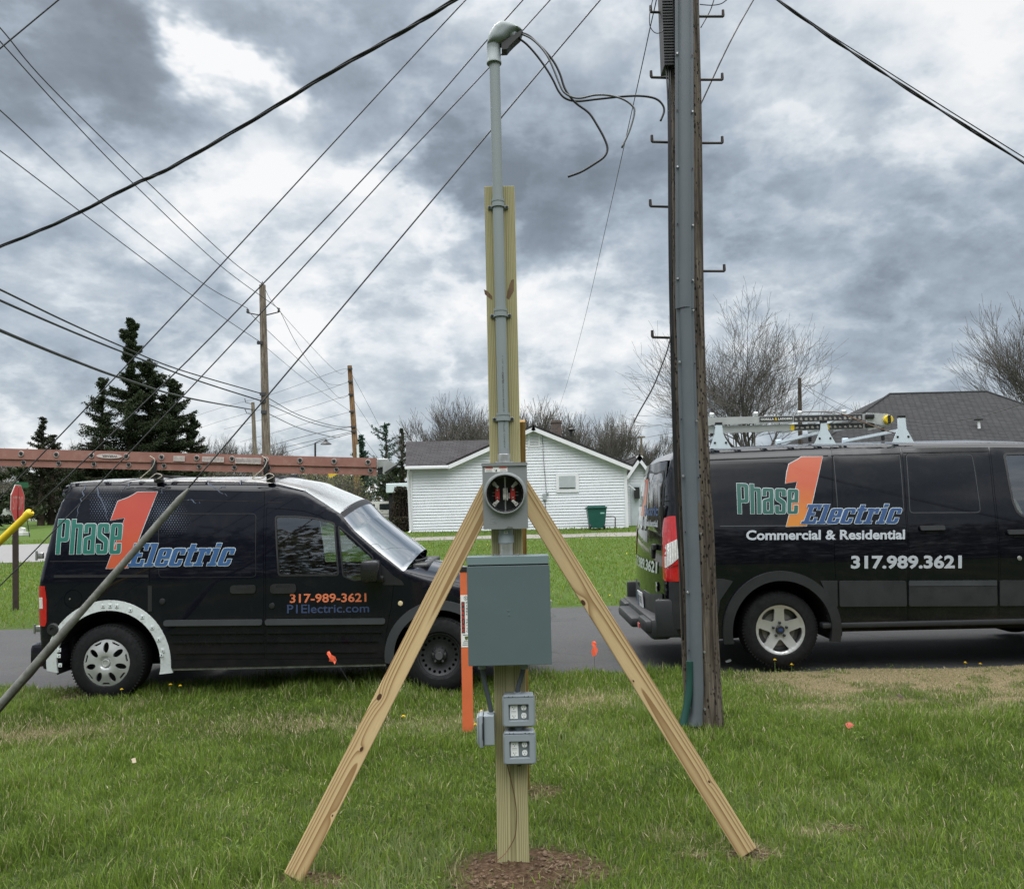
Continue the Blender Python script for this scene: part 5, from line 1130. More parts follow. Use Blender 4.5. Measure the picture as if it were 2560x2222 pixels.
        for i in range(n - 1):
            for k in range(ny - 1): fs.append((i * ny + k, (i + 1) * ny + k, (i + 1) * ny + k + 1, i * ny + k + 1))
        mb.add(vs, fs); return mb.build(name, mat, parent or s.root, smooth=True)
def densify(lp, d):
    out = []; n = len(lp)
    for i in range(n):
        a, b = lp[i], lp[(i + 1) % n]; L = math.hypot(b[0] - a[0], b[1] - a[1]); k = max(1, int(math.ceil(L / d)))
        out += [(a[0] + (b[0] - a[0]) * j / k, a[1] + (b[1] - a[1]) * j / k) for j in range(k)]
    return out
def arcpts(cx, cz, r, a0, a1, n=22): return [(cx + r * math.cos(R_(a)), cz + r * math.sin(R_(a))) for a in np.linspace(a0, a1, n)]
def rpoly(pts, r=.03, n=4):
    "round the corners of a polygon"
    out = []; k = len(pts)
    for i in range(k):
        p, a, b = Vector(pts[i]), Vector(pts[i - 1]), Vector(pts[(i + 1) % k]); da, db = (a - p), (b - p); rr = min(r, da.length * .45, db.length * .45)
        p0, p1 = p + da.normalized() * rr, p + db.normalized() * rr
        for j in range(n + 1): t = j / n; out.append(tuple((1 - t) ** 2 * p0 + 2 * t * (1 - t) * p + t * t * p1))
    return out
def inset_gap(lp, g):
    A_ = np.array(lp); n = len(A_); area = .5 * np.sum(A_[:, 0] * np.roll(A_[:, 1], -1) - np.roll(A_[:, 0], -1) * A_[:, 1]); sg = 1 if area > 0 else -1; out = []
    for i in range(n):
        a, p, b = A_[i - 1], A_[i], A_[(i + 1) % n]; d1 = p - a; d2 = b - p; d1 /= (np.linalg.norm(d1) + 1e-9); d2 /= (np.linalg.norm(d2) + 1e-9); nn = np.array([-(d1 + d2)[1], (d1 + d2)[0]]); l = np.linalg.norm(nn) + 1e-9; out.append(tuple(p + nn / l * g * sg))
    return out
def disc(shape_loops, yfun, mat, name, parent, c, thick=.01, step=.02):
    V, Fc = cdt(shape_loops, step); mb = MB(); n = len(V)
    vs = [(c[0] + x, c[1] + yfun(math.hypot(x, z)), c[2] + z) for x, z in V]
    mb.add(vs, Fc)
    for lp in shape_loops:
        k = len(lp); a = [(c[0] + x, c[1] + yfun(math.hypot(x, z)), c[2] + z) for x, z in lp]; mb.add(a + [(p[0], p[1] + thick, p[2]) for p in a], [(i, (i + 1) % k, (i + 1) % k + k, i + k) for i in range(k)])
    return mb.build(name, mat, parent, smooth=35)
def wheel(root, x, y, z, kind, rt, wd, rr, rot=0):
    "wheel whose outer face looks towards -y at local position; kind: cover / steel / alloy"
    h = bpy.data.objects.new('wheel', None); COL.objects.link(h); h.parent = root; h.location = (x, y, z)
    sg = 1
    mb = MB(); prof = [(rr, .0), (rr + .012, -.012), (rr + .05, -.016), (rt - .045, -.006), (rt - .02, .006), (rt - .003, .022)]
    for k in range(4): a = .03 + k * (wd - .06) / 4; prof += [(rt, a), (rt, a + .028), (rt - .008, a + .030), (rt - .008, a + .036)]
    prof += [(rt - .003, wd - .022), (rt - .03, wd - .004), (rr + .03, wd), (rr, wd - .01)]
    mb.lathe(prof, (0, 0, 0), 'Y', 72, cap=False)
    for k in range(72):
        a = 2 * math.pi * k / 72; rot_ = Matrix.Rotation(-a, 3, 'Y'); mb.box(rot_ @ Vector((rt - .009, .016, 0)), (.016, .020, .012), rot_)
    mb.build('tyre', M_tyre, h, smooth=30)
    mb = MB(); mb.lathe([(rr + .001, .002), (rr - .012, .004), (rr - .022, .03), (rr - .03, wd - .03), (rr, wd - .01)], (0, 0, 0), 'Y', 48, cap=False); mb.lathe([(.0, .085), (rr - .03, .085)], (0, 0, 0), 'Y', 36, cap=False)
    mb.build('rim_barrel', M_steel if kind != 'alloy' else pm('barrel_grey', (.10, .10, .10), .5, metal=.5), h, smooth=40)
    circ = lambda r, n=64: [(r * math.cos(t), r * math.sin(t)) for t in np.linspace(0, 2 * math.pi, n + 1)[:-1]]
    if kind == 'cover':
        R = rr + .004; loops = []; outer = []
        N = 7
        for k in range(N):
            a0 = rot + 2 * math.pi * k / N
            for (da, r_) in ((-.10, R), (-.0, R), (.10, R), (.13, R - .026), (.30, R - .026), (.33, R)) if False else [(-.30, R), (-.15, R), (0, R), (.15, R), (.30, R)]: outer.append((r_ * math.cos(a0 + da), r_ * math.sin(a0 + da)))
            loops.append([(((R * .66) * math.cos(a0) + .046 * math.cos(t) * math.cos(a0) - .025 * math.sin(t) * math.sin(a0)), ((R * .66) * math.sin(a0) + .046 * math.cos(t) * math.sin(a0) + .025 * math.sin(t) * math.cos(a0))) for t in np.linspace(0, 2 * math.pi, 17)[:-1]])
            a1 = a0 + math.pi / N
            loops.append([((R - .030) * math.cos(a1 - .15), (R - .030) * math.sin(a1 - .15)), ((R - .030) * math.cos(a1 + .15), (R - .030) * math.sin(a1 + .15)), ((R - .013) * math.cos(a1 + .20), (R - .013) * math.sin(a1 + .20)), ((R - .013) * math.cos(a1 - .20), (R - .013) * math.sin(a1 - .20))])
        cov = disc([outer] + loops, lambda q: -.020 + .016 * (q / R) ** 3 - .012 * math.exp(-((q - R * .45) / .06) ** 2) + (.008 if q < .05 else 0), M_hub, 'hubcap', h, (0, 0, 0), .016, .013)
        mb = MB(); mb.lathe([(.036, -.022), (.034, -.030), (.026, -.031), (.025, -.027), (0, -.026)], (0, 0, 0), 'Y', 28, cap=False); mb.build('centre_cap', M_hub, h, smooth=40)
    elif kind == 'steel':
        R = rr - .018; loops = [circ(R)] + [[((R - .028) * math.cos(t0) + .013 * math.cos(t), (R - .028) * math.sin(t0) + .013 * math.sin(t)) for t in np.linspace(0, 2 * math.pi, 11)[:-1]] for t0 in np.linspace(0, 2 * math.pi, 21)[:-1]]
        disc(loops, lambda q: .012 + .03 * math.sin(min(q / R, 1) * math.pi) - (.03 if q < .065 else 0), M_steel, 'rim', h, (0, 0, 0), .01, .012)
        mb = MB(); mb.lathe([(.034, -.028), (.032, -.036), (0, -.036)], (0, 0, 0), 'Y', 24); mb.build('centre_cap', pm('cap_grey', (.06, .06, .065), .5), h, smooth=40)
        for k in range(5): a = 2 * math.pi * k / 5 + .3; mb = MB(); mb.lathe([(.010, 0), (.010, -.014), (0, -.014)], (.055 * math.cos(a), -.012, .055 * math.sin(a)), 'Y', 6); mb.build('lug_nut', pm('nut_grey', (.12, .12, .12), .4, metal=.6), h)
    else:
        R = rr; N = 5; holes = []
        for k in range(N):
            a1 = rot + 2 * math.pi * (k + .5) / N; H = []
            for (da, q) in ((-.42, R - .028), (-.2, R - .022), (0, R - .020), (.2, R - .022), (.42, R - .028), (.34, R * .70), (.16, R * .46), (0, R * .40), (-.16, R * .46), (-.34, R * .70)): H.append((q * math.cos(a1 + da), q * math.sin(a1 + da)))
            holes.append(rpoly(H, .018, 3))
        disc([circ(R + .002)] + holes, lambda q: .004 + .024 * math.cos(min(q / R, 1) * math.pi * .5) + (-.006 if q > R - .018 else 0), M_alloy, 'rim', h, (0, 0, 0), .026, .014)
        mb = MB(); mb.lathe([(.040, .018), (.040, -.002), (.036, -.006), (0, -.007)], (0, 0, 0), 'Y', 28, cap=False); mb.build('centre_cap', M_black, h, smooth=40)
        mb = MB(); mb.lathe([(.001, 0), (.0001, -.001)], (0, -.0085, 0), 'Y', 8); V, Fc = cdt([[(.022 * math.cos(t), .013 * math.sin(t)) for t in np.linspace(0, 2 * math.pi, 25)[:-1]]]); mb = MB(); mb.add([(a, -.0085, b) for a, b in V], Fc); mb.build('blue_oval', pm('badge_blue', (.02, .05, .16), .3), h)
        for k in range(N): a = rot + 2 * math.pi * k / N; mb = MB(); mb.lathe([(.013, .012), (.013, -.010), (.008, -.014), (0, -.014)], (.066 * math.cos(a), .012, .066 * math.sin(a)), 'Y', 6); mb.build('lug_nut', M_steel, h)
        mb = MB(); mb.lathe([(.16, .07), (.10, .07)], (0, 0, 0), 'Y', 36, cap=False); mb.build('brake_disc', pm('disc_grey', (.2, .19, .18), .5, metal=.6), h)
    return h

def RR(pts, r): return rpoly(pts, r, 3)
def H_(x0, z0, x1, z1, r=.03): return RR([(x0, z0), (x1, z0), (x1, z1), (x0, z1)], r)
def mixr(pts, r, corners):
    "round only the listed corners"
    out = []; k = len(pts)
    for i in range(k):
        if i not in corners: out.append(pts[i]); continue
        p, a, b = Vector(pts[i]), Vector(pts[i - 1]), Vector(pts[(i + 1) % k]); da, db = (a - p), (b - p); rr = min(r, da.length * .48, db.length * .48); p0, p1 = p + da.normalized() * rr, p + db.normalized() * rr
        for j in range(5): t = j / 4; out.append(tuple((1 - t) ** 2 * p0 + 2 * t * (1 - t) * p + t * t * p1))
    return out
GL = {  # condensed heavy letters
 'P': (.37, [mixr([(0, 0), (.13, 0), (.13, .36), (.37, .36), (.37, 1), (0, 1)], .10, (3, 4)), H_(.13, .47, .24, .90)]),
 'h': (.35, [mixr([(0, 0), (.13, 0), (.13, .76), (.22, .76), (.22, 0), (.35, 0), (.35, .87), (.13, .87), (.13, 1), (0, 1)], .07, (6,))]),
 'a': (.35, [mixr([(0, 0), (.35, 0), (.35, .87), (0, .87), (0, .60), (.12, .60), (.12, .77), (.22, .77), (.22, .54), (0, .47)], .07, (0, 2, 3, 9)), H_(.125, .10, .22, .42)]),
 's': (.35, [mixr([(0, 0), (.35, 0), (.35, .42), (.13, .58), (.13, .77), (.21, .77), (.21, .61), (.35, .61), (.35, .87), (0, .87), (0, .48), (.22, .33), (.22, .10), (.13, .10), (.13, .28), (0, .28)], .08, (0, 1, 2, 8, 9, 10))]),
 'e': (.35, [mixr([(0, 0), (.35, 0), (.35, .30), (.22, .30), (.22, .10), (.13, .10), (.13, .40), (.35, .40), (.35, .87), (0, .87)], .08, (0, 1, 8, 9)), H_(.13, .50, .22, .77)])}
GS = {  # wide slab letters, slanted when placed
 'E': (.64, [[(0, 0), (.64, 0), (.64, .31), (.49, .31), (.49, .15), (.31, .15), (.31, .43), (.47, .43), (.47, .58), (.31, .58), (.31, .85), (.49, .85), (.49, .70), (.64, .70), (.64, 1), (0, 1), (0, .86), (.10, .86), (.10, .14), (0, .14)]]),
 'l': (.38, [[(0, 0), (.38, 0), (.38, .13), (.30, .13), (.30, 1), (0, 1), (0, .87), (.09, .87), (.09, .13), (0, .13)]]),
 'e': (.54, [mixr([(0, 0), (.54, 0), (.54, .27), (.36, .27), (.36, .13), (.21, .13), (.21, .33), (.54, .33), (.54, .78), (0, .78)], .12, (0, 1, 8, 9)), H_(.21, .45, .34, .66)]),
 'c': (.52, [mixr([(0, 0), (.52, 0), (.52, .29), (.34, .29), (.34, .13), (.21, .13), (.21, .65), (.34, .65), (.34, .50), (.52, .50), (.52, .78), (0, .78)], .12, (0, 1, 11, 10))]),
 't': (.42, [mixr([(.09, 0), (.42, 0), (.42, .14), (.30, .14), (.30, .64), (.42, .64), (.42, .78), (.30, .78), (.30, .96), (.09, .96), (.09, .78), (0, .78), (0, .64), (.09, .64)], .08, (0,))]),
 'r': (.52, [mixr([(0, 0), (.38, 0), (.38, .13), (.30, .13), (.30, .62), (.37, .62), (.37, .50), (.52, .50), (.52, .78), (.36, .78), (.30, .72), (.30, .78), (0, .78), (0, .65), (.09, .65), (.09, .13), (0, .13)], .06, (8,))]),
 'i': (.38, [[(0, 0), (.38, 0), (.38, .13), (.30, .13), (.30, .78), (0, .78), (0, .65), (.09, .65), (.09, .13), (0, .13)], [(.09, .85), (.30, .85), (.30, 1), (.09, 1)]])}
def glyph_text(v, name, txt, GT, quad, m_fill, gap, slant, ow=.0055, o1=.0055, o2=.007):
    "hand-drawn lettering with a pale outline, laid on the near side inside the pixel quad TL TR BR BL"
    q = [v.L(*p) for p in quad]; W_ = sum(GT[c][0] for c in txt) + gap * (len(txt) - 1) + slant; x = 0; par = None
    def mp(u, w): return ((q[3][0] * (1 - u) + q[2][0] * u) * (1 - w) + (q[0][0] * (1 - u) + q[1][0] * u) * w, (q[3][1] * (1 - u) + q[2][1] * u) * (1 - w) + (q[0][1] * (1 - u) + q[1][1] * u) * w)
    for c in txt:
        wd, loops = GT[c]; LPs = [[mp((x + a + slant * b) / W_, b) for a, b in lp] for lp in loops]; x += wd + gap
        out = [inset_gap(lp, -ow) if (i == 0 or c == 'i') else inset_gap(lp, ow * .75) for i, lp in enumerate(LPs)]
        o = v.surf(name, out, D_white, off=o1, thick=0, step=.05); v.surf('letter_fill', LPs, m_fill, o, off=o2, thick=0, step=.05)

# ================= left van =================
hub = at(270, 1655, 7.32)
vL = Van('cargo_van', 'navy black van with bare white rear wheel arch and a red ladder on top', hub.x, 7.27, .8975, 7.5)
vL.tumble, vL.belt, vL.ztop, vL.rrear = .17, 1.02, 1.95, .09
hz = hub.z; X0 = vL.X0
def LL(px, py, Y=7.48): p = at(px, py, Y); return (p.x - X0, p.z)
topL = [(150, 1232), (157, 1214), (176, 1205), (234, 1201), (391, 1200), (520, 1200), (640, 1201), (698, 1206), (768, 1224), (819, 1255), (858, 1280), (897, 1324), (952, 1370), (1014, 1419)]
TP = [LL(*p) for p in topL] + [(LL(1060, 1428)[0], LL(1060, 1432, 7.4)[1]), (LL(1180, 1448)[0], LL(1180, 1456, 7.4)[1]), (3.30, 1.02), (3.52, .96), (3.66, .84), (3.72, .70), (3.745, .40)]
vL.tx = [p[0] for p in TP]; vL.tz = [p[1] for p in TP]
RP = [LL(*p, 7.33) for p in [(100, 1640), (98, 1560), (96, 1500), (96, 1464), (100, 1441), (111, 1382), (126, 1292), (139, 1245), (148, 1228)]]
vL.rz = [p[1] for p in RP]; vL.rx = [p[0] for p in RP]
vL.rt = lambda x: np.interp(x, [LL(640, 1200)[0], LL(768, 1224)[0], LL(860, 1280)[0], LL(1014, 1419)[0], LL(1100, 1440)[0], 3.5], [.085, .055, .035, .035, .09, .12])
vL.nose = lambda x, z: .30 * np.clip((np.asarray(x) - 2.35) / 1.4, 0, 1) ** 2.6 + 0 * np.asarray(z)
vL.fwd = lambda x: float(np.interp(x, [LL(780, 1228)[0], LL(860, 1280)[0], LL(1010, 1415)[0], LL(1060, 1428)[0]], [0, .75, .75, 0]))
zb = .30
zl = lambda v: float(v)
sillz = LL(700, 1665, 7.29)[1]
ax1, az = 2.912, hz
def silL(side=-1):
    P = [(vL.rx[0] + .0, .42)]
    P += [(x, z) for x, z in zip(vL.rx[1:-1], vL.rz[1:-1])]
    P += [(x, z - .009) for x, z in TP[0:-1]]
    P += [(3.74, .42), (3.70, .28), (ax1 + .41, .27)]
    P += arcpts(ax1, az, .405, -8, 188, 26) + [(ax1 - .41, sillz), (.49, sillz)]
    P += arcpts(0.02, az, .462, -12, 192, 30) + [(-.46, .26), (-.56, .27)]
    return P
sil = silL()
slid = [(x, z) for x, z in vL.P([(383, 1224), (520, 1226), (662, 1229), (660, 1447), (662, 1646)])] + vL.P([(560, 1648), (423, 1650), (410, 1600), (392, 1570), (374, 1552), (371, 1500), (373, 1440), (378, 1340)])
fdoor = vL.P([(666, 1270), (700, 1271), (760, 1277), (800, 1289), (845, 1317), (890, 1358), (930, 1394), (958, 1416), (980, 1440), (985, 1462), (978, 1520), (966, 1580), (963, 1645), (800, 1647), (666, 1648), (664, 1447)])
winA = rpoly(vL.P([(689, 1291), (740, 1291), (790, 1296), (836, 1308), (846, 1437), (697, 1438)]), .022)
winB = rpoly(vL.P([(846, 1314), (882, 1344), (932, 1391), (934, 1410), (918, 1447), (885, 1451), (858, 1440)]), .02)
fc_, fcr = vL.L(183, 1497), .080
fuel = [(fc_[0] + fcr * math.cos(t), fc_[1] + fcr * math.sin(t)) for t in np.linspace(0, 2 * math.pi, 33)[:-1]]
vL.surf('body_side', [sil, slid, fdoor, fuel], M_paintL, thick=.02)
vL.surf('body_side', [sil, winA, winB], M_paintL, side=1, thick=.02)['label'] = 'far side of the body'
vL.surf('fuel_door', [inset_gap(fuel, .0035)], M_paintL, off=-.001)
mb = MB(); mb.lathe([(0, -.003), (.006, -.003), (.007, .0)], (fc_[0] - .03, -float(vL.w(*fc_)) - .001, fc_[1] + .0), 'Y', 10); mb.build('lock', M_zinc, vL.root)
sdo = vL.surf('sliding_door', [inset_gap(slid, .0035)], M_paintL)
fdo = vL.surf('front_door', [inset_gap(fdoor, .0035), winA, winB], M_paintL)
# dark liner so that panel gaps read black
vL.surf('inner_liner', [inset_gap(sil, .09), inset_gap(winA, -.012), inset_gap(winB, -.012)], M_dark, off=-.022, thick=0, both=True)
vL.surf('window', [inset_gap(winA, .002)], M_glass, fdo, off=-.008, thick=0); vL.surf('window', [inset_gap(winB, .002)], M_glass, fdo, off=-.008, thick=0)
vL.surf('window', [inset_gap(winA, .002)], M_glass, side=1, off=-.008, thick=0); vL.surf('window', [inset_gap(winB, .002)], M_glass, side=1, off=-.008, thick=0)
vL.surf('window_seal', [inset_gap(winA, -.008), inset_gap(winA, .006)], M_black, fdo, off=.002, thick=.008); vL.surf('window_seal', [inset_gap(winB, -.006), inset_gap(winB, .006)], M_black, fdo, off=.002, thick=.008)
xw0, xw1 = LL(862, 1283)[0], LL(1014, 1419)[0]
vL.skin('roof', TP[0][0], LL(858, 1280)[0], M_roofwhite, crown=lambda x: float(np.interp(x, [TP[0][0], TP[3][0], LL(700, 1206)[0], LL(858, 1280)[0]], [.01, .035, .06, .115])), n=90)
vL.skin('windshield_seal', LL(856, 1279)[0], LL(868, 1290)[0], M_black, crown=lambda x: .117, n=4)
ws = vL.skin('windshield', LL(866, 1288)[0], xw1 + .02, M_wind, crown=lambda x: float(np.interp(x, [xw0, xw1], [.115, .13])), n=30)
vL.skin('hood', xw1, 3.745, M_paintL, crown=lambda x: float(np.interp(x, [xw1, xw1 + .12, 3.3, 3.745], [.02, .07, .05, .0])), n=60)
vL.surf('pillar_trim', [[LL(858, 1283), LL(897, 1327), LL(952, 1373), LL(1010, 1419), (LL(1012, 1419)[0], LL(1012, 1424)[1]), LL(950, 1379), LL(895, 1333), LL(855, 1290)]], M_black, off=.002, thick=0)
# front fascia and rear face
mb = MB()
vs = []; fs = []; ny = 13
for z in np.linspace(.26, .70, 9):
    wt = float(vL.w(3.735, z)); 
    for t in np.linspace(-1, 1, ny): vs.append((3.735 + .10 * (1 - t * t) - .04 * abs((z - .5) / .3) ** 2, t * wt, z))
for i in range(8):
    for k in range(ny - 1): fs.append((i * ny + k, i * ny + k + 1, (i + 1) * ny + k + 1, (i + 1) * ny + k))
mb.add(vs, fs); mb.build('front_fascia', M_paintL, vL.root, smooth=True)
mb = MB(); mb.box((3.80, 0, .62), (.03, .9, .14), bev=.01); mb.build('grille', M_black, vL.root)
for s_ in (-1, 1): mb = MB(); mb.box((3.60, s_ * .56, .80), (.22, .18, .16), bev=.05); mb.build('headlight', M_lclear, vL.root, smooth=30)
def rear_face(v, name, mat, zlo, zhi, ny=17, nz=24, bulge=.03, parent=None):
    vs = []; fs = []
    for z in np.linspace(zlo, zhi, nz):
        xr = float(v.xr(z)); wt = float(v.w(xr, z)) + .001
        for t in np.linspace(-1, 1, ny): vs.append((xr - bulge * (1 - t * t), t * wt, z))
    for i in range(nz - 1):
        for k in range(ny - 1): fs.append((i * ny + k, i * ny + k + 1, (i + 1) * ny + k + 1, (i + 1) * ny + k))
    mb = MB(); mb.add(vs, fs); return mb.build(name, mat, parent or v.root, smooth=True)
rear_face(vL, 'rear_doors', M_paintL, .42, vL.rz[-1] + .02)
tail = vL.P([(98, 1464), (112, 1465), (117, 1500), (117, 1555), (113, 1566), (99, 1562)])
tl_ = vL.surf('tail_light', [rpoly(tail, .01)], M_lred, off=.006, thick=.012, step=.02); tl_['label'] = 'near side red tail light'
vL.surf('reversing_lens', [vL.P([(99, 1493), (107, 1493), (108, 1521), (100, 1521)])], M_lclear, tl_, off=.010, thick=.004)
vL.surf('tail_light', [rpoly(tail, .01)], M_lred, side=1, off=.006, thick=.012, step=.02)
mb = MB(); bx = vL.rx[0]; b0 = LL(80, 1606, 7.35); b1 = LL(146, 1668, 7.3)
mb.box(((b0[0] + b1[0]) / 2 + .01, 0, (b0[1] + b1[1]) / 2), (b1[0] - b0[0] + .02, 1.74, b0[1] - b1[1]), bev=.05); bmp = mb.build('rear_bumper', M_paintL, vL.root, smooth=40)
mb = MB(); rp = LL(128, 1638, 7.25); mb.box((rp[0], -.872, rp[1]), (.05, .006, .028), bev=.002); mb.build('reflector', pm('dull_reflector', (.14, .015, .015), .4), bmp)
for (px, py) in ((99, 1389), (94, 1572)):
    p = LL(px, py, 7.45); mb = MB(); mb.box((p[0], -.70, p[1]), (.05, .03, .055), bev=.006); mb.tube([(p[0] - .015, -.74, p[1] - .04), (p[0] - .015, -.74, p[1] + .045)], .010, 8); mb.build('rear_hinge', M_zinc, vL.root, smooth=30)
mb = MB(); p = LL(80, 1579, 7.45); mb.tube([(p[0], -.66, p[1]), (p[0] + .08, -.66, p[1])], .006, 6); mb.build('door_hook', M_zinc, vL.root)
# wheel arches: stripped white liner at the rear, grey flare in front
ring = arcpts(.02, az, .545, -10.5, 186, 40) ; inner = arcpts(.02, az, .455, 190, -14, 40)
ring[0] = (ring[0][0] + .02, ring[0][1] - .0)
wa = vL.surf('wheel_arch', [ring + inner], M_vwhite, off=.006, thick=.018, step=.03); wa['label'] = 'bare white rear wheel arch with clip holes'
for (zx, zy) in ((662, 1188), (707, 1186), (750, 1189), (837, 1213), (912, 1258), (975, 1325), (1017, 1401), (1044, 1472), (1036, 1500), (382, 1470), (380, 1507), (388, 1566)):
    x, z = vL.L(zx / 2.559, 1050 + zy / 2.559); y = -float(vL.w(x, z)); mb = MB(); mb.box((x, y - .009, z), (.032, .005, .034), bev=.003); tb = mb.build('clip_tab', M_vwhite, wa); mb = MB(); mb.lathe([(0, -.001), (.0055, -.001), (.006, 0)], (x + .002, y - .0118, z - .003), 'Y', 8); mb.build('clip_hole', M_dark, tb)
fl = vL.surf('wheel_arch', [arcpts(ax1, az, .475, -16, 186, 40) + arcpts(ax1, az, .395, 190, -16, 40)], M_flare, off=.022, thick=.03, step=.03); fl['label'] = 'grey plastic front wheel flare'
def well(v, cx, cz, r, side, w0, w1):
    mb = MB(); A_ = arcpts(cx, cz, r, -12, 192, 24); n = len(A_)
    mb.add([(p[0], side * w0, p[1]) for p in A_] + [(p[0], side * w1, p[1]) for p in A_], [(i, i + 1, i + 1 + n, i + n) for i in range(n - 1)] + [tuple(range(n, 2 * n))]); return mb.build('wheel_well', M_dark, v.root)
for cx in (.02, ax1):
    for s_ in (-1, 1): well(vL, cx, az, .47, s_, .86, .42)
mb = MB(); mb.box((1.46, 0, .34), (1.9, 1.5, .16)); mb.box((-.5, 0, .42), (.25, 1.4, .2)); mb.box((1.5, 0, .50), (3.9, .8, .12)); mb.build('underbody', M_dark, vL.root)
mb = MB(); zz0 = sillz; mb.box((1.47, -.835, zz0 - .012), (1.95, .03, .022), bev=.005); mb.build('sill_flange', pm('worn_flange', (.34, .34, .32), .6, var=.3, vscale=14, dirt=.7, dcol=(.06, .05, .04)), vL.root)
# ribs, rail, handles, mirror
for (xa, ya, xb, yb, hh, of) in ((410, 1557, 963, 1552, .05, .016), (425, 1582, 955, 1578, .018, .010), (430, 1604, 945, 1600, .020, .010), (440, 1631, 940, 1628, .016, .008)):
    for k, (u, v_) in enumerate(((0, .445), (.458, 1.))):
        x0_, z0_ = vL.L(xa + (xb - xa) * u, ya + (yb - ya) * u); x1_, z1_ = vL.L(xa + (xb - xa) * v_, ya + (yb - ya) * v_)
        lp = rpoly([(x0_, z0_ - hh / 2), (x1_, z1_ - hh / 2), (x1_, z1_ + hh / 2), (x0_, z0_ + hh / 2)], hh * .45); vL.surf('side_moulding', [lp], M_flare if hh > .04 else M_paintL, sdo if k == 0 else fdo, off=of, thick=of + .004)
sl = vL.P([(135, 1437), (371, 1436), (371, 1443), (135, 1444)]); vL.surf('door_rail', [sl], M_dark, off=.003, thick=.002)
vL.surf('panel_crease', [vL.P([(125, 1402), (372, 1401), (372, 1403), (125, 1404)])], M_dark, off=.002, thick=0)
for pts in ([(145, 1245), (380, 1246), (380, 1248.5), (145, 1247.5)], [(386, 1247), (640, 1252), (660, 1258), (640, 1254.5), (386, 1249.5)], [(670, 1254), (706, 1255), (716, 1257), (670, 1257)]):
    vL.surf('body_crease', [vL.P(pts)], M_dark, off=.0015, thick=0)
stamp = rpoly(vL.P([(397, 1283), (641, 1283), (641, 1443), (397, 1444)]), .04); vL.surf('window_blank', [stamp, inset_gap(stamp, .006)], pm('crease_dark', (.004, .004, .006), .5), sdo, off=.002, thick=0)
vL.surf('door_latch', [vL.P([(370, 1464), (380, 1464), (380, 1528), (370, 1528)])], M_steel, off=.004, thick=.006)
def handle(v, par, x0p, x1p, y0p, y1p, mat=M_black):
    a = v.L(x0p, y0p); b = v.L(x1p, y1p); r = (a[1] - b[1]) / 2; lp = rpoly([(a[0], b[1]), (b[0], b[1]), (b[0], a[1]), (a[0], a[1])], r * .9, 6)
    o = v.surf('door_handle', [lp], mat, par, off=.012, thick=.02, step=.02); m_ = (a[0] + b[0]) / 2
    v.surf('handle_recess', [rpoly([(m_ - .065, a[1] - .030), (m_ + .065, a[1] - .030), (m_ + .06, a[1] - .006), (m_ - .06, a[1] - .006)], .008)], M_dark, o, off=.013, thick=0); return o
handle(vL, sdo, 576, 640, 1463, 1482); handle(vL, fdo, 676, 741, 1460, 1482)
for (px, py, r) in ((1006, 1516, .022), (406, 1503, .026), (680, 1514, .026)):
    x, z = vL.L(px if px != 1006 else 1001, py if px != 1006 else 1508); y = -float(vL.w(x, z)); mb = MB(); mb.lathe([(r, .0), (r * .9, -.008), (r * .4, -.010), (0, -.010)], (x, y, z), 'Y', 18, cap=False)
    o = mb.build('side_marker' if px == 1006 else 'body_plug', pm('amber_clear', (.6, .5, .3), .3) if px == 1006 else M_steel, vL.root, smooth=40)
x, z = vL.L(133, 1573); mb = MB(); mb.lathe([(.055, 0), (.045, -.02), (.02, -.02), (.018, -.012), (0, -.012)], (x, -float(vL.w(x, z)), z), 'Y', 24, cap=False); mb.build('bumper_plug', M_black, vL.root, smooth=40)
a = vL.L(911, 1402); b = vL.L(956, 1452); mb = MB(); my = -float(vL.w(*a)) - .13
mb.box(((a[0] + b[0]) / 2 + .0, my, (a[1] + b[1]) / 2 + .01), (b[0] - a[0], .20, a[1] - b[1] + .01), bev=.035); mb.box(((a[0] + b[0]) / 2 + .05, my + .12, b[1] + .02), (.10, .10, .06), bev=.02); mr_ = mb.build('wing_mirror', pm('mirror_black', (.010, .010, .011), .25, coat=.4), vL.root, smooth=35)
mb = MB(); mb.box(((a[0] + b[0]) / 2 + .03, .9 + .06, (a[1] + b[1]) / 2), (.15, .2, .2), bev=.03); mb.build('wing_mirror', M_black, vL.root)
vL.surf('mirror_base', [vL.P([(940, 1396), (982, 1438), (1005, 1452), (1010, 1462), (958, 1462), (936, 1440)])], pm('tri_trim', (.015, .015, .017), .4), off=.004, thick=.006)
# cab interior
sx0 = LL(745, 1440)[0]
for yy in (-.40, .40):
    mb = MB(); mb.box((sx0, yy, .80), (.52, .5, .16), Matrix.Rotation(R_(-6), 3, 'Y'), bev=.05); mb.box((sx0 - .30, yy, 1.13), (.15, .48, .62), Matrix.Rotation(R_(-14), 3, 'Y'), bev=.06); mb.box((sx0 - .40, yy, 1.52), (.10, .26, .18), Matrix.Rotation(R_(-10), 3, 'Y'), bev=.04); mb.build('seat', M_int, vL.root, smooth=40)
mb = MB(); mb.box((LL(960, 1450)[0] + .12, 0, .92), (.5, 1.5, .28), bev=.06); mb.build('dashboard', M_int, vL.root)
mb = MB(); cw = Vector((LL(905, 1420)[0], .40, 1.02)); 
mb.tube([cw + Matrix.Rotation(R_(-62), 3, 'Y') @ Vector((.18 * math.cos(t), .18 * math.sin(t), 0)) for t in np.linspace(0, 2 * math.pi, 29)], .014, 8, cap=False); mb.tube([cw, cw + Vector((.25, 0, -.12))], .03, 8); mb.build('steering_wheel', M_black, vL.root, smooth=True)
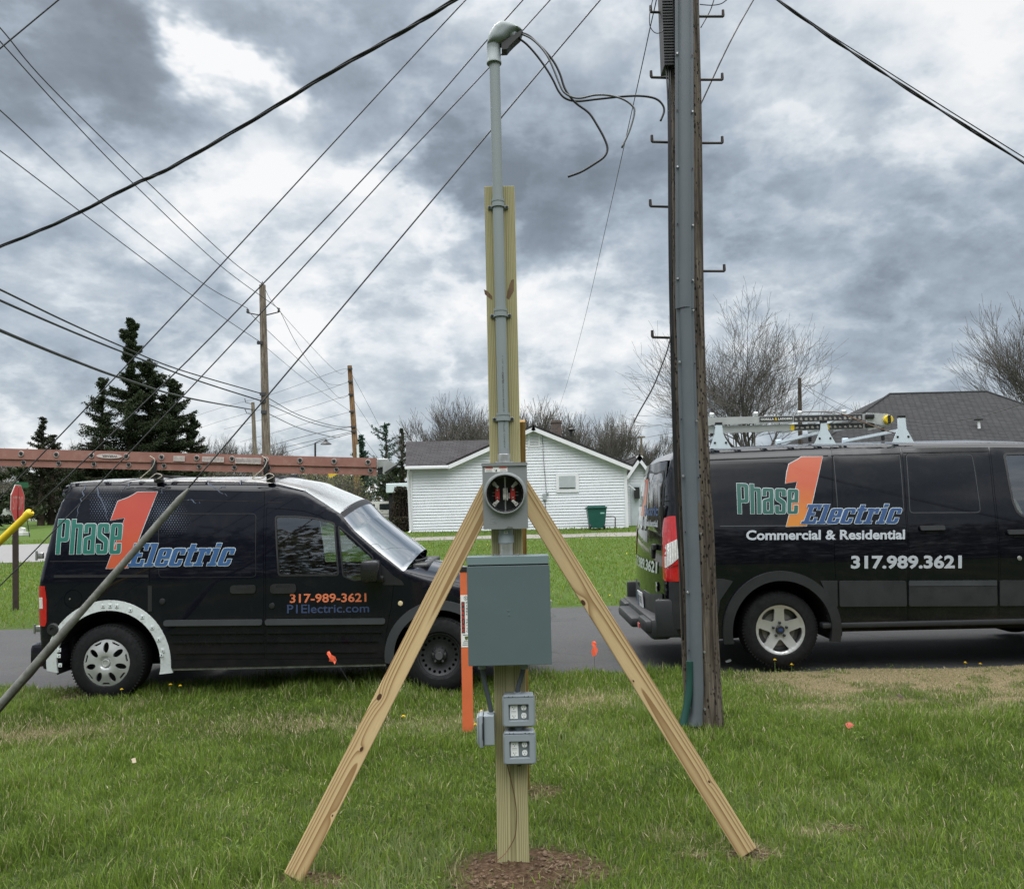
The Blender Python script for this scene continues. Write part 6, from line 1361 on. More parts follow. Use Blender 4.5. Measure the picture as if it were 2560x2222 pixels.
mb = MB(); mb.box((LL(672, 1400)[0] - .12, 0, 1.10), (.03, 1.42, 1.2)); mb.box((1.7, 0, .58), (2.4, 1.6, .06)); mb.build('bulkhead', pm('bulkhead_grey', (.05, .05, .055), .8), vL.root)
mb = MB(); wx = xw1 + .05
mb.tube([(wx - .02, -.45, float(vL.zt(wx)) + .085), (wx + .02, -.55, float(vL.zt(wx)) + .06), (wx + .10, -.30, float(vL.zt(wx)) + .07)], .010, 6); mb.tube([(wx - .16, -.52, float(vL.zt(wx)) + .14), (wx + .03, .10, float(vL.zt(wx)) + .11)], .007, 6); mb.build('wiper', M_black, vL.root)
mb = MB(); mb.box((wx + .07, 0, float(vL.zt(wx + .07)) + .035), (.16, 1.2, .05), bev=.02); mb.build('cowl', M_black, vL.root)
for (x, kind) in ((0.0, 'cover'), (ax1, 'steel')): wheel(vL.root, x, -.865, hz, kind, .328, .205, .198 if kind == 'cover' else .195, rot=math.pi / 2)
for x in (0.0, ax1): w_o = wheel(vL.root, x, .865, hz, 'steel', .328, .205, .195); w_o.rotation_euler = (0, 0, math.pi)
# ---- lettering of the left van
one = [(394, 1229), (344, 1230), (333, 1237), (320, 1244), (295, 1253), (286, 1277), (277, 1300), (313, 1294), (290, 1357), (266, 1421), (321, 1419), (346, 1350), (372, 1283)]
oneL = vL.P(one); lg = vL.surf('logo_numeral', [inset_gap(oneL, -.006)], D_white, off=.0025, thick=0, step=.05); vL.surf('logo_fill', [oneL], D_or, lg, off=.004, thick=0, step=.05)
def deco(v, name, txt, quad, m_fill, bold, shear, ol, o1=.0055, o2=.007, space=1.):
    a = v.text(name, txt, quad, D_white, v.root, o1, bold, shear, ol, space); v.text('lettering_fill', txt, quad, m_fill, a, o2, bold, shear, 0, space); return a
glyph_text(vL, 'logo_letter', 'Phase', GL, [(144, 1298), (309, 1297), (306, 1384), (140, 1385)], D_green, .055, .05)
glyph_text(vL, 'logo_letter', 'Electric', GS, [(319, 1358), (596, 1357), (592, 1413), (319, 1416)], D_blue, .05, .30, .0055, .0085, .010)
vL.text('phone_number', '317-989-3621', [(725, 1484), (916, 1482), (916, 1504), (725, 1507)], D_ortxt, fdo, .003, .018)
vL.text('web_address', 'P1Electric.com', [(718, 1511), (923, 1509), (923, 1530), (718, 1533)], D_bluetxt, fdo, .003, .012)
mbs = [MB(), MB()]
for i in range(46):
    for j in range(26):
        px, py = 226 + i * 6.6 + (j % 2) * 3.3, 1216 + j * 5.6
        d1 = math.hypot((px - 262) / 60, (py - 1262) / 52); d2 = math.hypot((px - 408 - (py - 1270) * .35) / 66, (py - 1282) / 62); q = max(1 - d1, 1 - d2)
        if q < .06: continue
        x, z = vL.L(px, py); r = .0016 + .0085 * q
        y = -(float(vL.w(x, z)) + .0018); mbs[int(px > 320)].add([(x + r * math.cos(t), y, z + r * math.sin(t)) for t in np.linspace(0, 2 * math.pi, 7)[:-1]], [tuple(range(6))])
for mb in mbs: mb.build('halftone_dots', D_dot, vL.root, fixn=False)
def bolt_line(a, b, n, amp, seed):
    r_ = random.Random(seed); P = [a]
    for k in range(1, n): t = k / n; P.append((a[0] + (b[0] - a[0]) * t + r_.uniform(-amp, amp), a[1] + (b[1] - a[1]) * t + r_.uniform(-amp, amp)))
    P.append(b); mb = MB()
    for i, (p, q) in enumerate(zip(P, P[1:])):
        w = 1.5 * (1 - i / n) + .3; x0_, z0_ = vL.L(*p); x1_, z1_ = vL.L(*q); w /= 280; y = [-(float(vL.w(x, z)) + .0016) for x, z in ((x0_, z0_), (x1_, z1_))]
        mb.add([(x0_ - w, y[0], z0_), (x0_ + w, y[0], z0_ + w), (x1_ + w, y[1], z1_ + w), (x1_ - w, y[1], z1_)], [(0, 1, 2, 3)])
    return mb.build('lightning_streak', D_bolt, vL.root, fixn=False)
for i, (a, b) in enumerate((((214, 1212), (192, 1292)), ((243, 1218), (270, 1300)), ((330, 1206), (300, 1232)), ((520, 1206), (568, 1240)), ((548, 1222), (566, 1214)), ((470, 1250), (500, 1258)), ((600, 1202), (604, 1212)), ((420, 1216), (400, 1232)))): bolt_line(a, b, 9, 4, 40 + i)

# ---- ladder and rack on the left van
Rk = thing('roof_rack', 'black roof rack feet and crossbars under the red ladder', 'roof rack', loc=(X0, vL.yc, 0))
lad = thing('extension_ladder', 'long red fiberglass extension ladder lying on the left van roof', 'ladder', loc=(X0, vL.yc, 0))
def R0(px, py, Y): return at(px, py, Y) - Vector((X0, vL.yc, 0))
YA, YB = 7.34, 7.42
def lerpY(px): return YA + (YB - YA) * (px + 60) / 1004
def rail(name, ya0, ya1, yb0, yb1, dy, ins, mat, x0=-260, x1=942):
    "C-channel rail: web faces the camera, flanges run back"
    A_ = []
    for px in (x0, x1):
        t = px / 944.; top = ya0 + (ya1 - ya0) * t; bot = yb0 + (yb1 - yb0) * t; Y = lerpY(px) + dy; A_.append((R0(px, top, Y), R0(px, bot, Y)))
    mb = MB(); d = .03
    (a0, b0), (a1, b1) = A_
    def slab(p, q, r_, s_, t=.004): 
        mb.add([p, q, r_, s_] + [v + Vector((0, t, 0)) for v in (p, q, r_, s_)], [(0, 1, 2, 3), (7, 6, 5, 4), (0, 4, 5, 1), (1, 5, 6, 2), (2, 6, 7, 3), (3, 7, 4, 0)])
    slab(a0, a1, b1, b0)
    for (p, q) in ((a0, a1), (b0, b1)):
        D_ = Vector((0, d * ins, 0)); u = Vector((0, 0, .004 if p is a0 else -.004)); mb.add([p, q, q + D_, p + D_, p + u, q + u, q + D_ + u, p + D_ + u], [(0, 1, 2, 3), (7, 6, 5, 4), (0, 4, 5, 1), (1, 5, 6, 2), (2, 6, 7, 3), (3, 7, 4, 0)])
    return mb.build(name, mat, lad)
r1_ = rail('side_rail', 1122, 1146.5, 1146, 1167, -.012, 1, M_fiber); r1_['label'] = 'upper near side rail'
r2_ = rail('side_rail', 1147, 1168, 1164, 1187, .0, 1, M_fiber); r2_['label'] = 'lower near side rail'
rail('side_rail', 1122, 1146.5, 1146, 1167, .42, -1, M_fiber); rail('side_rail', 1147, 1168, 1164, 1187, .44, -1, M_fiber)
rx_ = [53 - 88 * 2, 53 - 88, 53, 141, 229, 316, 404, 492, 580, 665, 750, 835, 920]
gro = pm('rung_plate', (.34, .29, .27), .5, metal=.3, var=.2, vscale=40)
for i, px in enumerate(rx_):
    t = px / 944.
    for lvl, (yc_, dyy) in enumerate(((1122 + 24.5 * t + 11.5 - 2 * t, -.012), (1147 + 21 * t + 8.5, .0))):
        Y = lerpY(px) + dyy; c = R0(px + (6 if lvl else 0), yc_, Y); mb = MB()
        mb.tube([c + Vector((0, -.004, 0)), c + Vector((0, .46, 0))], .0165, 12); rg = mb.build('rung', M_alu, lad, smooth=40)
        mb = MB(); rr_ = .0275 if lvl == 0 else .024; mb.lathe([(.017, -.004), (.019, -.007), (rr_ - .003, -.007), (rr_, -.003), (rr_, .0)], c, 'Y', 20, cap=False); mb.build('rung_collar', gro, rg, smooth=40)
        mb = MB(); mb.prism([(-.013, .012), (.012, .013), (.014, -.004), (.0, -.016), (-.009, -.008)], c.y - .009, c.y - .005, M=Matrix.Translation((c.x, 0, c.z))); mb.build('rung_end', M_dark, rg)
def lab_on(px0, px1, v0, v1, mat, txt=None, rot=0, dy=-.017, tm=M_ink, bold=.03, w=.8, h=.5):
    a = R0(px0, 1122 + 24.5 * px0 / 944 + v1, lerpY(px0) + dy); b = R0(px1, 1122 + 24.5 * px1 / 944 + v0, lerpY(px1) + dy); sl = (b.z - (R0(px0, 1122 + 24.5 * px0 / 944 + v0, lerpY(px0) + dy)).z) / (b.x - a.x)
    M = frame(a, (1, 0, sl), (0, 0, 1)); W_, Hh = (b.x - a.x), abs((R0(px0, 1122 + 24.5 * px0 / 944 + v0, lerpY(px0) + dy)).z - a.z)
    return M, W_, Hh
M_, W_, H2 = lab_on(241, 306, 5, 17, M_label); mb = MB(); mb.prism([(W_ / 2 + W_ / 2 * math.cos(t), H2 / 2 + H2 / 2 * math.sin(t)) for t in np.linspace(0, 2 * math.pi, 29)[:-1]], -.001, .001, M=M_); ov = mb.build('oval_label', pm('dirty_label', (.50, .44, .42), .6, var=.2, vscale=30), lad)
flat_text('WERNER', M_, W_ * .22, H2 * .24, W_ * .60, H2 * .48, pm('label_ink', (.10, .08, .09), .6), 'lettering', ov, bold=.03, rot=180, y=-.0018)
for (p0, p1, nb) in ((433, 462, 3), (505, 560, 5), (588, 653, 7)):
    M_, W_, H2 = lab_on(p0, p1, 6, 19 if p0 < 580 else 21, M_label); mb = MB(); mb.prism([(0, 0), (W_, 0), (W_, H2), (0, H2)], -.001, .001, M=M_); o = mb.build('label', pm('dirty_label', (.50, .44, .42)), lad); mb = MB()
    rr2 = random.Random(p0)
    for k in range(nb * 3): x = W_ * (k + .6) / (nb * 3 + .5); mb.prism([(x, H2 * rr2.uniform(.15, .4)), (x + W_ * .02, H2 * .15), (x + W_ * .02, H2 * rr2.uniform(.6, .88)), (x, H2 * .85)], -.0018, -.0012, M=M_)
    mb.build('label_print', pm('faint_ink', (.17, .14, .14), .7), o)
# aluminium end caps, feet, rope, red flag tail
mb = MB(); a = R0(943, 1147, 7.40); b = R0(970, 1167, 7.40); mb.box(((a.x + b.x) / 2, a.y + .02, (a.z + b.z) / 2), (b.x - a.x, .05, a.z - b.z), bev=.003)
for k in range(3): mb.box(((a.x + b.x) / 2, a.y - .006, b.z + (a.z - b.z) * (.25 + .25 * k)), (b.x - a.x, .004, .005))
mb.build('end_cap', M_alu, lad)
mb = MB(); a = R0(944, 1169, 7.42); b = R0(959, 1186, 7.42); mb.box(((a.x + b.x) / 2, a.y + .02, (a.z + b.z) / 2), (b.x - a.x, .05, a.z - b.z), bev=.003); mb.build('rail_plug', M_black, lad)
mb = MB(); sh = [R0(958, 1160, 7.39), R0(972, 1152, 7.39), R0(992, 1160, 7.39), R0(1000, 1157, 7.39), R0(962, 1186, 7.39), R0(957, 1184, 7.39)]; y_ = sh[0].y; mb.prism([(p.x, p.z) for p in sh], y_ - .01, y_ + .03); ft = mb.build('ladder_foot', M_alu, lad)
mb = MB(); mb.beam(R0(962, 1183, 7.38), R0(1000, 1158, 7.38), .03, .014); mb.build('foot_pad', M_black, ft)
mb = MB(); mb.beam(R0(430, 1169, 7.5), R0(830, 1184, 7.5), .03, .02); mb.build('red_strap', pm('pink_red', (.55, .12, .10), .7), lad)
mb = MB(); mb.prism([(p.x, p.z) for p in (R0(820, 1184, 7.4), R0(845, 1184, 7.4), R0(826, 1194, 7.4), R0(822, 1192, 7.4))], R0(820, 1184, 7.4).y, R0(820, 1184, 7.4).y + .004); mb.build('yellow_flag', pm('yellow_tape', (.75, .5, .04), .6), lad)
for cxp, wdt in ((385, 1), (665, 1)):
    yb = 1199; mb = MB(); a = R0(cxp - 8, 1150 if cxp < 500 else 1153, 7.36); b = R0(cxp + 8, 1183, 7.36); mb.box(((a.x + b.x) / 2, a.y, (a.z + b.z) / 2 - .01), (.045, .03, a.z - b.z + .02), bev=.01)
    a2 = R0(cxp + 4, 1184, 7.40); b2 = R0(cxp + 20, 1206, 7.44); mb.box(((a2.x + b2.x) / 2, a2.y + .02, (a2.z + b2.z) / 2), (.065, .07, a2.z - b2.z), bev=.008); mb.build('rack_foot', M_black, Rk, smooth=30)
    mb = MB(); mb.tube([R0(cxp + 10, 1190, 7.44), R0(cxp + 10, 1190, 7.44) + Vector((0, 1.25, .01))], .014, 8); mb.build('crossbar', M_black, Rk)
    rp_ = [R0(cxp + dx_, dy_, 7.34) for dx_, dy_ in ((-10, 1140), (2, 1150), (-6, 1170), (-28, 1190), (-34, 1196), (-12, 1196), (6, 1184), (20, 1190), (2, 1200))]; mb = MB(); mb.tube(catmull(rp_, 6), .0045, 6); mb.build('tie_rope', pm('rope', (.42, .38, .32), .9, var=.2, vscale=80), Rk, smooth=True)
mb = MB(); mb.tube(catmull([R0(742 + d, 1182 + 8 * math.sin(i * 2.2), 7.46 + .02 * (i % 2)) for i, d in enumerate(range(0, 60, 7))], 5), .005, 6); mb.build('tie_rope', pm('rope_pale', (.55, .54, .5), .9), Rk, smooth=True)
mb = MB(); mb.tube(catmull([R0(300, 1206, 7.36), R0(330, 1200, 7.36), R0(370, 1196, 7.34), R0(400, 1198, 7.34), R0(410, 1204, 7.36), R0(380, 1208, 7.36), R0(350, 1207, 7.36)], 6), .004, 6); mb.build('strap_end', M_black, Rk, smooth=True)
b2 = R0(736, 1196, 8.6); mb = MB(); mb.box(b2, (.07, .07, .09), bev=.008); mb.build('rack_foot', M_black, Rk)

# ================= right van =================
YR = 7.90
hub = at(1949, 1573, YR + .05); vR = Van('cargo_van', 'large black van with white lettering, alloy wheel and a white roof rack', hub.x, YR - .02, 1.03, 8.2)
X1 = vR.X0; hz2 = hub.z
vR.tumble, vR.belt, vR.ztop, vR.rrear = .22, 1.02, 2.05, .16
def LR(px, py, Y=8.22): p = at(px, py, Y); return (p.x - X1, p.z)
TPR = [(LR(1676, 1160)[0], LR(1676, 1150)[1])] + [LR(*p) for p in [(1690, 1133), (1720, 1127), (1774, 1124), (2000, 1114), (2230, 1108), (2465, 1104), (2560, 1106), (2640, 1116)]]
xe = TPR[-1][0]; TPR += [(xe + .25, TPR[-1][1] - .10), (xe + .55, TPR[-1][1] - .32), (xe + 1.10, 1.30), (xe + 1.18, 1.24), (xe + 1.75, 1.08), (xe + 1.95, .85), (xe + 1.98, .45)]
XF = TPR[-1][0]
vR.tx = [p[0] for p in TPR]; vR.tz = [p[1] for p in TPR]
RPR = [LR(1668, 1592, 7.95), LR(1664, 1545, 7.95), LR(1662, 1440, 7.95), LR(1664, 1300, 8.0), LR(1670, 1200, 8.05), LR(1677, 1150, 8.1)]
vR.rz = [p[1] for p in RPR]; vR.rx = [p[0] for p in RPR]
vR.rt = lambda x: np.interp(x, [0, xe, xe + .6, xe + 1.2], [.12, .08, .04, .10])
vR.nose = lambda x, z: .35 * np.clip((np.asarray(x) - (xe + .6)) / 1.45, 0, 1) ** 2.4 + 0 * np.asarray(z)
vR.fwd = lambda x: float(np.interp(x, [xe, xe + .3, xe + 1.0, xe + 1.2], [0, .7, .7, 0]))
wbR = 3.30; sz = vR.L(2300, 1556)[1]
P = [(vR.rx[0], .36)] + [(x, z) for x, z in zip(vR.rx[1:-1], vR.rz[1:-1])] + [(x, z - .009) for x, z in TPR[:-1]] + [(XF, .42), (XF - .05, .26), (wbR + .50, .26)]
P += arcpts(wbR, hz2, .475, -15, 195, 26) + [(wbR - .50, sz), (.505, sz)] + arcpts(.0, hz2, .480, -14, 193, 30) + [(-.50, .30), (-.9, .30)]
silR = P
d1 = vR.P([(2075, 1117), (2160, 1119), (2249, 1121), (2260, 1240), (2266, 1310), (2268, 1553), (2180, 1554), (2095, 1555), (2086, 1400), (2080, 1240)])
d2 = vR.P([(2253, 1121), (2360, 1119), (2470, 1118), (2482, 1230), (2491, 1310), (2494, 1552), (2380, 1553), (2270, 1554), (2269, 1310), (2263, 1240)])
fd = vR.P([(2474, 1118), (2560, 1119), (2600, 1122)]) + [(xe + .30, TPR[-1][1] + .98), (xe + .62, 1.56), (xe + .95, 1.30), (xe + 1.02, 1.10), (xe + .98, .78), (wbR - .50, .60), (wbR - .52, sz)] + vR.P([(2600, 1551), (2497, 1552), (2495, 1310), (2486, 1230)])
xw_ = vR.L(2560, 1200)[0]
fw = rpoly(vR.P([(2512, 1139), (2518, 1136), (2560, 1135), (2610, 1138)]) + [(xe + .30, 1.78), (xe + .58, 1.52), (xe + .66, 1.38), (xe + .30, 1.33)] + vR.P([(2574, 1292), (2556, 1288), (2544, 1278), (2534, 1255), (2524, 1205)]), .03)
xq, zq = [p[0] for p in fd], [p[1] for p in fd]
vR.surf('body_side', [silR, d1, d2, fd], M_paintR, thick=.02); vR.surf('body_side', [silR, fw], M_paintR, side=1, thick=.02)['label'] = 'far side of the body'
rq = vR.surf('side_panel', [inset_gap(d1, .0035)], M_paintR); sd_ = vR.surf('sliding_door', [inset_gap(d2, .0035)], M_paintR); fdR = vR.surf('front_door', [inset_gap(fd, .0035), fw], M_paintR)
vR.surf('window', [inset_gap(fw, .002)], M_glass, fdR, off=-.008, thick=0); vR.surf('window', [inset_gap(fw, .002)], M_glass, side=1, off=-.008, thick=0)
vR.surf('window_seal', [inset_gap(fw, -.018), inset_gap(fw, .004)], M_black, fdR, off=.003, thick=.008)
vR.surf('inner_liner', [inset_gap(silR, .11), inset_gap(fw, -.012)], M_dark, off=-.022, thick=0, both=True)
M_roofR = pm('dark_grey_roof', (.05, .052, .06), .28, coat=.6, var=.1)  # roof tone set lighter than the body paint
vR.skin('roof', TPR[0][0], xe, M_roofR, crown=lambda x: float(np.interp(x, [TPR[0][0], TPR[3][0], xe], [.015, .05, .06])), n=70)
vR.skin('windshield', xe, xe + 1.12, M_wind, crown=lambda x: float(np.interp(x, [xe, xe + .2, xe + 1.1], [.06, .12, .14])), n=24)
vR.skin('hood', xe + 1.12, XF - .001, M_paintR, crown=lambda x: .06, n=24)
mb = MB(); mb.box((XF + .02, 0, .68), (.12, 1.5, .55), bev=.05); mb.build('front_fascia', M_black, vR.root)
# creases, drip moulding, door stampings
def crease(v, pts, off=.002, mat=None, nm='body_crease', par=None): return v.surf(nm, [v.P(pts)], mat or M_dark, par, off=off, thick=0)
for seg in ([(1774, 1148), (2070, 1138), (2070, 1140.5), (1774, 1151)], [(2078, 1138), (2250, 1132), (2250, 1134.5), (2078, 1140.5)], [(2258, 1131), (2470, 1127), (2470, 1129), (2258, 1133)]): crease(vR, seg)
hl = pm('edge_highlight', (.05, .053, .06), .2, coat=.8)  # pale strips painting the light caught along a crease and the stamped edges
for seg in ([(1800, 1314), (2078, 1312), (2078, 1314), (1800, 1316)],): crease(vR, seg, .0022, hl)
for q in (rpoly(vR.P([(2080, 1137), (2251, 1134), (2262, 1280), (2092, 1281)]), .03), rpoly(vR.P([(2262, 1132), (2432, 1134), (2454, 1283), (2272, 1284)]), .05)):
    vR.surf('window_stamping', [q, inset_gap(q, .009)], M_dark, off=.002, thick=0); q2 = inset_gap(q, .009); vR.surf('stamping_highlight', [q2, inset_gap(q2, .004)], hl, off=.0022, thick=0)
def hndR(x0, x1, y0, par, wid):
    a = vR.L(x0, y0 - 5); b = vR.L(x1, y0 + 5); o = vR.surf('door_handle', [rpoly([(a[0], b[1]), (b[0], b[1]), (b[0], a[1]), (a[0], a[1])], .014)], M_trim, par, off=.030, thick=.02, step=.03); m_ = (a[0] + b[0]) / 2
    vR.surf('handle_recess', [rpoly([(m_ - .055, b[1] - .03), (m_ + .055, b[1] - .03), (m_ + .065, b[1] + .005), (m_ - .065, b[1] + .005)], .02)], M_dark, o, off=.004, thick=0)
hndR(2297, 2360, 1319, sd_, 1); hndR(2515, 2578, 1329, fdR, 1)
x, z = vR.L(2549, 1395); mb = MB(); mb.lathe([(.022, 0), (.02, -.004), (.009, -.005), (.008, -.008), (0, -.008)], (x, -float(vR.w(x, z)), z), 'Y', 20, cap=False); mb.build('door_lock', M_zinc, fdR, smooth=40)
# cladding and arches
cl_pts = [(2075, 1451), (2092, 1451), (2094, 1516), (2084, 1517)]
for pts, par in (([(2097, 1451), (2264, 1451), (2266, 1515), (2098, 1516)], rq), ([(2271, 1451), (2490, 1450), (2492, 1514), (2271, 1515)], sd_), ([(2498, 1450), (2640, 1450), (2640, 1513), (2498, 1514)], fdR)): vR.surf('side_cladding', [rpoly(vR.P(pts), .02)], M_trim, par, off=.012, thick=.02, step=.06)
vR.surf('side_cladding', [vR.P([(2050, 1451), (2092, 1451), (2093, 1516), (2072, 1517), (2064, 1480)])], M_trim, off=.012, thick=.02)
vR.surf('side_cladding', [vR.P([(1672, 1446), (1806, 1446), (1832, 1452), (1800, 1500), (1790, 1560), (1672, 1572)])], M_trim, off=.010, thick=.02)
vR.surf('cladding_top', [vR.P([(2271, 1451), (2490, 1450), (2490, 1463), (2271, 1464)])], pm('cladding_light', (.036, .039, .044), .5), sd_, off=.016, thick=.006)
for cx, sd2 in ((0., -1), (wbR, -1)): vR.surf('wheel_arch', [arcpts(cx, hz2, .560, -12, 192, 40) + arcpts(cx, hz2, .470, 194, -14, 40)], M_trim, side=sd2, off=.035, thick=.05, step=.04)
for cx in (0., wbR):
    for s_ in (-1, 1): well(vR, cx, hz2, .485, s_, .99, .45)
mb = MB(); mb.box((1.65, 0, .40), (2.2, 1.7, .16)); mb.box((-.8, 0, .46), (.5, 1.7, .22)); mb.box((1.6, 0, .52), (5.0, .9, .12)); mb.tube([(-.9, -.3, .33), (-.2, -.3, .30), (0, 0, .33), (2.8, 0, .36)], .05, 8); mb.build('underbody', M_dark, vR.root)
mb = MB(); rb0 = vR.L(2055, 1563); rb1 = vR.L(2640, 1558); mb.box(((rb0[0] + wbR - .52) / 2, -.985, rb0[1] - .002), (wbR - .52 - rb0[0], .10, .05), bev=.012); mb.build('running_board', M_trim, vR.root, smooth=30)
for (x, kind) in ((0., 'alloy'), (wbR, 'alloy')): wheel(vR.root, x, -.985, hz2, kind, .362, .235, .232, rot=math.pi / 2)
for x in (0., wbR): w_o = wheel(vR.root, x, .985, hz2, 'alloy', .362, .235, .232); w_o.rotation_euler = (0, 0, math.pi)
# rear end
rear_face(vR, 'rear_doors', M_paintR, .42, vR.rz[-1] + .0, bulge=.06)
def rearpt(t, z, off=0.):
    "t in -1..1 across the rear, returns local point just behind the rear face"
    xr = float(vR.xr(z)); wt = float(vR.w(xr, z)); return Vector((xr - .06 * (1 - t * t) - off, t * wt, z))
def rear_patch(name, loop, mat, parent=None, off=.006, step=.06):
    "loop in (t, z)"
    V, Fc = cdt([[(a * .87, b) for a, b in loop]], step); mb = MB(); mb.add([rearpt(a / .87, b, off) for a, b in V], Fc); return mb.build(name, mat, parent or vR.root, smooth=True)
for s_ in (-1, 1):
    q = [(s_ * .10, 1.33), (s_ * .90, 1.30), (s_ * .93, 1.40), (s_ * .92, 1.84), (s_ * .86, 1.90), (s_ * .10, 1.92)]; wn = rear_patch('rear_window', rpoly(q, .05), M_tint if False else pm('dark_window', (.008, .009, .010), .04, coat=1.), off=.008)
    rear_patch('window_seal', [(s_ * .06, 1.31), (s_ * .94, 1.27), (s_ * .97, 1.40), (s_ * .955, 1.86), (s_ * .88, 1.93), (s_ * .06, 1.95)], M_black, off=.004)
rear_patch('door_gap', [(-.012, .5), (.012, .5), (.012, 2.0), (-.012, 2.0)], M_dark, off=.009)
def rear_text(name, txt, t0, t1, z0, z1, mat, off=.011, bold=.03):
    V, Fc = text2d(txt, bold); mb = MB(); mb.add([rearpt(t0 + (t1 - t0) * u, z0 + (z1 - z0) * v_, off) for u, v_ in V], Fc); return mb.build(name, mat, vR.root, fixn=False)
# seen from behind the van, reading runs from +y (left) to -y (right)
rear_text('phone_number', '317.989.3621', .80, -.80, .90, 1.02, D_grey); rear_text('slogan', 'Commercial & Residential', .80, -.80, 1.36, 1.43, D_grey)
rear_text('logo_lettering', 'Phase', .85, .25, 1.56, 1.74, D_greenR); rear_text('logo_lettering', 'Electric', .05, -.80, 1.47, 1.58, D_blueR); rear_text('logo_numeral', '1', .28, -.10, 1.46, 1.86, D_orR, bold=.06)
mb = MB(); p = rearpt(-.78, .77, .012); mb.lathe([(.0, -.004), (.045, -.004), (.05, .0)], p, 'X', 24, cap=False); o = mb.build('oval_badge', pm('chrome', (.6, .6, .62), .15, metal=1.), vR.root, smooth=40)
for (tt, z) in ((-.93, 1.52), (-.93, .62)):
    p = rearpt(tt, z, .015); mb = MB(); mb.box(p + Vector((.02, -.03, 0)), (.09, .11, .10), bev=.012); mb.tube([p + Vector((-.005, -.085, -.06)), p + Vector((-.005, -.085, .06))], .018, 10); mb.build('rear_hinge', M_black, vR.root, smooth=35)
p = rearpt(-.70, 1.16, .02); mb = MB(); mb.box(p, (.04, .12, .06), bev=.01); mb.box(p + Vector((0, .09, -.06)), (.03, .05, .12), bev=.01); mb.build('rear_handle', M_black, vR.root)
rear_patch('lower_cladding', [(-1., .44), (1., .44), (1., .72), (-1., .72)], M_trim, off=.012)
tlp = vR.P([(1659, 1294), (1672, 1290), (1690, 1289), (1698, 1300), (1703, 1400), (1703, 1445), (1698, 1453), (1660, 1452), (1657, 1400), (1656, 1330)])
tR = vR.surf('tail_light', [rpoly(tlp, .02)], M_lred, off=.014, thick=.02, step=.03)
vR.surf('clear_lens', [rpoly(vR.P([(1661, 1364), (1671, 1357), (1694, 1346), (1695, 1395), (1680, 1408), (1662, 1420)]), .01)], M_lclear, tR, off=.020, thick=.004, step=.02)
for k in range(5):
    vR.surf('lens_rib', [vR.P([(1664 + k * 6.4, 1362 - k * 3), (1665.2 + k * 6.4, 1362 - k * 3), (1665.2 + k * 6.4, 1412 - k * 3), (1664 + k * 6.4, 1412 - k * 3)])], pm('lens_shadow', (.3, .3, .3), .3), tR, off=.022, thick=0)
vR.surf('lens_divider', [vR.P([(1657, 1418), (1700, 1408), (1703, 1411), (1660, 1422)])], pm('deep_red', (.2, .005, .005), .2, coat=.5), tR, off=.018, thick=0)
mirr = [(x, z) for x, z in tlp]; vR.surf('tail_light', [rpoly(mirr, .02)], M_lred, side=1, off=.014, thick=.02, step=.03)
# plate, bumper, step
pl0 = rearpt(.0, .58, .03); Mp = Matrix.Identity(4)
mb = MB(); mb.box(pl0, (.012, .31, .16), Matrix.Rotation(R_(-4), 3, 'Y'), bev=.004); lp_ = mb.build('license_plate', pm('plate_white', (.55, .56, .58), .4, var=.05), vR.root); Mq = frame(pl0 + Vector((-.009, .0, 0)), (0, -1, 0), (0, 0, 1))
flat_text('TK 765', Mq, -.08, -.035, .21, .075, M_ink, 'plate_characters', lp_, bold=.02, y=-.003); mb = MB(); mb.prism([(-.15, -.07), (-.09, -.07), (-.09, .07), (-.15, .07)], -.003, -.001, M=Mq); mb.build('plate_band', pm('plate_blue', (.08, .12, .25), .4), lp_)
lp_['label'] = 'white license plate with dark characters'
mb = MB(); xb = float(vR.xr(.5)); mb.box((xb - .05, 0, .40), (.20, 1.98, .20), bev=.04); mb.box((xb + .07, -.99 + .02, .50), (.34, .06, .36), bev=.025); mb.box((xb + .07, .99 - .02, .50), (.34, .06, .36), bev=.025); bpR = mb.build('rear_bumper', M_trim, vR.root, smooth=35)
mb = MB()
for s_ in (-1, 1): mb.box((xb - .10, s_ * .74, .42), (.20, .46, .12), bev=.03)
mb.box((xb - .17, 0, .40), (.20, 1.0, .10), bev=.03); mb.build('bumper_step', M_trim, vR.root, smooth=35)
mb = MB(); mb.box((xb - .235, -.80, .42), (.012, .10, .05), bev=.008); rfl = mb.build('reflector', M_lred, bpR)
# cab interior glimpses
for yy in (-.45, .45):
    mb = MB(); mb.box((2.35, yy, .95), (.52, .5, .16), bev=.05); mb.box((2.08, yy, 1.30), (.16, .48, .62), Matrix.Rotation(R_(-12), 3, 'Y'), bev=.06); mb.box((2.0, yy, 1.68), (.10, .26, .18), bev=.04); mb.build('seat', M_int, vR.root, smooth=40)
mb = MB(); mb.box((3.15, 0, 1.12), (.6, 1.7, .35), bev=.08); mb.build('dashboard', M_int, vR.root)
mb = MB(); mb.tube([Vector((2.80, .45, 1.25)) + Matrix.Rotation(R_(-60), 3, 'Y') @ Vector((.19 * math.cos(t), .19 * math.sin(t), 0)) for t in np.linspace(0, 2 * math.pi, 29)], .015, 8, cap=False); mb.build('steering_wheel', M_black, vR.root, smooth=True)
mb = MB(); mb.box((1.75, 0, 1.2), (.03, 1.5, 1.3)); mb.build('bulkhead', pm('bulkhead_grey', (.05, .05, .055), .8), vR.root)
mb = MB(); mb.box((2.95, -1.16, 1.42), (.12, .22, .34), bev=.04); mb.box((2.97, -1.04, 1.28), (.08, .14, .06), bev=.02); mb.build('wing_mirror', M_black, vR.root, smooth=35)
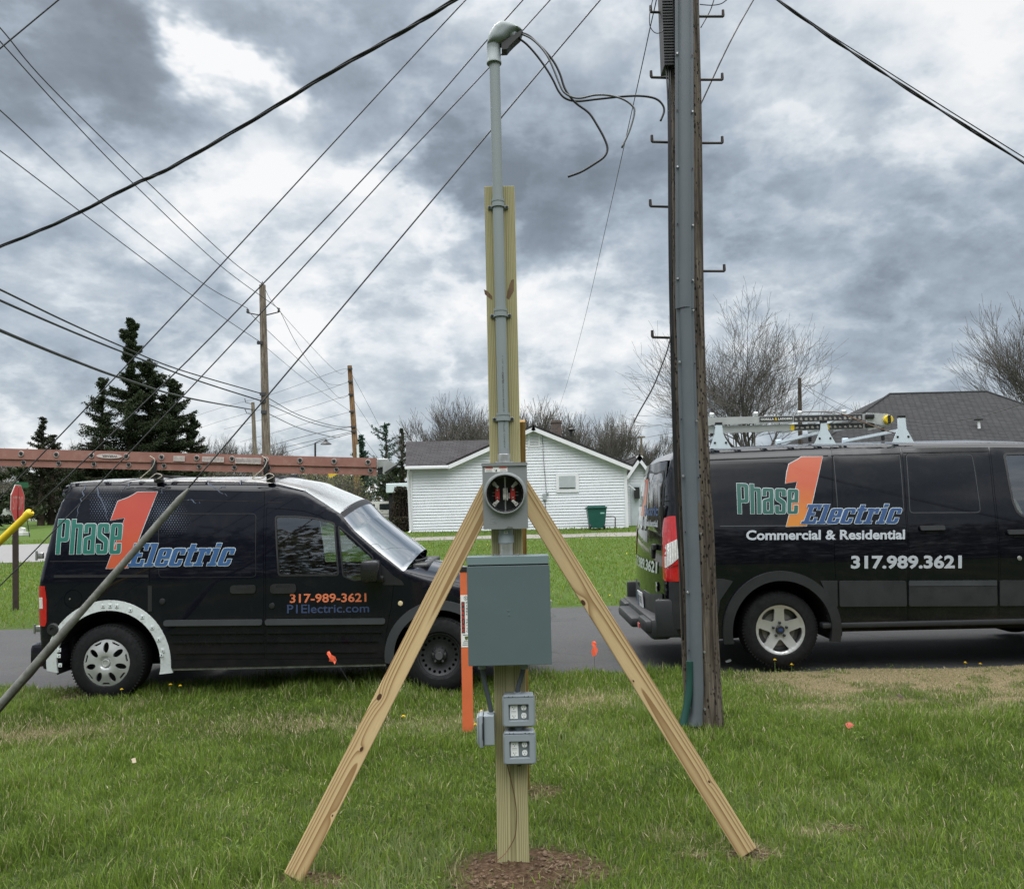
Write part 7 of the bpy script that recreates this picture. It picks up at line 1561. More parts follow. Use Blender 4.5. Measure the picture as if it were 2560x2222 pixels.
# ---- lettering of the right van
oneR = vR.P([(2056, 1141), (2003, 1142), (1995, 1148), (1972, 1160), (1967, 1180), (1963, 1208), (1993, 1203), (1980, 1258), (1965, 1316), (2016, 1314), (2036, 1228)])
lgR = vR.surf('logo_numeral', [inset_gap(oneR, -.006)], D_white, off=.0028, thick=0, step=.05); vR.surf('logo_fill', [oneR], D_orR, lgR, off=.0045, thick=0, step=.05)
glyph_text(vR, 'logo_letter', 'Phase', GL, [(1841, 1208), (1996, 1214), (1994, 1284), (1844, 1284)], D_greenR, .055, .0, .0055, .006, .0075)
glyph_text(vR, 'logo_letter', 'Electric', GS, [(2003, 1261), (2259, 1259), (2257, 1308), (2001, 1309)], D_blueR, .05, .28, .0055, .009, .0105)
vR.text('slogan', 'Commercial & Residential', [(1865, 1325), (2262, 1323), (2262, 1348), (1865, 1350)], D_grey, vR.root, .004, .03)
vR.text('phone_number', '317.989.3621', [(2127, 1388), (2404, 1387), (2404, 1421), (2127, 1422)], D_grey, vR.root, .004, .035)
# ---- white rack and silver ladder
RkR = thing('roof_rack', 'white steel roof rack with triangular feet on the black right van', 'roof rack', loc=(X1, vR.yc, 0))
def R1(px, py, Y): return at(px, py, Y) - Vector((X1, vR.yc, 0))
for (bx0, bx1, by, tx0, tx1, ty) in ((1774, 1829, 1121, 1789, 1805, 1056), (2036, 2090, 1110, 2053, 2067, 1051), (2231, 2285, 1106, 2247, 2263, 1038)):
    Y = 8.16; a, b, c, d_ = R1(bx0, by, Y), R1(bx1, by, Y), R1(tx1 + 3, by - 34, Y), R1(tx0 - 3, by - 34, Y); e, f = R1(tx0, ty + 6, Y), R1(tx1, ty + 6, Y); y_ = a.y
    mb = MB(); mb.prism([(a.x, a.z), (b.x, b.z), (c.x, c.z), (f.x, f.z), (e.x, e.z), (d_.x, d_.z)], y_ - .004, y_ + .004); mb.box(((e.x + f.x) / 2, y_ + .02, (e.z + d_.z) / 2), (f.x - e.x, .04, e.z - d_.z), bev=.002); ft = mb.build('rack_foot', M_rackwhite, RkR)
    mb = MB(); mb.box(((e.x + f.x) / 2, y_ + .018, e.z + .012), (f.x - e.x + .006, .05, .028), bev=.004); mb.build('rubber_cap', M_black, ft)
    for u in (.25, .75): mb = MB(); mb.lathe([(0, -.006), (.010, -.006), (.012, 0)], (a.x + (b.x - a.x) * u, y_ - .004, a.z + .055), 'Y', 10); mb.build('bolt', M_steel, ft)
    far = Vector(((a.x + b.x) / 2, y_ + 1.42, a.z + .02)); mb = MB(); mb.beam(Vector(((a.x + b.x) / 2, y_ + .01, c.z - .01)), far + Vector((0, 0, c.z - a.z - .03)), .055, .03); mb.build('crossbar', M_rackwhite, RkR)
    mb = MB(); mb.box(far + Vector((0, 0, .06)), (.07, .02, .16), bev=.003); mb.box(far + Vector((0, 0, .0)), (.16, .02, .06), bev=.003); mb.build('far_foot', M_rackwhite, RkR)
    mb = MB(); mb.box(Vector(((a.x + b.x) / 2 + .05, y_ + .55, c.z + .0)), (.03, .03, .14), bev=.005); mb.build('clamp', M_black, RkR)
ldR = thing('multi_position_ladder', 'silver aluminium folding ladder with black labels and yellow hinge knob on the right van', 'ladder', loc=(X1, vR.yc, 0))
def bar(px0, y0a, y0b, px1, y1a, y1b, Y, name='side_rail', d=.028, mat=M_alu):
    a, b, c, d_ = R1(px0, y0a, Y), R1(px1, y1a, Y), R1(px1, y1b, Y), R1(px0, y0b, Y); mb = MB(); vs = [a, b, c, d_] + [v + Vector((0, d, 0)) for v in (a, b, c, d_)]
    mb.add(vs, [(0, 1, 2, 3), (7, 6, 5, 4), (0, 4, 5, 1), (1, 5, 6, 2), (2, 6, 7, 3), (3, 7, 4, 0)]); return mb.build(name, mat, ldR)
M_alu2 = pm('bright_aluminium', (.56, .58, .58), .38, metal=.55, var=.08, vscale=6)
for dy in (0, .42):
    bar(1700, 1045.5, 1064.5, 2168, 1034, 1049, 8.17 + dy, mat=M_alu2); bar(1700, 1067.5, 1085.5, 2168, 1056, 1071, 8.20 + dy, mat=M_alu2)
for i in range(7):
    px = 1720 + i * 68
    for (yy, Yo) in ((1056 - i * 1.65, 8.19), (1077 - i * 1.65, 8.22)): mb = MB(); p = R1(px, yy, Yo); mb.box(p + Vector((0, .21, 0)), (.035, .42, .025), bev=.004); mb.build('rung', M_alu2, ldR)
for k in range(4): p = R1(1780 + k * 110, 1046 - k * 2.6, 8.2); mb = MB(); mb.tube([p + Vector((-.02, .0, .035)), p + Vector((.02, 0, .035))], .022, 10); mb.build('rung_end', M_alu2, ldR, smooth=True)
def barlabel(px0, px1, t, b, Y, mat, txt=None):
    def ry(px, y): return y - (px - 1560) / 608. * 15
    a, b_, c, d_ = R1(px0, ry(px0, t), Y), R1(px1, ry(px1, t), Y), R1(px1, ry(px1, b), Y), R1(px0, ry(px0, b), Y); mb = MB(); mb.add([a, b_, c, d_], [(0, 1, 2, 3)]); mb.add([v + Vector((0, .002, 0)) for v in (a, b_, c, d_)], [(3, 2, 1, 0)]); o = mb.build('label', mat, ldR)
    M = frame(d_, b_ - a, a - d_); return o, M, (c - d_).length, (a - d_).length
o, M_, w_, h_ = barlabel(1899, 1982, 1050.5, 1062.5, 8.165, M_ink)
flat_text('GORILLA', M_, .012, h_ * .26, w_ * .40, h_ * .44, M_label, 'lettering', o, bold=.03, y=-.002); flat_text('LADDERS', M_, w_ * .56, h_ * .26, w_ * .42, h_ * .44, M_label, 'lettering', o, bold=.03, y=-.002)
mb = MB(); mb.prism([(w_ * .455, h_ * .15), (w_ * .475, h_ * .15), (w_ * .49, h_ * .5), (w_ * .505, h_ * .15), (w_ * .53, h_ * .15), (w_ * .50, h_ * .85), (w_ * .485, h_ * .9)], -.003, -.002, M=M_); mb.build('mark', M_yellow, o)
for (p0, p1, t, b, Y, n_) in ((1985, 2156, 1050, 1065, 8.165, 14), (1986, 2052, 1072, 1085, 8.195, 5), (2070, 2158, 1072, 1085, 8.195, 7)):
    o, M_, w_, h_ = barlabel(p0, p1, t, b, Y, M_ink); mb = MB(); r9 = random.Random(p0)
    for k in range(n_): x = w_ * (k + .2) / n_; mb.prism([(x, h_ * .2), (x + w_ / n_ * .55, h_ * .2), (x + w_ / n_ * r9.uniform(.3, .6), h_ * r9.uniform(.4, .8)), (x, h_ * r9.uniform(.5, .8))], -.003, -.002, M=M_)
    mb.build('label_print', pm('print_grey', (.30, .29, .27), .6, var=.3, vscale=50), o)
barlabel(1977, 1986, 1072, 1086, 8.194, M_yellow); barlabel(2067, 2073, 1073, 1086, 8.193, M_yellow)
mb = MB(); hc = R1(2219, 1049, 8.16); p0_, p1_ = R1(2166, 1032, 8.17), R1(2166, 1053, 8.17); mb.prism([(p0_.x, p0_.z), (hc.x, hc.z + .06), (hc.x + .04, hc.z + .04), (hc.x + .05, hc.z - .02), (hc.x + .01, hc.z - .065), (p1_.x, p1_.z - .01)], hc.y, hc.y + .02); mb.prism([(p1_.x, p1_.z - .04), (hc.x - .05, hc.z - .06), (hc.x + .01, hc.z - .065), (p1_.x + .02, p1_.z - .09)], hc.y + .02, hc.y + .04); hg = mb.build('hinge', M_alu2, ldR)
mb = MB(); mb.lathe([(0, -.035), (.038, -.035), (.044, -.028), (.044, 0)], hc, 'Y', 24); mb.build('hinge_knob', M_yellow, hg, smooth=40); mb = MB(); mb.box(hc + Vector((0, -.040, 0)), (.030, .014, .085), bev=.006); mb.build('knob_grip', M_black, hg)
for px in (2166, 2170): mb = MB(); mb.box(R1(px + 8, 1041, 8.16), (.085, .05, .045), bev=.01); mb.box(R1(px + 8, 1063, 8.19), (.085, .05, .045), bev=.01); mb.build('hinge_bracket', M_steel, ldR); break
mb = MB(); mb.tube(catmull([R1(2004, 1032, 8.1), R1(2012, 1030, 8.1), R1(2080, 1030, 8.1), R1(2105, 1035, 8.1), R1(2160, 1056, 8.08), R1(2215, 1076, 8.06), R1(2236, 1082, 8.1)], 6), .005, 6); mb.build('bungee_cord', pm('brown_cord', (.16, .09, .05), .7), ldR, smooth=True)

# ------------------------------------------------------------------ trees
def barkmat(name, c): return pm(name, c, .9, var=.3, vscale=1.5, spec=.1)
M_bark = barkmat('grey_bark', (.11, .09, .075)); M_twig = barkmat('twig_bark', (.115, .105, .095)); M_barkd = barkmat('dark_bark', (.05, .038, .03))
def leafmat(name, c1, c2, rough=.7):
    gg = newmat(name); a = gg.n('ShaderNodeAttribute', attribute_name='tint').outputs['Fac']; c = gg.ramp(a, [(0., c1), (1., c2)])
    setin(gg, col=c, rough=rough, spec=.2); tr = gg.n('ShaderNodeBsdfTranslucent'); gg.t.links.new(c, tr.inputs[0]); ms = gg.n('ShaderNodeMixShader', {0: .25}); gg.t.links.new(gg.b.outputs[0], ms.inputs[1]); gg.t.links.new(tr.outputs[0], ms.inputs[2]); gg.t.links.new(ms.outputs[0], gg.out.inputs[0]); return gg.mat
M_needle = leafmat('spruce_needles', (.012, .022, .010), (.05, .065, .028)); M_needle2 = leafmat('blue_spruce_needles', (.02, .05, .035), (.07, .12, .08)); M_cedar = leafmat('cedar_needles', (.015, .022, .012), (.05, .055, .03))
M_bud = leafmat('spring_buds', (.12, .13, .04), (.30, .30, .10)); M_bush = leafmat('dark_bush_leaves', (.015, .014, .010), (.07, .06, .035)); M_wood = leafmat('distant_woods', (.05, .045, .035), (.13, .12, .085))
def prisms(S, name, mat, parent, n=4):
    "S: array of (p0, p1, r0, r1) twigs as tapered prisms in one mesh"
    P0 = np.array([s[0] for s in S]); P1 = np.array([s[1] for s in S]); r0 = np.array([s[2] for s in S]); r1 = np.array([s[3] for s in S])
    T = P1 - P0; T /= (np.linalg.norm(T, axis=1)[:, None] + 1e-9); a = np.where(np.abs(T[:, 2:3]) < .9, np.array([[0, 0, 1.]]), np.array([[1., 0, 0]])); U = np.cross(T, a); U /= np.linalg.norm(U, axis=1)[:, None]; W_ = np.cross(T, U)
    V = np.zeros((len(S), 2 * n, 3))
    for k in range(n):
        t = 2 * math.pi * k / n; d = U * math.cos(t) + W_ * math.sin(t); V[:, k] = P0 + d * r0[:, None]; V[:, n + k] = P1 + d * r1[:, None]
    b = (np.arange(len(S)) * 2 * n)[:, None]; Fq = np.concatenate([b + np.array([[k, (k + 1) % n, n + (k + 1) % n, n + k]]) for k in range(n)])
    return npmesh(name, V.reshape(-1, 3), Fq, mat, parent=parent)
def bare_tree(seed, H, spread=.5, levels=5, trunk_h=.28, r0=.16, kids=(5, 5, 4, 4, 3), up=.35, lean=0, minr=.006, wig=.12, sym=0):
    r_ = random.Random(seed); TR = []; CR = []
    def grow(p, d, L, r, lv):
        n = 4 if lv < 2 else 3; q = p; pts = [(p, r)]; dd = d
        for i in range(n):
            dd = (dd + Vector((r_.gauss(0, wig), r_.gauss(0, wig), r_.gauss(0, wig * .5) + up * .12))).normalized(); q2 = q + dd * (L / n); ra = max(minr, r * (1 - .55 * (i + 1) / n)); (TR if lv == 0 else CR).append((tuple(q), tuple(q2), max(minr, r * (1 - .55 * i / n)), ra)); q = q2; pts.append((q, ra))
        if lv >= levels: return
        k = kids[min(lv, len(kids) - 1)]
        for j in range(k):
            t = r_.uniform(.35, 1.) if lv else r_.uniform(.55, 1.); i = min(n - 1, int(t * n)); f = t * n - i; b = pts[i][0] + (pts[i + 1][0] - pts[i][0]) * f
            az = r_.uniform(0, 2 * math.pi) if not lv else r_.uniform(0, 2 * math.pi); an = r_.uniform(.35, .85) * spread * 1.5
            s_ = Vector((math.cos(az), math.sin(az), 0)); s_ = (s_ - dd * s_.dot(dd)).normalized(); nd = (dd * math.cos(an) + s_ * math.sin(an) + Vector((0, 0, up * .35))).normalized()
            grow(b, nd, L * r_.uniform(.55, .82), pts[i + 1][1] * r_.uniform(.5, .75), lv + 1)
        grow(q, (dd + Vector((r_.gauss(0, .1), r_.gauss(0, .1), .1))).normalized(), L * .75, pts[-1][1] * .85, lv + 1)
    grow(Vector((0, 0, -.2)), Vector((lean, 0, 1)).normalized(), H * trunk_h, r0, 0)
    mz = max(s[1][2] for s in CR); k = H / mz
    TR = [(tuple(c * k for c in a), tuple(c * k for c in b), x, y) for a, b, x, y in TR]; CR = [(tuple(c * k for c in a), tuple(c * k for c in b), x, y) for a, b, x, y in CR]
    return TR, CR
def cards(P, s, name, mat, parent, tint=None, flat=None):
    V, Fq = leafcards(np.asarray(P), s); n = len(P); t = nr.uniform(0, 1, n) if tint is None else tint
    return npmesh(name, V, Fq, mat, parent=parent, smooth=False, attr={'tint': np.repeat(t, 4)})
HH = {}
def mk_bare(name, label, cat, seed, loc_, H, buds=0, group='bare trees behind the houses', **kw):
    t = thing(name, label, cat, loc=loc_, group=group); HH[t.name] = H; TR, CR = bare_tree(seed, H, **kw); prisms(TR, 'trunk', M_bark, t, 6); prisms(CR, 'crown', M_twig, t, 3)
    if buds:
        E_ = np.array([s[1] for s in CR if s[3] < .012]); i = nr.integers(0, len(E_), buds); cards(E_[i] + nr.normal(0, .10, (buds, 3)), nr.uniform(.035, .075, buds), 'buds', M_bud, t)
    return t
def pl(px, Y): p = at(px, 1270, Y); return Vector((p.x, Y, gz(p.x, Y)))
# the large bare tree behind the right van
def hgt(px, py, Y): return at(px, py, Y).z - gz(at(px, py, Y).x, Y)
bt = mk_bare('bare_tree', 'large bare tree spreading its twigs behind the right van and utility pole', 'tree', 5, pl(1912, 42), hgt(1890, 722, 42), spread=.74, levels=5, trunk_h=.20, r0=.26, kids=(10, 5, 4, 3, 3), up=.30, minr=.0062, wig=.09, group=None)
mk_bare('bare_tree', 'bare tree cut off by the right edge, above the big grey roof', 'tree', 12, pl(2740, 48), hgt(2600, 690, 48), spread=.46, levels=5, trunk_h=.24, r0=.25, kids=(7, 5, 4, 3, 2), up=.4, minr=.009, group=None)
mk_bare('bare_tree', 'small bare treetop poking above the roof ridge left of its peak', 'tree', 14, pl(2135, 80), hgt(2140, 1000, 80), spread=.5, levels=4, r0=.2, minr=.015, group=None)
protoA = mk_bare('bare_tree', 'round bare tree left of the white house chimney side, above its dark roof', 'tree', 21, pl(1075, 72), hgt(1070, 1012, 72), spread=.52, levels=5, trunk_h=.22, r0=.22, kids=(7, 4, 3, 3, 2), wig=.08, minr=.0125, up=.4)
protoA['label'] = 'leftmost rounded bare tree above the dark left roof of the white house'
protoB = mk_bare('bare_tree', 'tall bare tree just left of the new wooden post above the dark roof', 'tree', 33, pl(1190, 76), hgt(1200, 975, 76), spread=.5, levels=5, trunk_h=.22, r0=.24, kids=(7, 4, 3, 3, 2), wig=.08, minr=.0125, up=.45)
protoC = mk_bare('bare_tree', 'bare tree just right of the new wooden post above the gable peak', 'tree', 47, pl(1330, 74), hgt(1330, 985, 74), spread=.5, levels=5, trunk_h=.24, r0=.22, kids=(7, 4, 3, 3, 2), wig=.08, minr=.0125, up=.4)
for pr, px, py, Y, rz, lab in ((protoA, 1440, 1002, 78, 1.3, 'bare tree behind the brick chimney of the white house'), (protoB, 1480, 1030, 82, 2.2, 'slender bare tree between the chimney and the tree on its right'), (protoC, 1545, 1022, 70, .7, 'full bare tree rising behind the right slope of the white house roof'),
                               (protoA, 1640, 1060, 90, 3.0, 'small bare tree directly left of the utility pole above the small white building'), (protoC, 1385, 1030, 88, 4.0, 'thin bare tree between the gable peak and the chimney'),
                               (protoB, 1250, 1000, 84, 5.0, 'bare tree hidden mostly behind the new wooden post'), (protoA, 700, 1085, 80, 2.0, 'small bare tree behind the tall far pole and red ladder'), (protoC, 545, 1080, 76, 1.0, 'bare tree right of the dark spruce, behind the red ladder'), (protoB, 596, 1092, 84, 2.5, 'thin bare tree between the spruce and the short grey pole'),
                               (protoA, 235, 1078, 66, 2.8, 'pale bare tree at the left foot of the dark spruce'), (protoC, 178, 1098, 74, 5.1, 'low bare tree between the cedar and the spruce'), (protoB, 20, 1115, 88, .4, 'sparse bare tree at the far left edge behind the cemetery'), (protoC, 1700, 1090, 95, 2.0, 'distant bare tree just behind the utility pole base')):
    o = copy_tree(pr); p = pl(px, Y); o.location = p; k = hgt(px, py, Y) / HH[pr.name]; o.scale = (k, k, k); o.rotation_euler = (0, 0, rz); o['label'] = lab
# conifers
def conifer(name, label, seed, px, py, Y, radius, mat, dens=9000, gaps=.0, droop=.35, cs=(.10, .22), base=.06, prof=None, group=None, trunk_r=.25, wig=0.):
    r_ = np.random.default_rng(seed); L_ = pl(px, Y); H = hgt(px, py, Y); t = thing(name, label, 'tree', loc=L_, group=group)
    prisms([((0, 0, -.2), (0, 0, H * .5), trunk_r, trunk_r * .6), ((0, 0, H * .5), (0, 0, H * .97), trunk_r * .6, .04)], 'trunk', M_barkd, t, 7)
    nb = int(H * 7); BR = []; PP = []
    for i in range(nb):
        z = H * (base + (1 - base) * (i + r_.random()) / nb); f = 1 - z / H; pr = (prof(z / H) if prof else f ** .8); L = radius * pr * r_.uniform(.55, 1.12)
        if L < .15: L = .15
        if r_.random() < gaps: continue
        a = r_.uniform(0, 2 * np.pi); n = 7; q = np.array([0, 0, z]); el = .25 - droop * f
        for k in range(n):
            dd = np.array([math.cos(a) * math.cos(el), math.sin(a) * math.cos(el), math.sin(el)]); q2 = q + dd * L / n; BR.append((tuple(q), tuple(q2), .05 * (1 - k / n) + .012, .05 * (1 - (k + 1) / n) + .012))
            m = int(dens / nb / n * (1.4 - .8 * k / n)) + 1; s_ = (.08 + .20 * L / n * (1.2 - k / n)); c = q + (q2 - q) * r_.random((m, 1)); off = r_.normal(0, 1, (m, 3)) * np.array([s_, s_, s_ * .45]); off[:, 2] -= np.abs(r_.normal(0, abs(s_ * 2.25 * droop), m)) * np.sign(droop); PP.append(c + off); q = q2; el += .07; a += r_.normal(0, .12)
    prisms(BR, 'branches', M_barkd, t, 3); P_ = np.concatenate(PP); tn = np.clip(.35 + .35 * vnoise(P_[:, 0] * 1.0 + P_[:, 1], P_[:, 2], .9, seed) + r_.normal(0, .18, len(P_)), 0, 1); cards(P_, r_.uniform(cs[0], cs[1], len(P_)), 'foliage', mat, t, tn); return t
spr = lambda q: np.interp(q, [0, .12, .35, .48, .55, .62, .7, .78, .86, .93, 1.], [1., 1., .95, .72, .60, .40, .22, .14, .17, .17, .03])
conifer('spruce_tree', 'tall ragged dark spruce with a thin crooked top at left', 101, 322, 795, 60, 4.9, M_needle, 80000, .06, .62, (.04, .12), .03, spr, 'spruce_clump' and None, .3)
conifer('spruce_tree', 'dark spruce against the right flank of the tall ragged spruce', 102, 372, 905, 61, 3.9, M_needle, 42000, .04, .6, (.04, .12), .03, lambda q: (1 - q) ** .45)
conifer('spruce_tree', 'rounded dark spruce forming the right shoulder of the clump', 103, 425, 948, 62, 4.0, M_needle, 42000, .04, .5, (.04, .12), .03, lambda q: (1 - q ** 1.5) ** .7)
conifer('spruce_tree', 'low dark spruce at the right foot of the clump', 104, 478, 1045, 63, 3.2, M_needle, 22000, .05, .4, (.035, .11), .02, lambda q: (1 - q) ** .6)
conifer('spruce_tree', 'narrow spruce on the left flank of the tall ragged spruce', 105, 252, 945, 60, 3.3, M_needle, 24000, .20, .65, (.04, .11), .10, lambda q: (1 - q) ** .55)
conifer('cedar_tree', 'feathery dark cedar standing alone left of the spruce', 106, 103, 1046, 56, 2.7, M_cedar, 20000, .08, .1, (.03, .09), .05, lambda q: (1 - q) ** .75)
conifer('cedar_tree', 'small dark cedar beside the feathery cedar', 107, 128, 1082, 57, 2.2, M_cedar, 10000, .08, .1, (.03, .09), .05, lambda q: (1 - q) ** .7)
conifer('evergreen', 'dark evergreen filling the left edge behind the stop sign', 108, -30, 1120, 50, 3.4, M_needle, 9000, 0, .3, (.07, .18), .0, lambda q: (1 - q) ** .5)
for i, (px, py, Y, rr, lab) in enumerate(((165, 1150, 62, 3.4, 'dark low evergreen behind the red ladder left end'), (232, 1152, 60, 3.6, 'dark evergreen mass directly above the left van rear corner'), (320, 1135, 58, 3.8, 'broad evergreen under the tall ragged spruce'), (420, 1140, 58, 3.4, 'broad evergreen under the clump right half'), (60, 1165, 70, 3.8, 'low evergreen behind the cemetery stones'))):
    conifer('evergreen', lab, 110 + i, px, py, Y, rr, M_needle, 8000, 0, .3, (.08, .20), .0, lambda q: (1 - q ** 2) ** .6)
conifer('spruce_tree', 'blue-green spruce behind the base of the orange-brown pole', 121, 905, 1090, 78, 3.0, M_needle2, 6000, .05, .3, (.07, .17), .03, lambda q: (1 - q) ** .85)
conifer('pine_tree', 'open green pine right of the ladder end', 122, 967, 1062, 84, 2.3, M_needle2, 2600, .30, -.2, (.07, .17), .12, lambda q: .5 + .6 * math.sin(q * 3.0) if q < .9 else .3)
conifer('spruce_tree', 'narrow dark spruce against the left end of the dark house roof', 123, 1007, 1072, 80, 1.7, M_needle, 4500, .08, .4, (.06, .15), .03, lambda q: (1 - q) ** .7)
conifer('evergreen', 'dark green tree behind the trailer, right of the ladder foot', 124, 985, 1165, 72, 2.6, M_needle, 5000, .0, .3, (.07, .18), .0, lambda q: (1 - q ** 2) ** .7)
def shrub(name, label, seed, px, Y, py_top, w, mat, n, bare=260, cs=(.03, .07), green=None, cat='shrub'):
    r_ = np.random.default_rng(seed); L_ = pl(px, Y); H = hgt(px, py_top, Y); t = thing(name, label, cat, loc=L_); S = []
    for i in range(bare):
        a = r_.uniform(0, 2 * np.pi); e = r_.uniform(0, 1) ** .7; q = np.array([math.cos(a) * .15, math.sin(a) * .15, 0.]); tgt = np.array([math.cos(a) * w * e, math.sin(a) * w * e, H * r_.uniform(.55, 1.) * math.sqrt(1 - (e * .8) ** 2)]); k = 4
        for j in range(k): q2 = q + (tgt - q) / (k - j) + r_.normal(0, .06, 3); S.append((tuple(q), tuple(q2), .022 * (1 - j / k) + .008, .022 * (1 - (j + 1) / k) + .008)); q = q2
    prisms(S, 'stems', M_twig if mat is not M_bush else M_barkd, t, 3); a = r_.uniform(0, 2 * np.pi, n); e = r_.random(n) ** .45; z = r_.random(n); rad = w * e * np.sqrt(np.clip(1 - (z * .75) ** 2, .1, 1)) * (.8 + .35 * vnoise(a * 2, z * 6, 1., seed)); P_ = np.stack([np.cos(a) * rad, np.sin(a) * rad, .1 + z * H], 1)
    cards(P_, r_.uniform(cs[0], cs[1], n), 'leaves', mat, t); return t
shrub('budding_shrub', 'tall yellow-green budding shrub beside the left van windshield', 201, 862, 46, 1170, 1.5, M_bud, 2400, 420, (.025, .06))
shrub('budding_shrub', 'budding shrub behind the left van roof, left of the taller one', 202, 800, 50, 1180, 2.0, M_bud, 1500, 300, (.025, .06))
shrub('dark_bush', 'dark bare bush against the left corner of the white house', 203, 1002, 36.5, 1222, .42, M_bush, 4200, 300, (.03, .07))
shrub('dark_bush', 'low dark bush in front of the dark bare bush', 204, 1005, 34, 1298, .45, M_bush, 2200, 160, (.025, .06))
shrub('hedge', 'brushy undergrowth behind the red ladder', 205, 650, 66, 1165, 7., M_wood, 9000, 500, (.06, .14)); shrub('hedge', 'brushy undergrowth behind the left van roof', 206, 740, 64, 1185, 5., M_wood, 6000, 400, (.05, .12))
shrub('hedge', 'brown undergrowth at the far left behind the stop sign', 207, 120, 80, 1165, 7., M_wood, 7000, 400, (.06, .14)); shrub('hedge', 'brown undergrowth beneath the dark spruces', 208, 480, 70, 1160, 5., M_wood, 6000, 400, (.06, .14))
# far woods closing the horizon all round, plus an unseen belt added behind the camera to darken van reflections: one uncountable mass
def woods():
    n = 52000; a = nr.uniform(0, 2 * np.pi, n); R = nr.uniform(170, 200, n); hh = 5.5 + 3.5 * vnoise(a * 40, a * 0, 1.0, 5); x, y = R * np.sin(a), R * np.cos(a); z = hh * nr.random(n) ** .8
    P1_ = np.stack([x, y, Gz(x, y) + z], 1); s1 = nr.uniform(.5, 1.1, n)
    m = 26000; x = nr.uniform(-60, 60, m); y = -22 - 10 * nr.random(m); hh = 10 + 5 * vnoise(x, x * 0, 5., 6); z = hh * nr.random(m) ** .9; P2 = np.stack([x, y, z], 1); s2 = nr.uniform(.25, .6, m)
    return cards(np.concatenate([P1_, P2]), np.concatenate([s1, s2]), 'woods', M_wood, None)
tag(woods(), 'far grey-brown belt of woods along the horizon, with an unseen belt added behind the camera', 'woods', kind='stuff')

# ------------------------------------------------------------------ white house
M_siding = pm('white_siding', (.66, .67, .70), .55, var=.04, vscale=2, dirt=.22, dcol=(.36, .38, .36)); M_trimw = pm('white_trim', (.68, .68, .70), .5, var=.04)
gg = newmat('shingles'); oc = gg.n('ShaderNodeTexCoord').outputs['Object']; bk = gg.n('ShaderNodeTexBrick', {'Color1': (.032, .029, .031, 1), 'Color2': (.050, .046, .049, 1), 'Mortar': (.014, .013, .014, 1), 'Scale': 1., 'Mortar Size': .018, 'Brick Width': .30, 'Row Height': .14})
x_, y_, z_ = gg.xyz(oc)[:3]; gg.t.links.new(gg.comb(gg.m('ADD', x_, gg.m('MULTIPLY', y_, .001)), gg.m('MULTIPLY', z_, 2.2), 0.), bk.inputs['Vector'])
c = gg.mix(gg.mr(gg.noise(oc, 1.2, 5, .6), .4, .7, 0, .5), bk.outputs[0], (.048, .046, .049)); setin(gg, col=c, rough=.92, spec=.2, normal=bump(gg, bk.outputs['Fac'], .4, -.02)); M_shingle = gg.mat
YH = 33.
def HP(px, py, Y=YH): return at(px, py, Y)
def siding(poly, Y, name, parent, o, holes=(), pitch=.115, mat=None):
    "lapped boards filling a polygon (x,z) given in world units; polygon must be convex in each row"
    zs0, zs1 = min(p[1] for p in poly), max(p[1] for p in poly); mb = MB(); z = zs0; n = len(poly)
    def ext(zq):
        X = []
        for i in range(n):
            (ax, az_), (bx, bz) = poly[i], poly[(i + 1) % n]
            if (az_ <= zq < bz) or (bz <= zq < az_): X.append(ax + (bx - ax) * (zq - az_) / (bz - az_))
        return (min(X), max(X)) if len(X) >= 2 else None
    while z < zs1 - .01:
        g_ = .006; e0, e1 = ext(z + .002), ext(min(z + pitch, zs1) - .002)
        if e0 and e1:
            zt_ = min(z + pitch, zs1); a, b, c_, d_ = Vector((e0[0], Y - .035, z + g_)), Vector((e0[1], Y - .035, z + g_)), Vector((e1[1], Y - .012, zt_)), Vector((e1[0], Y - .012, zt_)); k_ = Vector((0, .05, 0)); u_ = Vector((0, 0, -g_))
            vs = [a, b, c_, d_, a + k_, b + k_, a + k_ + u_, b + k_ + u_, c_ + k_, d_ + k_]; mb.add([v - o for v in vs], [(0, 1, 2, 3), (0, 4, 5, 1), (4, 6, 7, 5), (3, 2, 8, 9)])
        z += pitch
    return mb.build(name, mat or M_siding, parent, fixn=False)
pk, re_, le_, wl = HP(1333, 1063), HP(1574, 1160), HP(1121, 1158), HP(1027, 1172)
bl_, br_ = HP(1030, 1338), HP(1575, 1317); zbase = (bl_.z + br_.z) / 2 - .02; zb_l, zb_r = bl_.z, br_.z
oH = Vector((pk.x, YH, gz(pk.x, YH))); hs = thing('house', 'white clapboard single-storey house with dark shingle roof and brick chimney', 'house', loc=oH)
wr = HP(1563, 1200).x
zeR, zeL = re_.z, le_.z
rt_off = .10
siding([(le_.x, zb_l), (wr, zb_l), (wr, pk.z - (wr - pk.x) * (pk.z - re_.z) / (re_.x - pk.x) - rt_off), (pk.x, pk.z - rt_off), (le_.x, pk.z - (pk.x - le_.x) * (pk.z - le_.z) / (pk.x - le_.x) - rt_off)], YH, 'wall', hs, oH)
siding([(bl_.x, zb_l), (le_.x, zb_l), (le_.x, wl.z), (bl_.x, wl.z)], YH + .003, 'wall', hs, oH)['label'] = 'wall of the low left wing'
mb = MB(); dpt = 9.; mb.box(Vector(((bl_.x + wr) / 2, YH + dpt / 2 + .02, (zb_l + wl.z) / 2)) - oH, (wr - bl_.x - .02, dpt, wl.z - zb_l - .01)); mb.build('rear_walls', M_siding, hs)
mb = MB(); mb.box(Vector(((bl_.x + wr) / 2, YH + .1, zb_l - .15)) - oH, (wr - bl_.x - .1, .2, .5)); mb.build('foundation', pm('dark_footing', (.05, .05, .045), .9), hs)
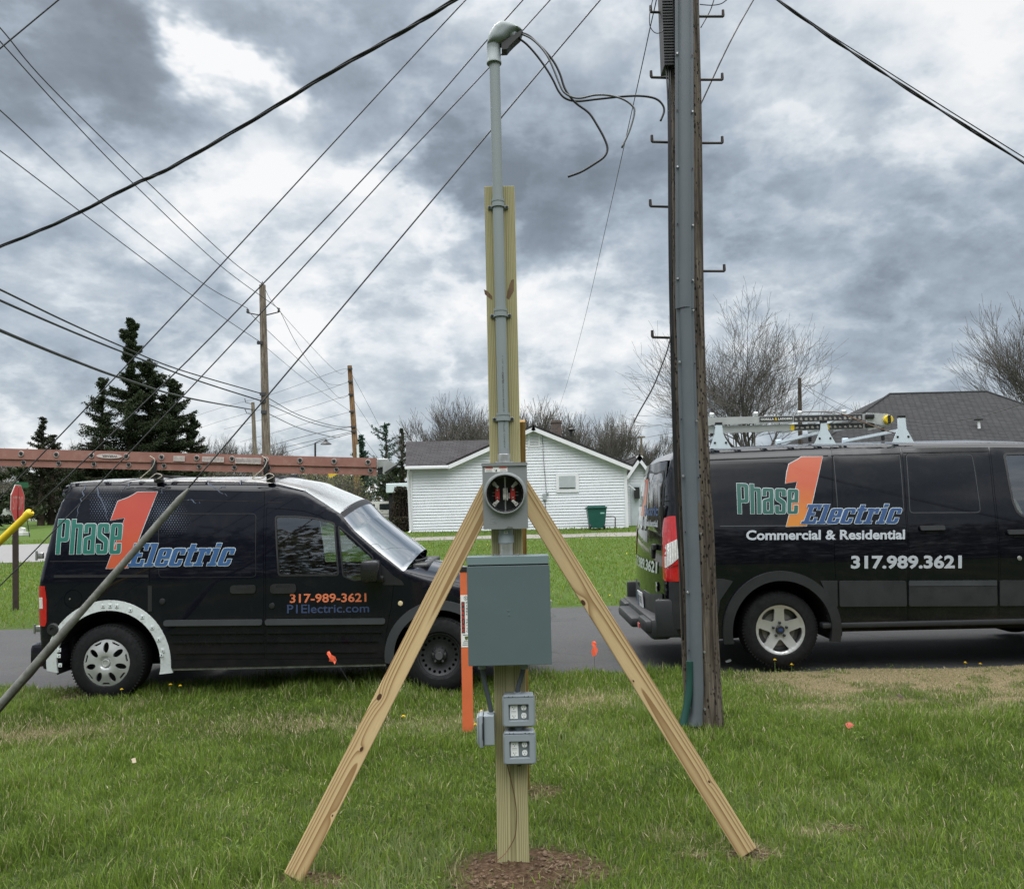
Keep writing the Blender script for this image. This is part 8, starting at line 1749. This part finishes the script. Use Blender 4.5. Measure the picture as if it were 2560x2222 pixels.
def roofslab(a, b, c, d, th=.09, name='roof', mat=None, parent=None, o=None):
    o = oH if o is None else o; mb = MB(); V = [Vector(p) - o for p in (a, b, c, d)]; n = (V[1] - V[0]).cross(V[3] - V[0]).normalized(); n = n if n.z > 0 else -n
    mb.add(V + [v - n * th for v in V], [(0, 1, 2, 3), (7, 6, 5, 4), (0, 4, 5, 1), (1, 5, 6, 2), (2, 6, 7, 3), (3, 7, 4, 0)]); return mb.build(name, mat or M_shingle, parent or hs)
yf = YH - .28; D9 = Vector((0, dpt + .3, 0)); pkf, ref_, lef = Vector((pk.x, yf, pk.z)), Vector((re_.x + .12, yf, re_.z - .05)), Vector((le_.x - .1, yf, le_.z - .04))
roofslab(pkf, ref_, ref_ + D9, pkf + D9); roofslab(pkf + Vector((0, 0, .002)), lef, lef + D9, pkf + D9 + Vector((0, 0, .002)))
for a, b in ((pkf, ref_), (lef, pkf)):
    d_ = (b - a).normalized(); dn = Vector((d_.z, 0, -d_.x)); dn = dn if dn.z < 0 else -dn; a_, b_ = a + dn * .09, b + dn * .09; mb = MB(); mb.add([v - oH for v in (a_, b_, b_ + dn * .15, a_ + dn * .15, a_ + Vector((0, .04, 0)), b_ + Vector((0, .04, 0)), b_ + dn * .15 + Vector((0, .3, 0)), a_ + dn * .15 + Vector((0, .3, 0)))], [(0, 1, 2, 3), (0, 4, 5, 1), (3, 2, 6, 7)]); mb.build('fascia', M_trimw, hs)
rl, rr_ = HP(1021, 1104, YH + 3.4), HP(1219, 1101, YH + 3.4); el_, er_ = HP(1014, 1166, YH - .3), HP(1121, 1166, YH - .3); rr2_ = Vector((rr_.x, rr_.y, rr_.z)); er2 = Vector((er_.x, er_.y, er_.z))
mb = MB(); A_ = [Vector(v) - oH for v in (el_, (le_.x + .02, el_.y, er_.z), (pk.x, rl.y, rl.z), (rl.x - .1, rl.y, rl.z))]; mb.add(A_, [(0, 1, 2, 3)]); mb.add([A_[3], A_[2], A_[2] + Vector((0, 3.4, -1.6)), A_[3] + Vector((0, 3.4, -1.6))], [(0, 1, 2, 3)]); o_ = mb.build('roof', M_shingle, hs); o_['label'] = 'low roof slope of the left wing facing the road'
mb = MB(); mb.box(Vector(((el_.x + le_.x) / 2, el_.y - .05, el_.z - .06)) - oH, (le_.x - el_.x + .05, .12, .12), bev=.02); gut = mb.build('gutter', M_trimw, hs)
mb = MB(); x0_ = HP(1024.5, 1200).x; mb.tube([Vector((x0_, YH - .22, el_.z - .1)) - oH, Vector((x0_ - .05, YH - .10, el_.z - .35)) - oH, Vector((x0_ + .02, YH - .08, zb_l + .18)) - oH, Vector((x0_ - .12, YH - .3, zb_l + .02)) - oH, Vector((x0_ - .55, YH - .6, zb_l - .06)) - oH], .055, 8); mb.build('downspout', M_trimw, hs, smooth=40)
for x in (bl_.x - .02, wr + .01): mb = MB(); mb.box(Vector((x, YH - .03, (zb_l + wl.z - .1) / 2)) - oH, (.12, .04, wl.z - zb_l - .1)); mb.build('corner_board', M_trimw, hs)
def rectpx(x0, y0, x1, y1, Y, name, mat, parent, o, th=.03, bev=.0):
    a, b = at(x0, y1, Y), at(x1, y0, Y); mb = MB(); mb.box(Vector(((a.x + b.x) / 2, Y, (a.z + b.z) / 2)) - o, (b.x - a.x, th, b.z - a.z), bev=bev); return mb.build(name, mat, parent)
wi = rectpx(1391, 1182, 1446, 1231, YH - .035, 'window', M_trimw, hs, oH, .06); rectpx(1398, 1189, 1438, 1222, YH - .055, 'pane', pm('curtained_pane', (.40, .43, .44), .25, coat=.6, var=.06), wi, oH, .05); rectpx(1398, 1218, 1438, 1221, YH - .075, 'sash', M_dark, wi, oH, .02)
ve = rectpx(1320, 1077, 1350, 1118, YH - .03, 'gable_vent', M_trimw, hs, oH, .04)
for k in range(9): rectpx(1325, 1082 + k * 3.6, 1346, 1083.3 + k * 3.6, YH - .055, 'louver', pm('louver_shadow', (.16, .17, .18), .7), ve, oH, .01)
rectpx(1357, 1234, 1366, 1250, YH - .06, 'meter_box', pm('meter_far', (.30, .32, .33), .5), hs, oH, .1); rectpx(1366, 1229, 1371, 1236, YH - .05, 'junction_box', pm('meter_far', (.30, .32, .33), .5), hs, oH, .08)
mb = MB(); mb.tube([HP(1355, 1075, YH - .1) - oH, HP(1359, 1150, YH - .06) - oH, HP(1366, 1230, YH - .06) - oH], .010, 5); mb.tube([HP(1362, 1250, YH - .05) - oH, HP(1367, 1300, YH - .05) - oH], .012, 5); mb.build('service_cable', M_wire, hs)
gg = newmat('chimney_brick'); oc = gg.n('ShaderNodeTexCoord').outputs['Object']; bk = gg.n('ShaderNodeTexBrick', {'Color1': (.11, .075, .06, 1), 'Color2': (.07, .055, .05, 1), 'Mortar': (.13, .12, .11, 1), 'Scale': 3.}); x_, y_, z_ = gg.xyz(oc)[:3]; gg.t.links.new(gg.comb(gg.m('ADD', x_, y_), z_, 0.), bk.inputs['Vector']); setin(gg, col=bk.outputs[0], rough=.9)
a, b = HP(1379, 1100, YH + 4), HP(1402, 1053, YH + 4); mb = MB(); mb.box(Vector(((a.x + b.x) / 2, YH + 4, (a.z + b.z) / 2 - .3)) - oH, (b.x - a.x, .6, b.z - a.z + .6)); mb.box(Vector(((a.x + b.x) / 2, YH + 4, b.z - .04)) - oH, (b.x - a.x + .06, .66, .10)); mb.build('chimney', gg.mat, hs)
mb = MB(); q = HP(1428, 1092, YH + 2); mb.tube([q - oH, q + Vector((0, 0, .3)) - oH], .05, 8); mb.lathe([(.0, 0), (.14, .05), (.15, .10), (.05, .16)], q + Vector((.02, 0, .22)) - oH, 'Z', 12); mb.build('roof_vent', M_black, hs)
mb = MB(); mb.tube([HP(1514, 1291, YH - .4) - oH, HP(1535, 1291, YH - .4) - oH, HP(1538, 1294, YH - .4) - oH, HP(1538, 1322, YH - .4) - oH], .022, 8); mb.build('pipe_rail', M_steel, hs)
# wheeled bin
q0, q1 = at(1470, 1330, 32.), at(1512, 1262, 32.); oB = Vector(((q0.x + q1.x) / 2, 32., gz(q0.x, 32.))); bn = thing('wheeled_bin', 'dark green wheeled bin standing against the white house wall', 'bin', loc=oB); hB = q1.z - oB.z; wB = (q1.x - q0.x)
Mbin = pm('bin_green', (.008, .075, .058), .45, var=.08); mb = MB(); t0, t1 = wB * .42, wB * .54
for z0_, z1_, a0, a1 in ((.08, hB * .86, t0, t1),): mb.add([(-a0, -.28, z0_), (a0, -.28, z0_), (a0, .28, z0_), (-a0, .28, z0_), (-a1, -.33, z1_), (a1, -.33, z1_), (a1, .35, z1_), (-a1, .35, z1_)], [(3, 2, 1, 0), (4, 5, 6, 7), (0, 1, 5, 4), (1, 2, 6, 5), (2, 3, 7, 6), (3, 0, 4, 7)])
mb.build('body', Mbin, bn); mb = MB(); mb.box((0, -.0, hB * .90), (t1 * 2.12, .74, .06), bev=.02); mb.box((0, .0, hB * .955), (t1 * 1.8, .6, .06), bev=.025); mb.build('lid', Mbin, bn, smooth=30); mb = MB(); mb.box((t1 * .55, -.315, hB * .70), (.16, .01, .10)); mb.build('sticker', pm('bin_label', (.25, .45, .40), .5), bn)
mb = MB(); mb.tube([(-t1 * 1.05, .33, hB * .84), (-t1 * 1.15, .42, hB * .86), (t1 * 1.15, .42, hB * .86), (t1 * 1.05, .33, hB * .84)], .02, 6); mb.build('handle', Mbin, bn)
for sx in (-1, 1): mb = MB(); mb.lathe([(.11, -.03), (.13, -.02), (.13, .02), (.11, .03), (0, .03)], (sx * t0 * .95, -.22 if sx > 0 else -.22, .12), 'X', 16); mb.build('wheel', M_black, bn, smooth=30)
# small gabled outbuilding to the right of the house
YS = 36.; oS = Vector((at(1600, 1320, YS).x, YS, gz(at(1600, 1320, YS).x, YS))); sh_ = thing('outbuilding', 'small white gabled outbuilding between the house and the right van', 'shed', loc=oS)
def SP(px, py, Y=YS): return at(px, py, Y)
pk2, le2 = SP(1596, 1136), SP(1558, 1190); re2 = Vector((2 * pk2.x - le2.x, YS, le2.z)); zb2 = SP(1600, 1322).z; xl2, xr2 = SP(1564, 1250).x, 2 * pk2.x - SP(1564, 1250).x
siding([(xl2, zb2), (xr2, zb2), (xr2, le2.z - .05), (pk2.x, pk2.z - .12), (xl2, le2.z + .02)], YS, 'wall', sh_, oS)
for e in (le2, re2):
    a, b = Vector((pk2.x, YS - .3, pk2.z)), Vector((e.x, YS - .3, e.z - .04)); roofslab(a, b, b + Vector((0, 8, 0)), a + Vector((0, 8, 0)), .08, 'roof', None, sh_, oS); d_ = (b - a).normalized(); dn = Vector((d_.z, 0, -d_.x)); dn = dn if dn.z < 0 else -dn; mb = MB(); a_, b_ = a + dn * .08, b + dn * .08; mb.add([v - oS for v in (a_, b_, b_ + dn * .13, a_ + dn * .13)], [(0, 1, 2, 3)]); mb.build('fascia', M_trimw, sh_)
mb = MB(); mb.box(Vector((pk2.x, YS + 4, (zb2 + le2.z) / 2)) - oS, (xr2 - xl2 - .05, 7.9, le2.z - zb2)); mb.build('rear_walls', M_siding, sh_)
dr2 = rectpx(1579, 1212, 1601, 1318, YS - .04, 'door', pm('grey_white_door', (.48, .52, .54), .5), sh_, oS, .04); mb = MB(); mb.beam(SP(1571, 1211, YS - .3) - oS, SP(1592, 1228, YS - .2) - oS, .06, .05); mb.build('brace_bracket', M_trimw, sh_); mb = MB(); mb.box(SP(1592, 1232, YS - .15) - oS, (.22, .2, .5)); mb.build('wall_lamp', M_black, sh_)
mb = MB(); mb.box(SP(1577, 1322, YS - .5) - oS + Vector((.2, 0, -.1)), (1.3, .9, .28)); mb.build('door_step', pm('concrete', (.25, .25, .24), .9), sh_)
# big hipped roof house behind the right van
YB_ = 36.; oR = Vector((at(2340, 1300, YB_).x, YB_, gz(at(2340, 1300, YB_).x, YB_))); hr = thing('house', 'house with a big dark grey hipped roof behind the right van', 'house', loc=oR)
r0_, r1__ = at(2224, 985, YB_ + 5), at(2466, 979, YB_ + 5); e0 = Vector((at(2000, 1130, YB_).x, YB_, at(2060, 1140, YB_).z)); e1 = Vector((at(2800, 1130, YB_).x + 1.5, YB_, e0.z)); bk0, bk1 = e0 + Vector((0, 10, 0)), e1 + Vector((0, 10, 0))
gg = newmat('hip_shingles'); oc = gg.n('ShaderNodeTexCoord').outputs['Object']; bk = gg.n('ShaderNodeTexBrick', {'Color1': (.040, .040, .042, 1), 'Color2': (.062, .061, .063, 1), 'Mortar': (.02, .02, .021, 1), 'Scale': 1., 'Mortar Size': .02, 'Brick Width': .30, 'Row Height': .12}); x_, y_, z_ = gg.xyz(oc)[:3]; gg.t.links.new(gg.comb(gg.m('ADD', x_, y_), gg.m('MULTIPLY', z_, 1.6), 0.), bk.inputs['Vector'])
setin(gg, col=gg.mix(gg.mr(gg.noise(oc, 1.4, 6, .7), .4, .65, 0, .5), bk.outputs[0], (.035, .034, .036)), rough=.95, spec=.15, normal=bump(gg, bk.outputs['Fac'], .4, -.02)); M_hip = gg.mat
mb = MB(); mb.add([Vector(v) - oR for v in (e0, e1, bk1, bk0, r0_, r1__)], [(0, 1, 5, 4), (1, 2, 5), (2, 3, 4, 5), (3, 0, 4)]); rfh = mb.build('roof', M_hip, hr)
mb = MB()
for a, b in ((r0_, r1__), (r0_, e0), (r1__, e1)): mb.tube([Vector(a) - oR, Vector(b) - oR], .06, 6)
mb.build('ridge_cap', M_hip, rfh)
mb = MB(); mb.box((e0 + e1) / 2 + Vector((0, 5, -1.45)) - oR, (e1.x - e0.x - 1., 9., 2.9)); mb.build('wall', pm('tan_brick_wall', (.30, .25, .21), .9), hr); mb = MB(); mb.box((e0 + e1) / 2 + Vector((0, -.03, -.08)) - oR, (e1.x - e0.x, .08, .18)); mb.build('gutter', M_trimw, hr)
p = at(2447, 1058, YB_ + 1.8); mb = MB(); mb.tube([p - oR + Vector((0, 0, -.25)), p - oR + Vector((0, 0, .12))], .06, 8); v_ = mb.build('vent_pipe', M_trimw, hr); mb = MB(); mb.box(p - oR + Vector((0, 0, .17)), (.28, .28, .06)); mb.build('vent_cap', M_black, v_)
# cream trailer / low building left of the house, white SUV
p0, p1 = at(965, 1232, 58), at(1040, 1207, 58); tr_ = thing('trailer', 'flat white trailer box seen between the ladder foot and the white house', 'trailer', loc=(p0.x, 58, gz(p0.x, 58))); oT = tr_.location.copy()
mb = MB(); mb.box(Vector(((p0.x + p1.x) / 2, 59.2, (p0.z + p1.z) / 2)) - oT, (p1.x - p0.x, 2.4, p1.z - p0.z), bev=.04); mb.build('body', pm('trailer_white', (.58, .65, .68), .5, var=.04), tr_); mb = MB(); mb.box(Vector(((p0.x + p1.x) / 2, 59.2, (p0.z + oT.z) / 2)) - oT, (p1.x - p0.x - .3, 2.0, p0.z - oT.z)); mb.build('chassis', M_dark, tr_)
YV = 60.; q0, q1 = at(905, 1303, YV), at(990, 1252, YV); oV = Vector((q0.x, YV, q0.z - .12)); suv = thing('parked_suv', 'white sport utility vehicle parked beyond the left van windshield', 'suv', loc=oV); hV = q1.z - oV.z
prof = [(-1.6, .35), (-1.62, .8), (-1.45, .95), (-.55, 1.08), (.10, hV * .93), (.30, hV * .99), (1.2, hV), (2.6, hV * .985), (2.95, hV * .93), (3.15, 1.1), (3.2, .5), (3.1, .35)]
Mw = pm('suv_white', (.62, .60, .57), .3, coat=.5, var=.03); mb = MB(); mb.prism([(a, b) for a, b in prof], 0, 1.9); o_ = mb.build('body', Mw, suv)
for (a, b) in ((.28, .95), (1.28, 2.05), (2.2, 2.85)):
    mb = MB(); mb.prism(rpoly([(a + .0 if a > 1 else a - .05, hV * .60), (b, hV * .60), (b, hV * .88), (a + (.0 if a > 1 else .22), hV * .88)], .08), -.012, -.002); mb.build('window', pm('suv_window', (.02, .025, .03), .08, coat=1.), suv)
for xx in (1.12, 2.12): mb = MB(); mb.box((xx, -.004, hV * .45), (.015, .006, hV * .62)); mb.build('door_gap', M_steel, suv)
mb = MB(); mb.box((1.3, -.008, .62), (3.2, .012, .03)); mb.box((1.3, -.01, .38), (2.6, .02, .10)); mb.build('side_trim', pm('suv_trim', (.25, .24, .22), .5), suv); mb = MB(); mb.box((1.45, -.02, hV * .56), (.18, .03, .03)); mb.build('door_handle', Mw, suv)
for xx in (-.75, 2.35): mb = MB(); mb.lathe([(.0, -.02), (.22, -.03), (.24, -.0), (.37, .0), (.37, .24), (0, .24)], (xx, -.01, .30), 'Y', 28); mb.build('wheel', M_tyre, suv, smooth=40)
# cemetery stones
Mst1 = pm('grave_granite', (.30, .30, .29), .7, var=.25, vscale=4); Mst2 = pm('grave_pale', (.50, .50, .47), .8, var=.15)
def stone(px, py0, py1, Y, w, kind, label, mat):
    a, b = at(px, py0, Y), at(px, py1, Y); g_ = gz(a.x, Y); o = thing('gravestone', label, 'gravestone', loc=(a.x, Y, g_), group='cemetery stones behind the stop sign'); h = max(.4, b.z - g_)
    mb = MB(); mb.box((0, 0, .09), (w * 1.35, .6, .18), bev=.02); mb.build('base', mat, o); mb = MB()
    if kind == 0: mb.prism([(-w / 2, .18), (w / 2, .18), (w / 2, h * .85), (w * .3, h * .97), (0, h), (-w * .3, h * .97), (-w / 2, h * .85)], -.12, .12)
    elif kind == 1: mb.box((0, 0, h * .3), (w * .8, .5, h * .3)); mb.box((0, 0, h * .5), (w * .55, .4, h * .2)); mb.tube([(0, 0, h * .55), (0, 0, h * .85)], [w * .22, w * .14], 8); mb.box((0, 0, h * .87), (w * .45, .3, .08)); mb.lathe([(0, 0), (w * .12, .05), (w * .10, .16), (0, .22)], (0, 0, h * .89), 'Z', 10)
    else: mb.box((0, 0, h * .45), (w, .28, h * .6), bev=.03); mb.prism([(-w * .6, h * .78), (w * .6, h * .78), (0, h)], -.2, .2)
    mb.build('headstone', mat, o)
for i, (px, y0, y1, Y, w, k, lab) in enumerate(((13, 1285, 1249, 78, 1.2, 1, 'tall pale monument with an urn left of the stop sign'), (2, 1290, 1260, 76, 1.1, 0, 'broad grey stone at the extreme left edge'), (24, 1292, 1278, 70, 1.0, 0, 'low pale stone just left of the stop sign post'), (29, 1300, 1294, 60, 1.1, 0, 'small white stone nearest behind the stop sign post'), (117, 1283, 1260, 78, 1.5, 2, 'roofed tomb beside the left van rear corner'), (110, 1290, 1281, 74, 1.8, 0, 'wide low tomb base in front of the roofed tomb'), (78, 1293, 1284, 72, .8, 0, 'small stone beside the yellow guard tip'), (86, 1297, 1288, 68, .7, 0, 'tilted little stone right of the yellow guard tip'), (93, 1300, 1289, 66, .7, 0, 'leaning stone between the yellow guard and the tomb'), (71, 1288, 1270, 82, .8, 0, 'dark stone behind the yellow guard tip'), (100, 1294, 1284, 75, .7, 0, 'small grey stone below the tomb'), (49, 1325, 1318, 40, .5, 0, 'pale marker stone beside the stop sign post'))):
    stone(px, y0, y1, Y, w, k, lab, Mst2 if i % 3 else Mst1)
a_ = at(75, 1335, 38.); mb = MB(); mb.tube([(0, 0, -.05), (-.17, 0, .95)], .02, 5); o = mb.build('iron_stake', M_steel); o.location = (a_.x, 38., gz(a_.x, 38.)); tag(o, 'thin leaning iron stake on the grass beyond the side road', 'stake')
# dandelions far across the road: uncountable specks
n = 340; x = nr.uniform(-14, 7, n); y = nr.uniform(13.2, 27, n); k = fbm(x, y, 2.2, 95) > .45; x, y = x[k], y[k]
cards(np.stack([x, y, Gz(x, y) + .06], 1), nr.uniform(.012, .024, len(x)), 'dandelion_specks', pm('dandelion_yellow', (.78, .55, .02), .6), None, np.ones(len(x)))
tag(bpy.data.objects['dandelion_specks'], 'yellow dandelion specks scattered over the far lawn', 'flowers', kind='stuff')
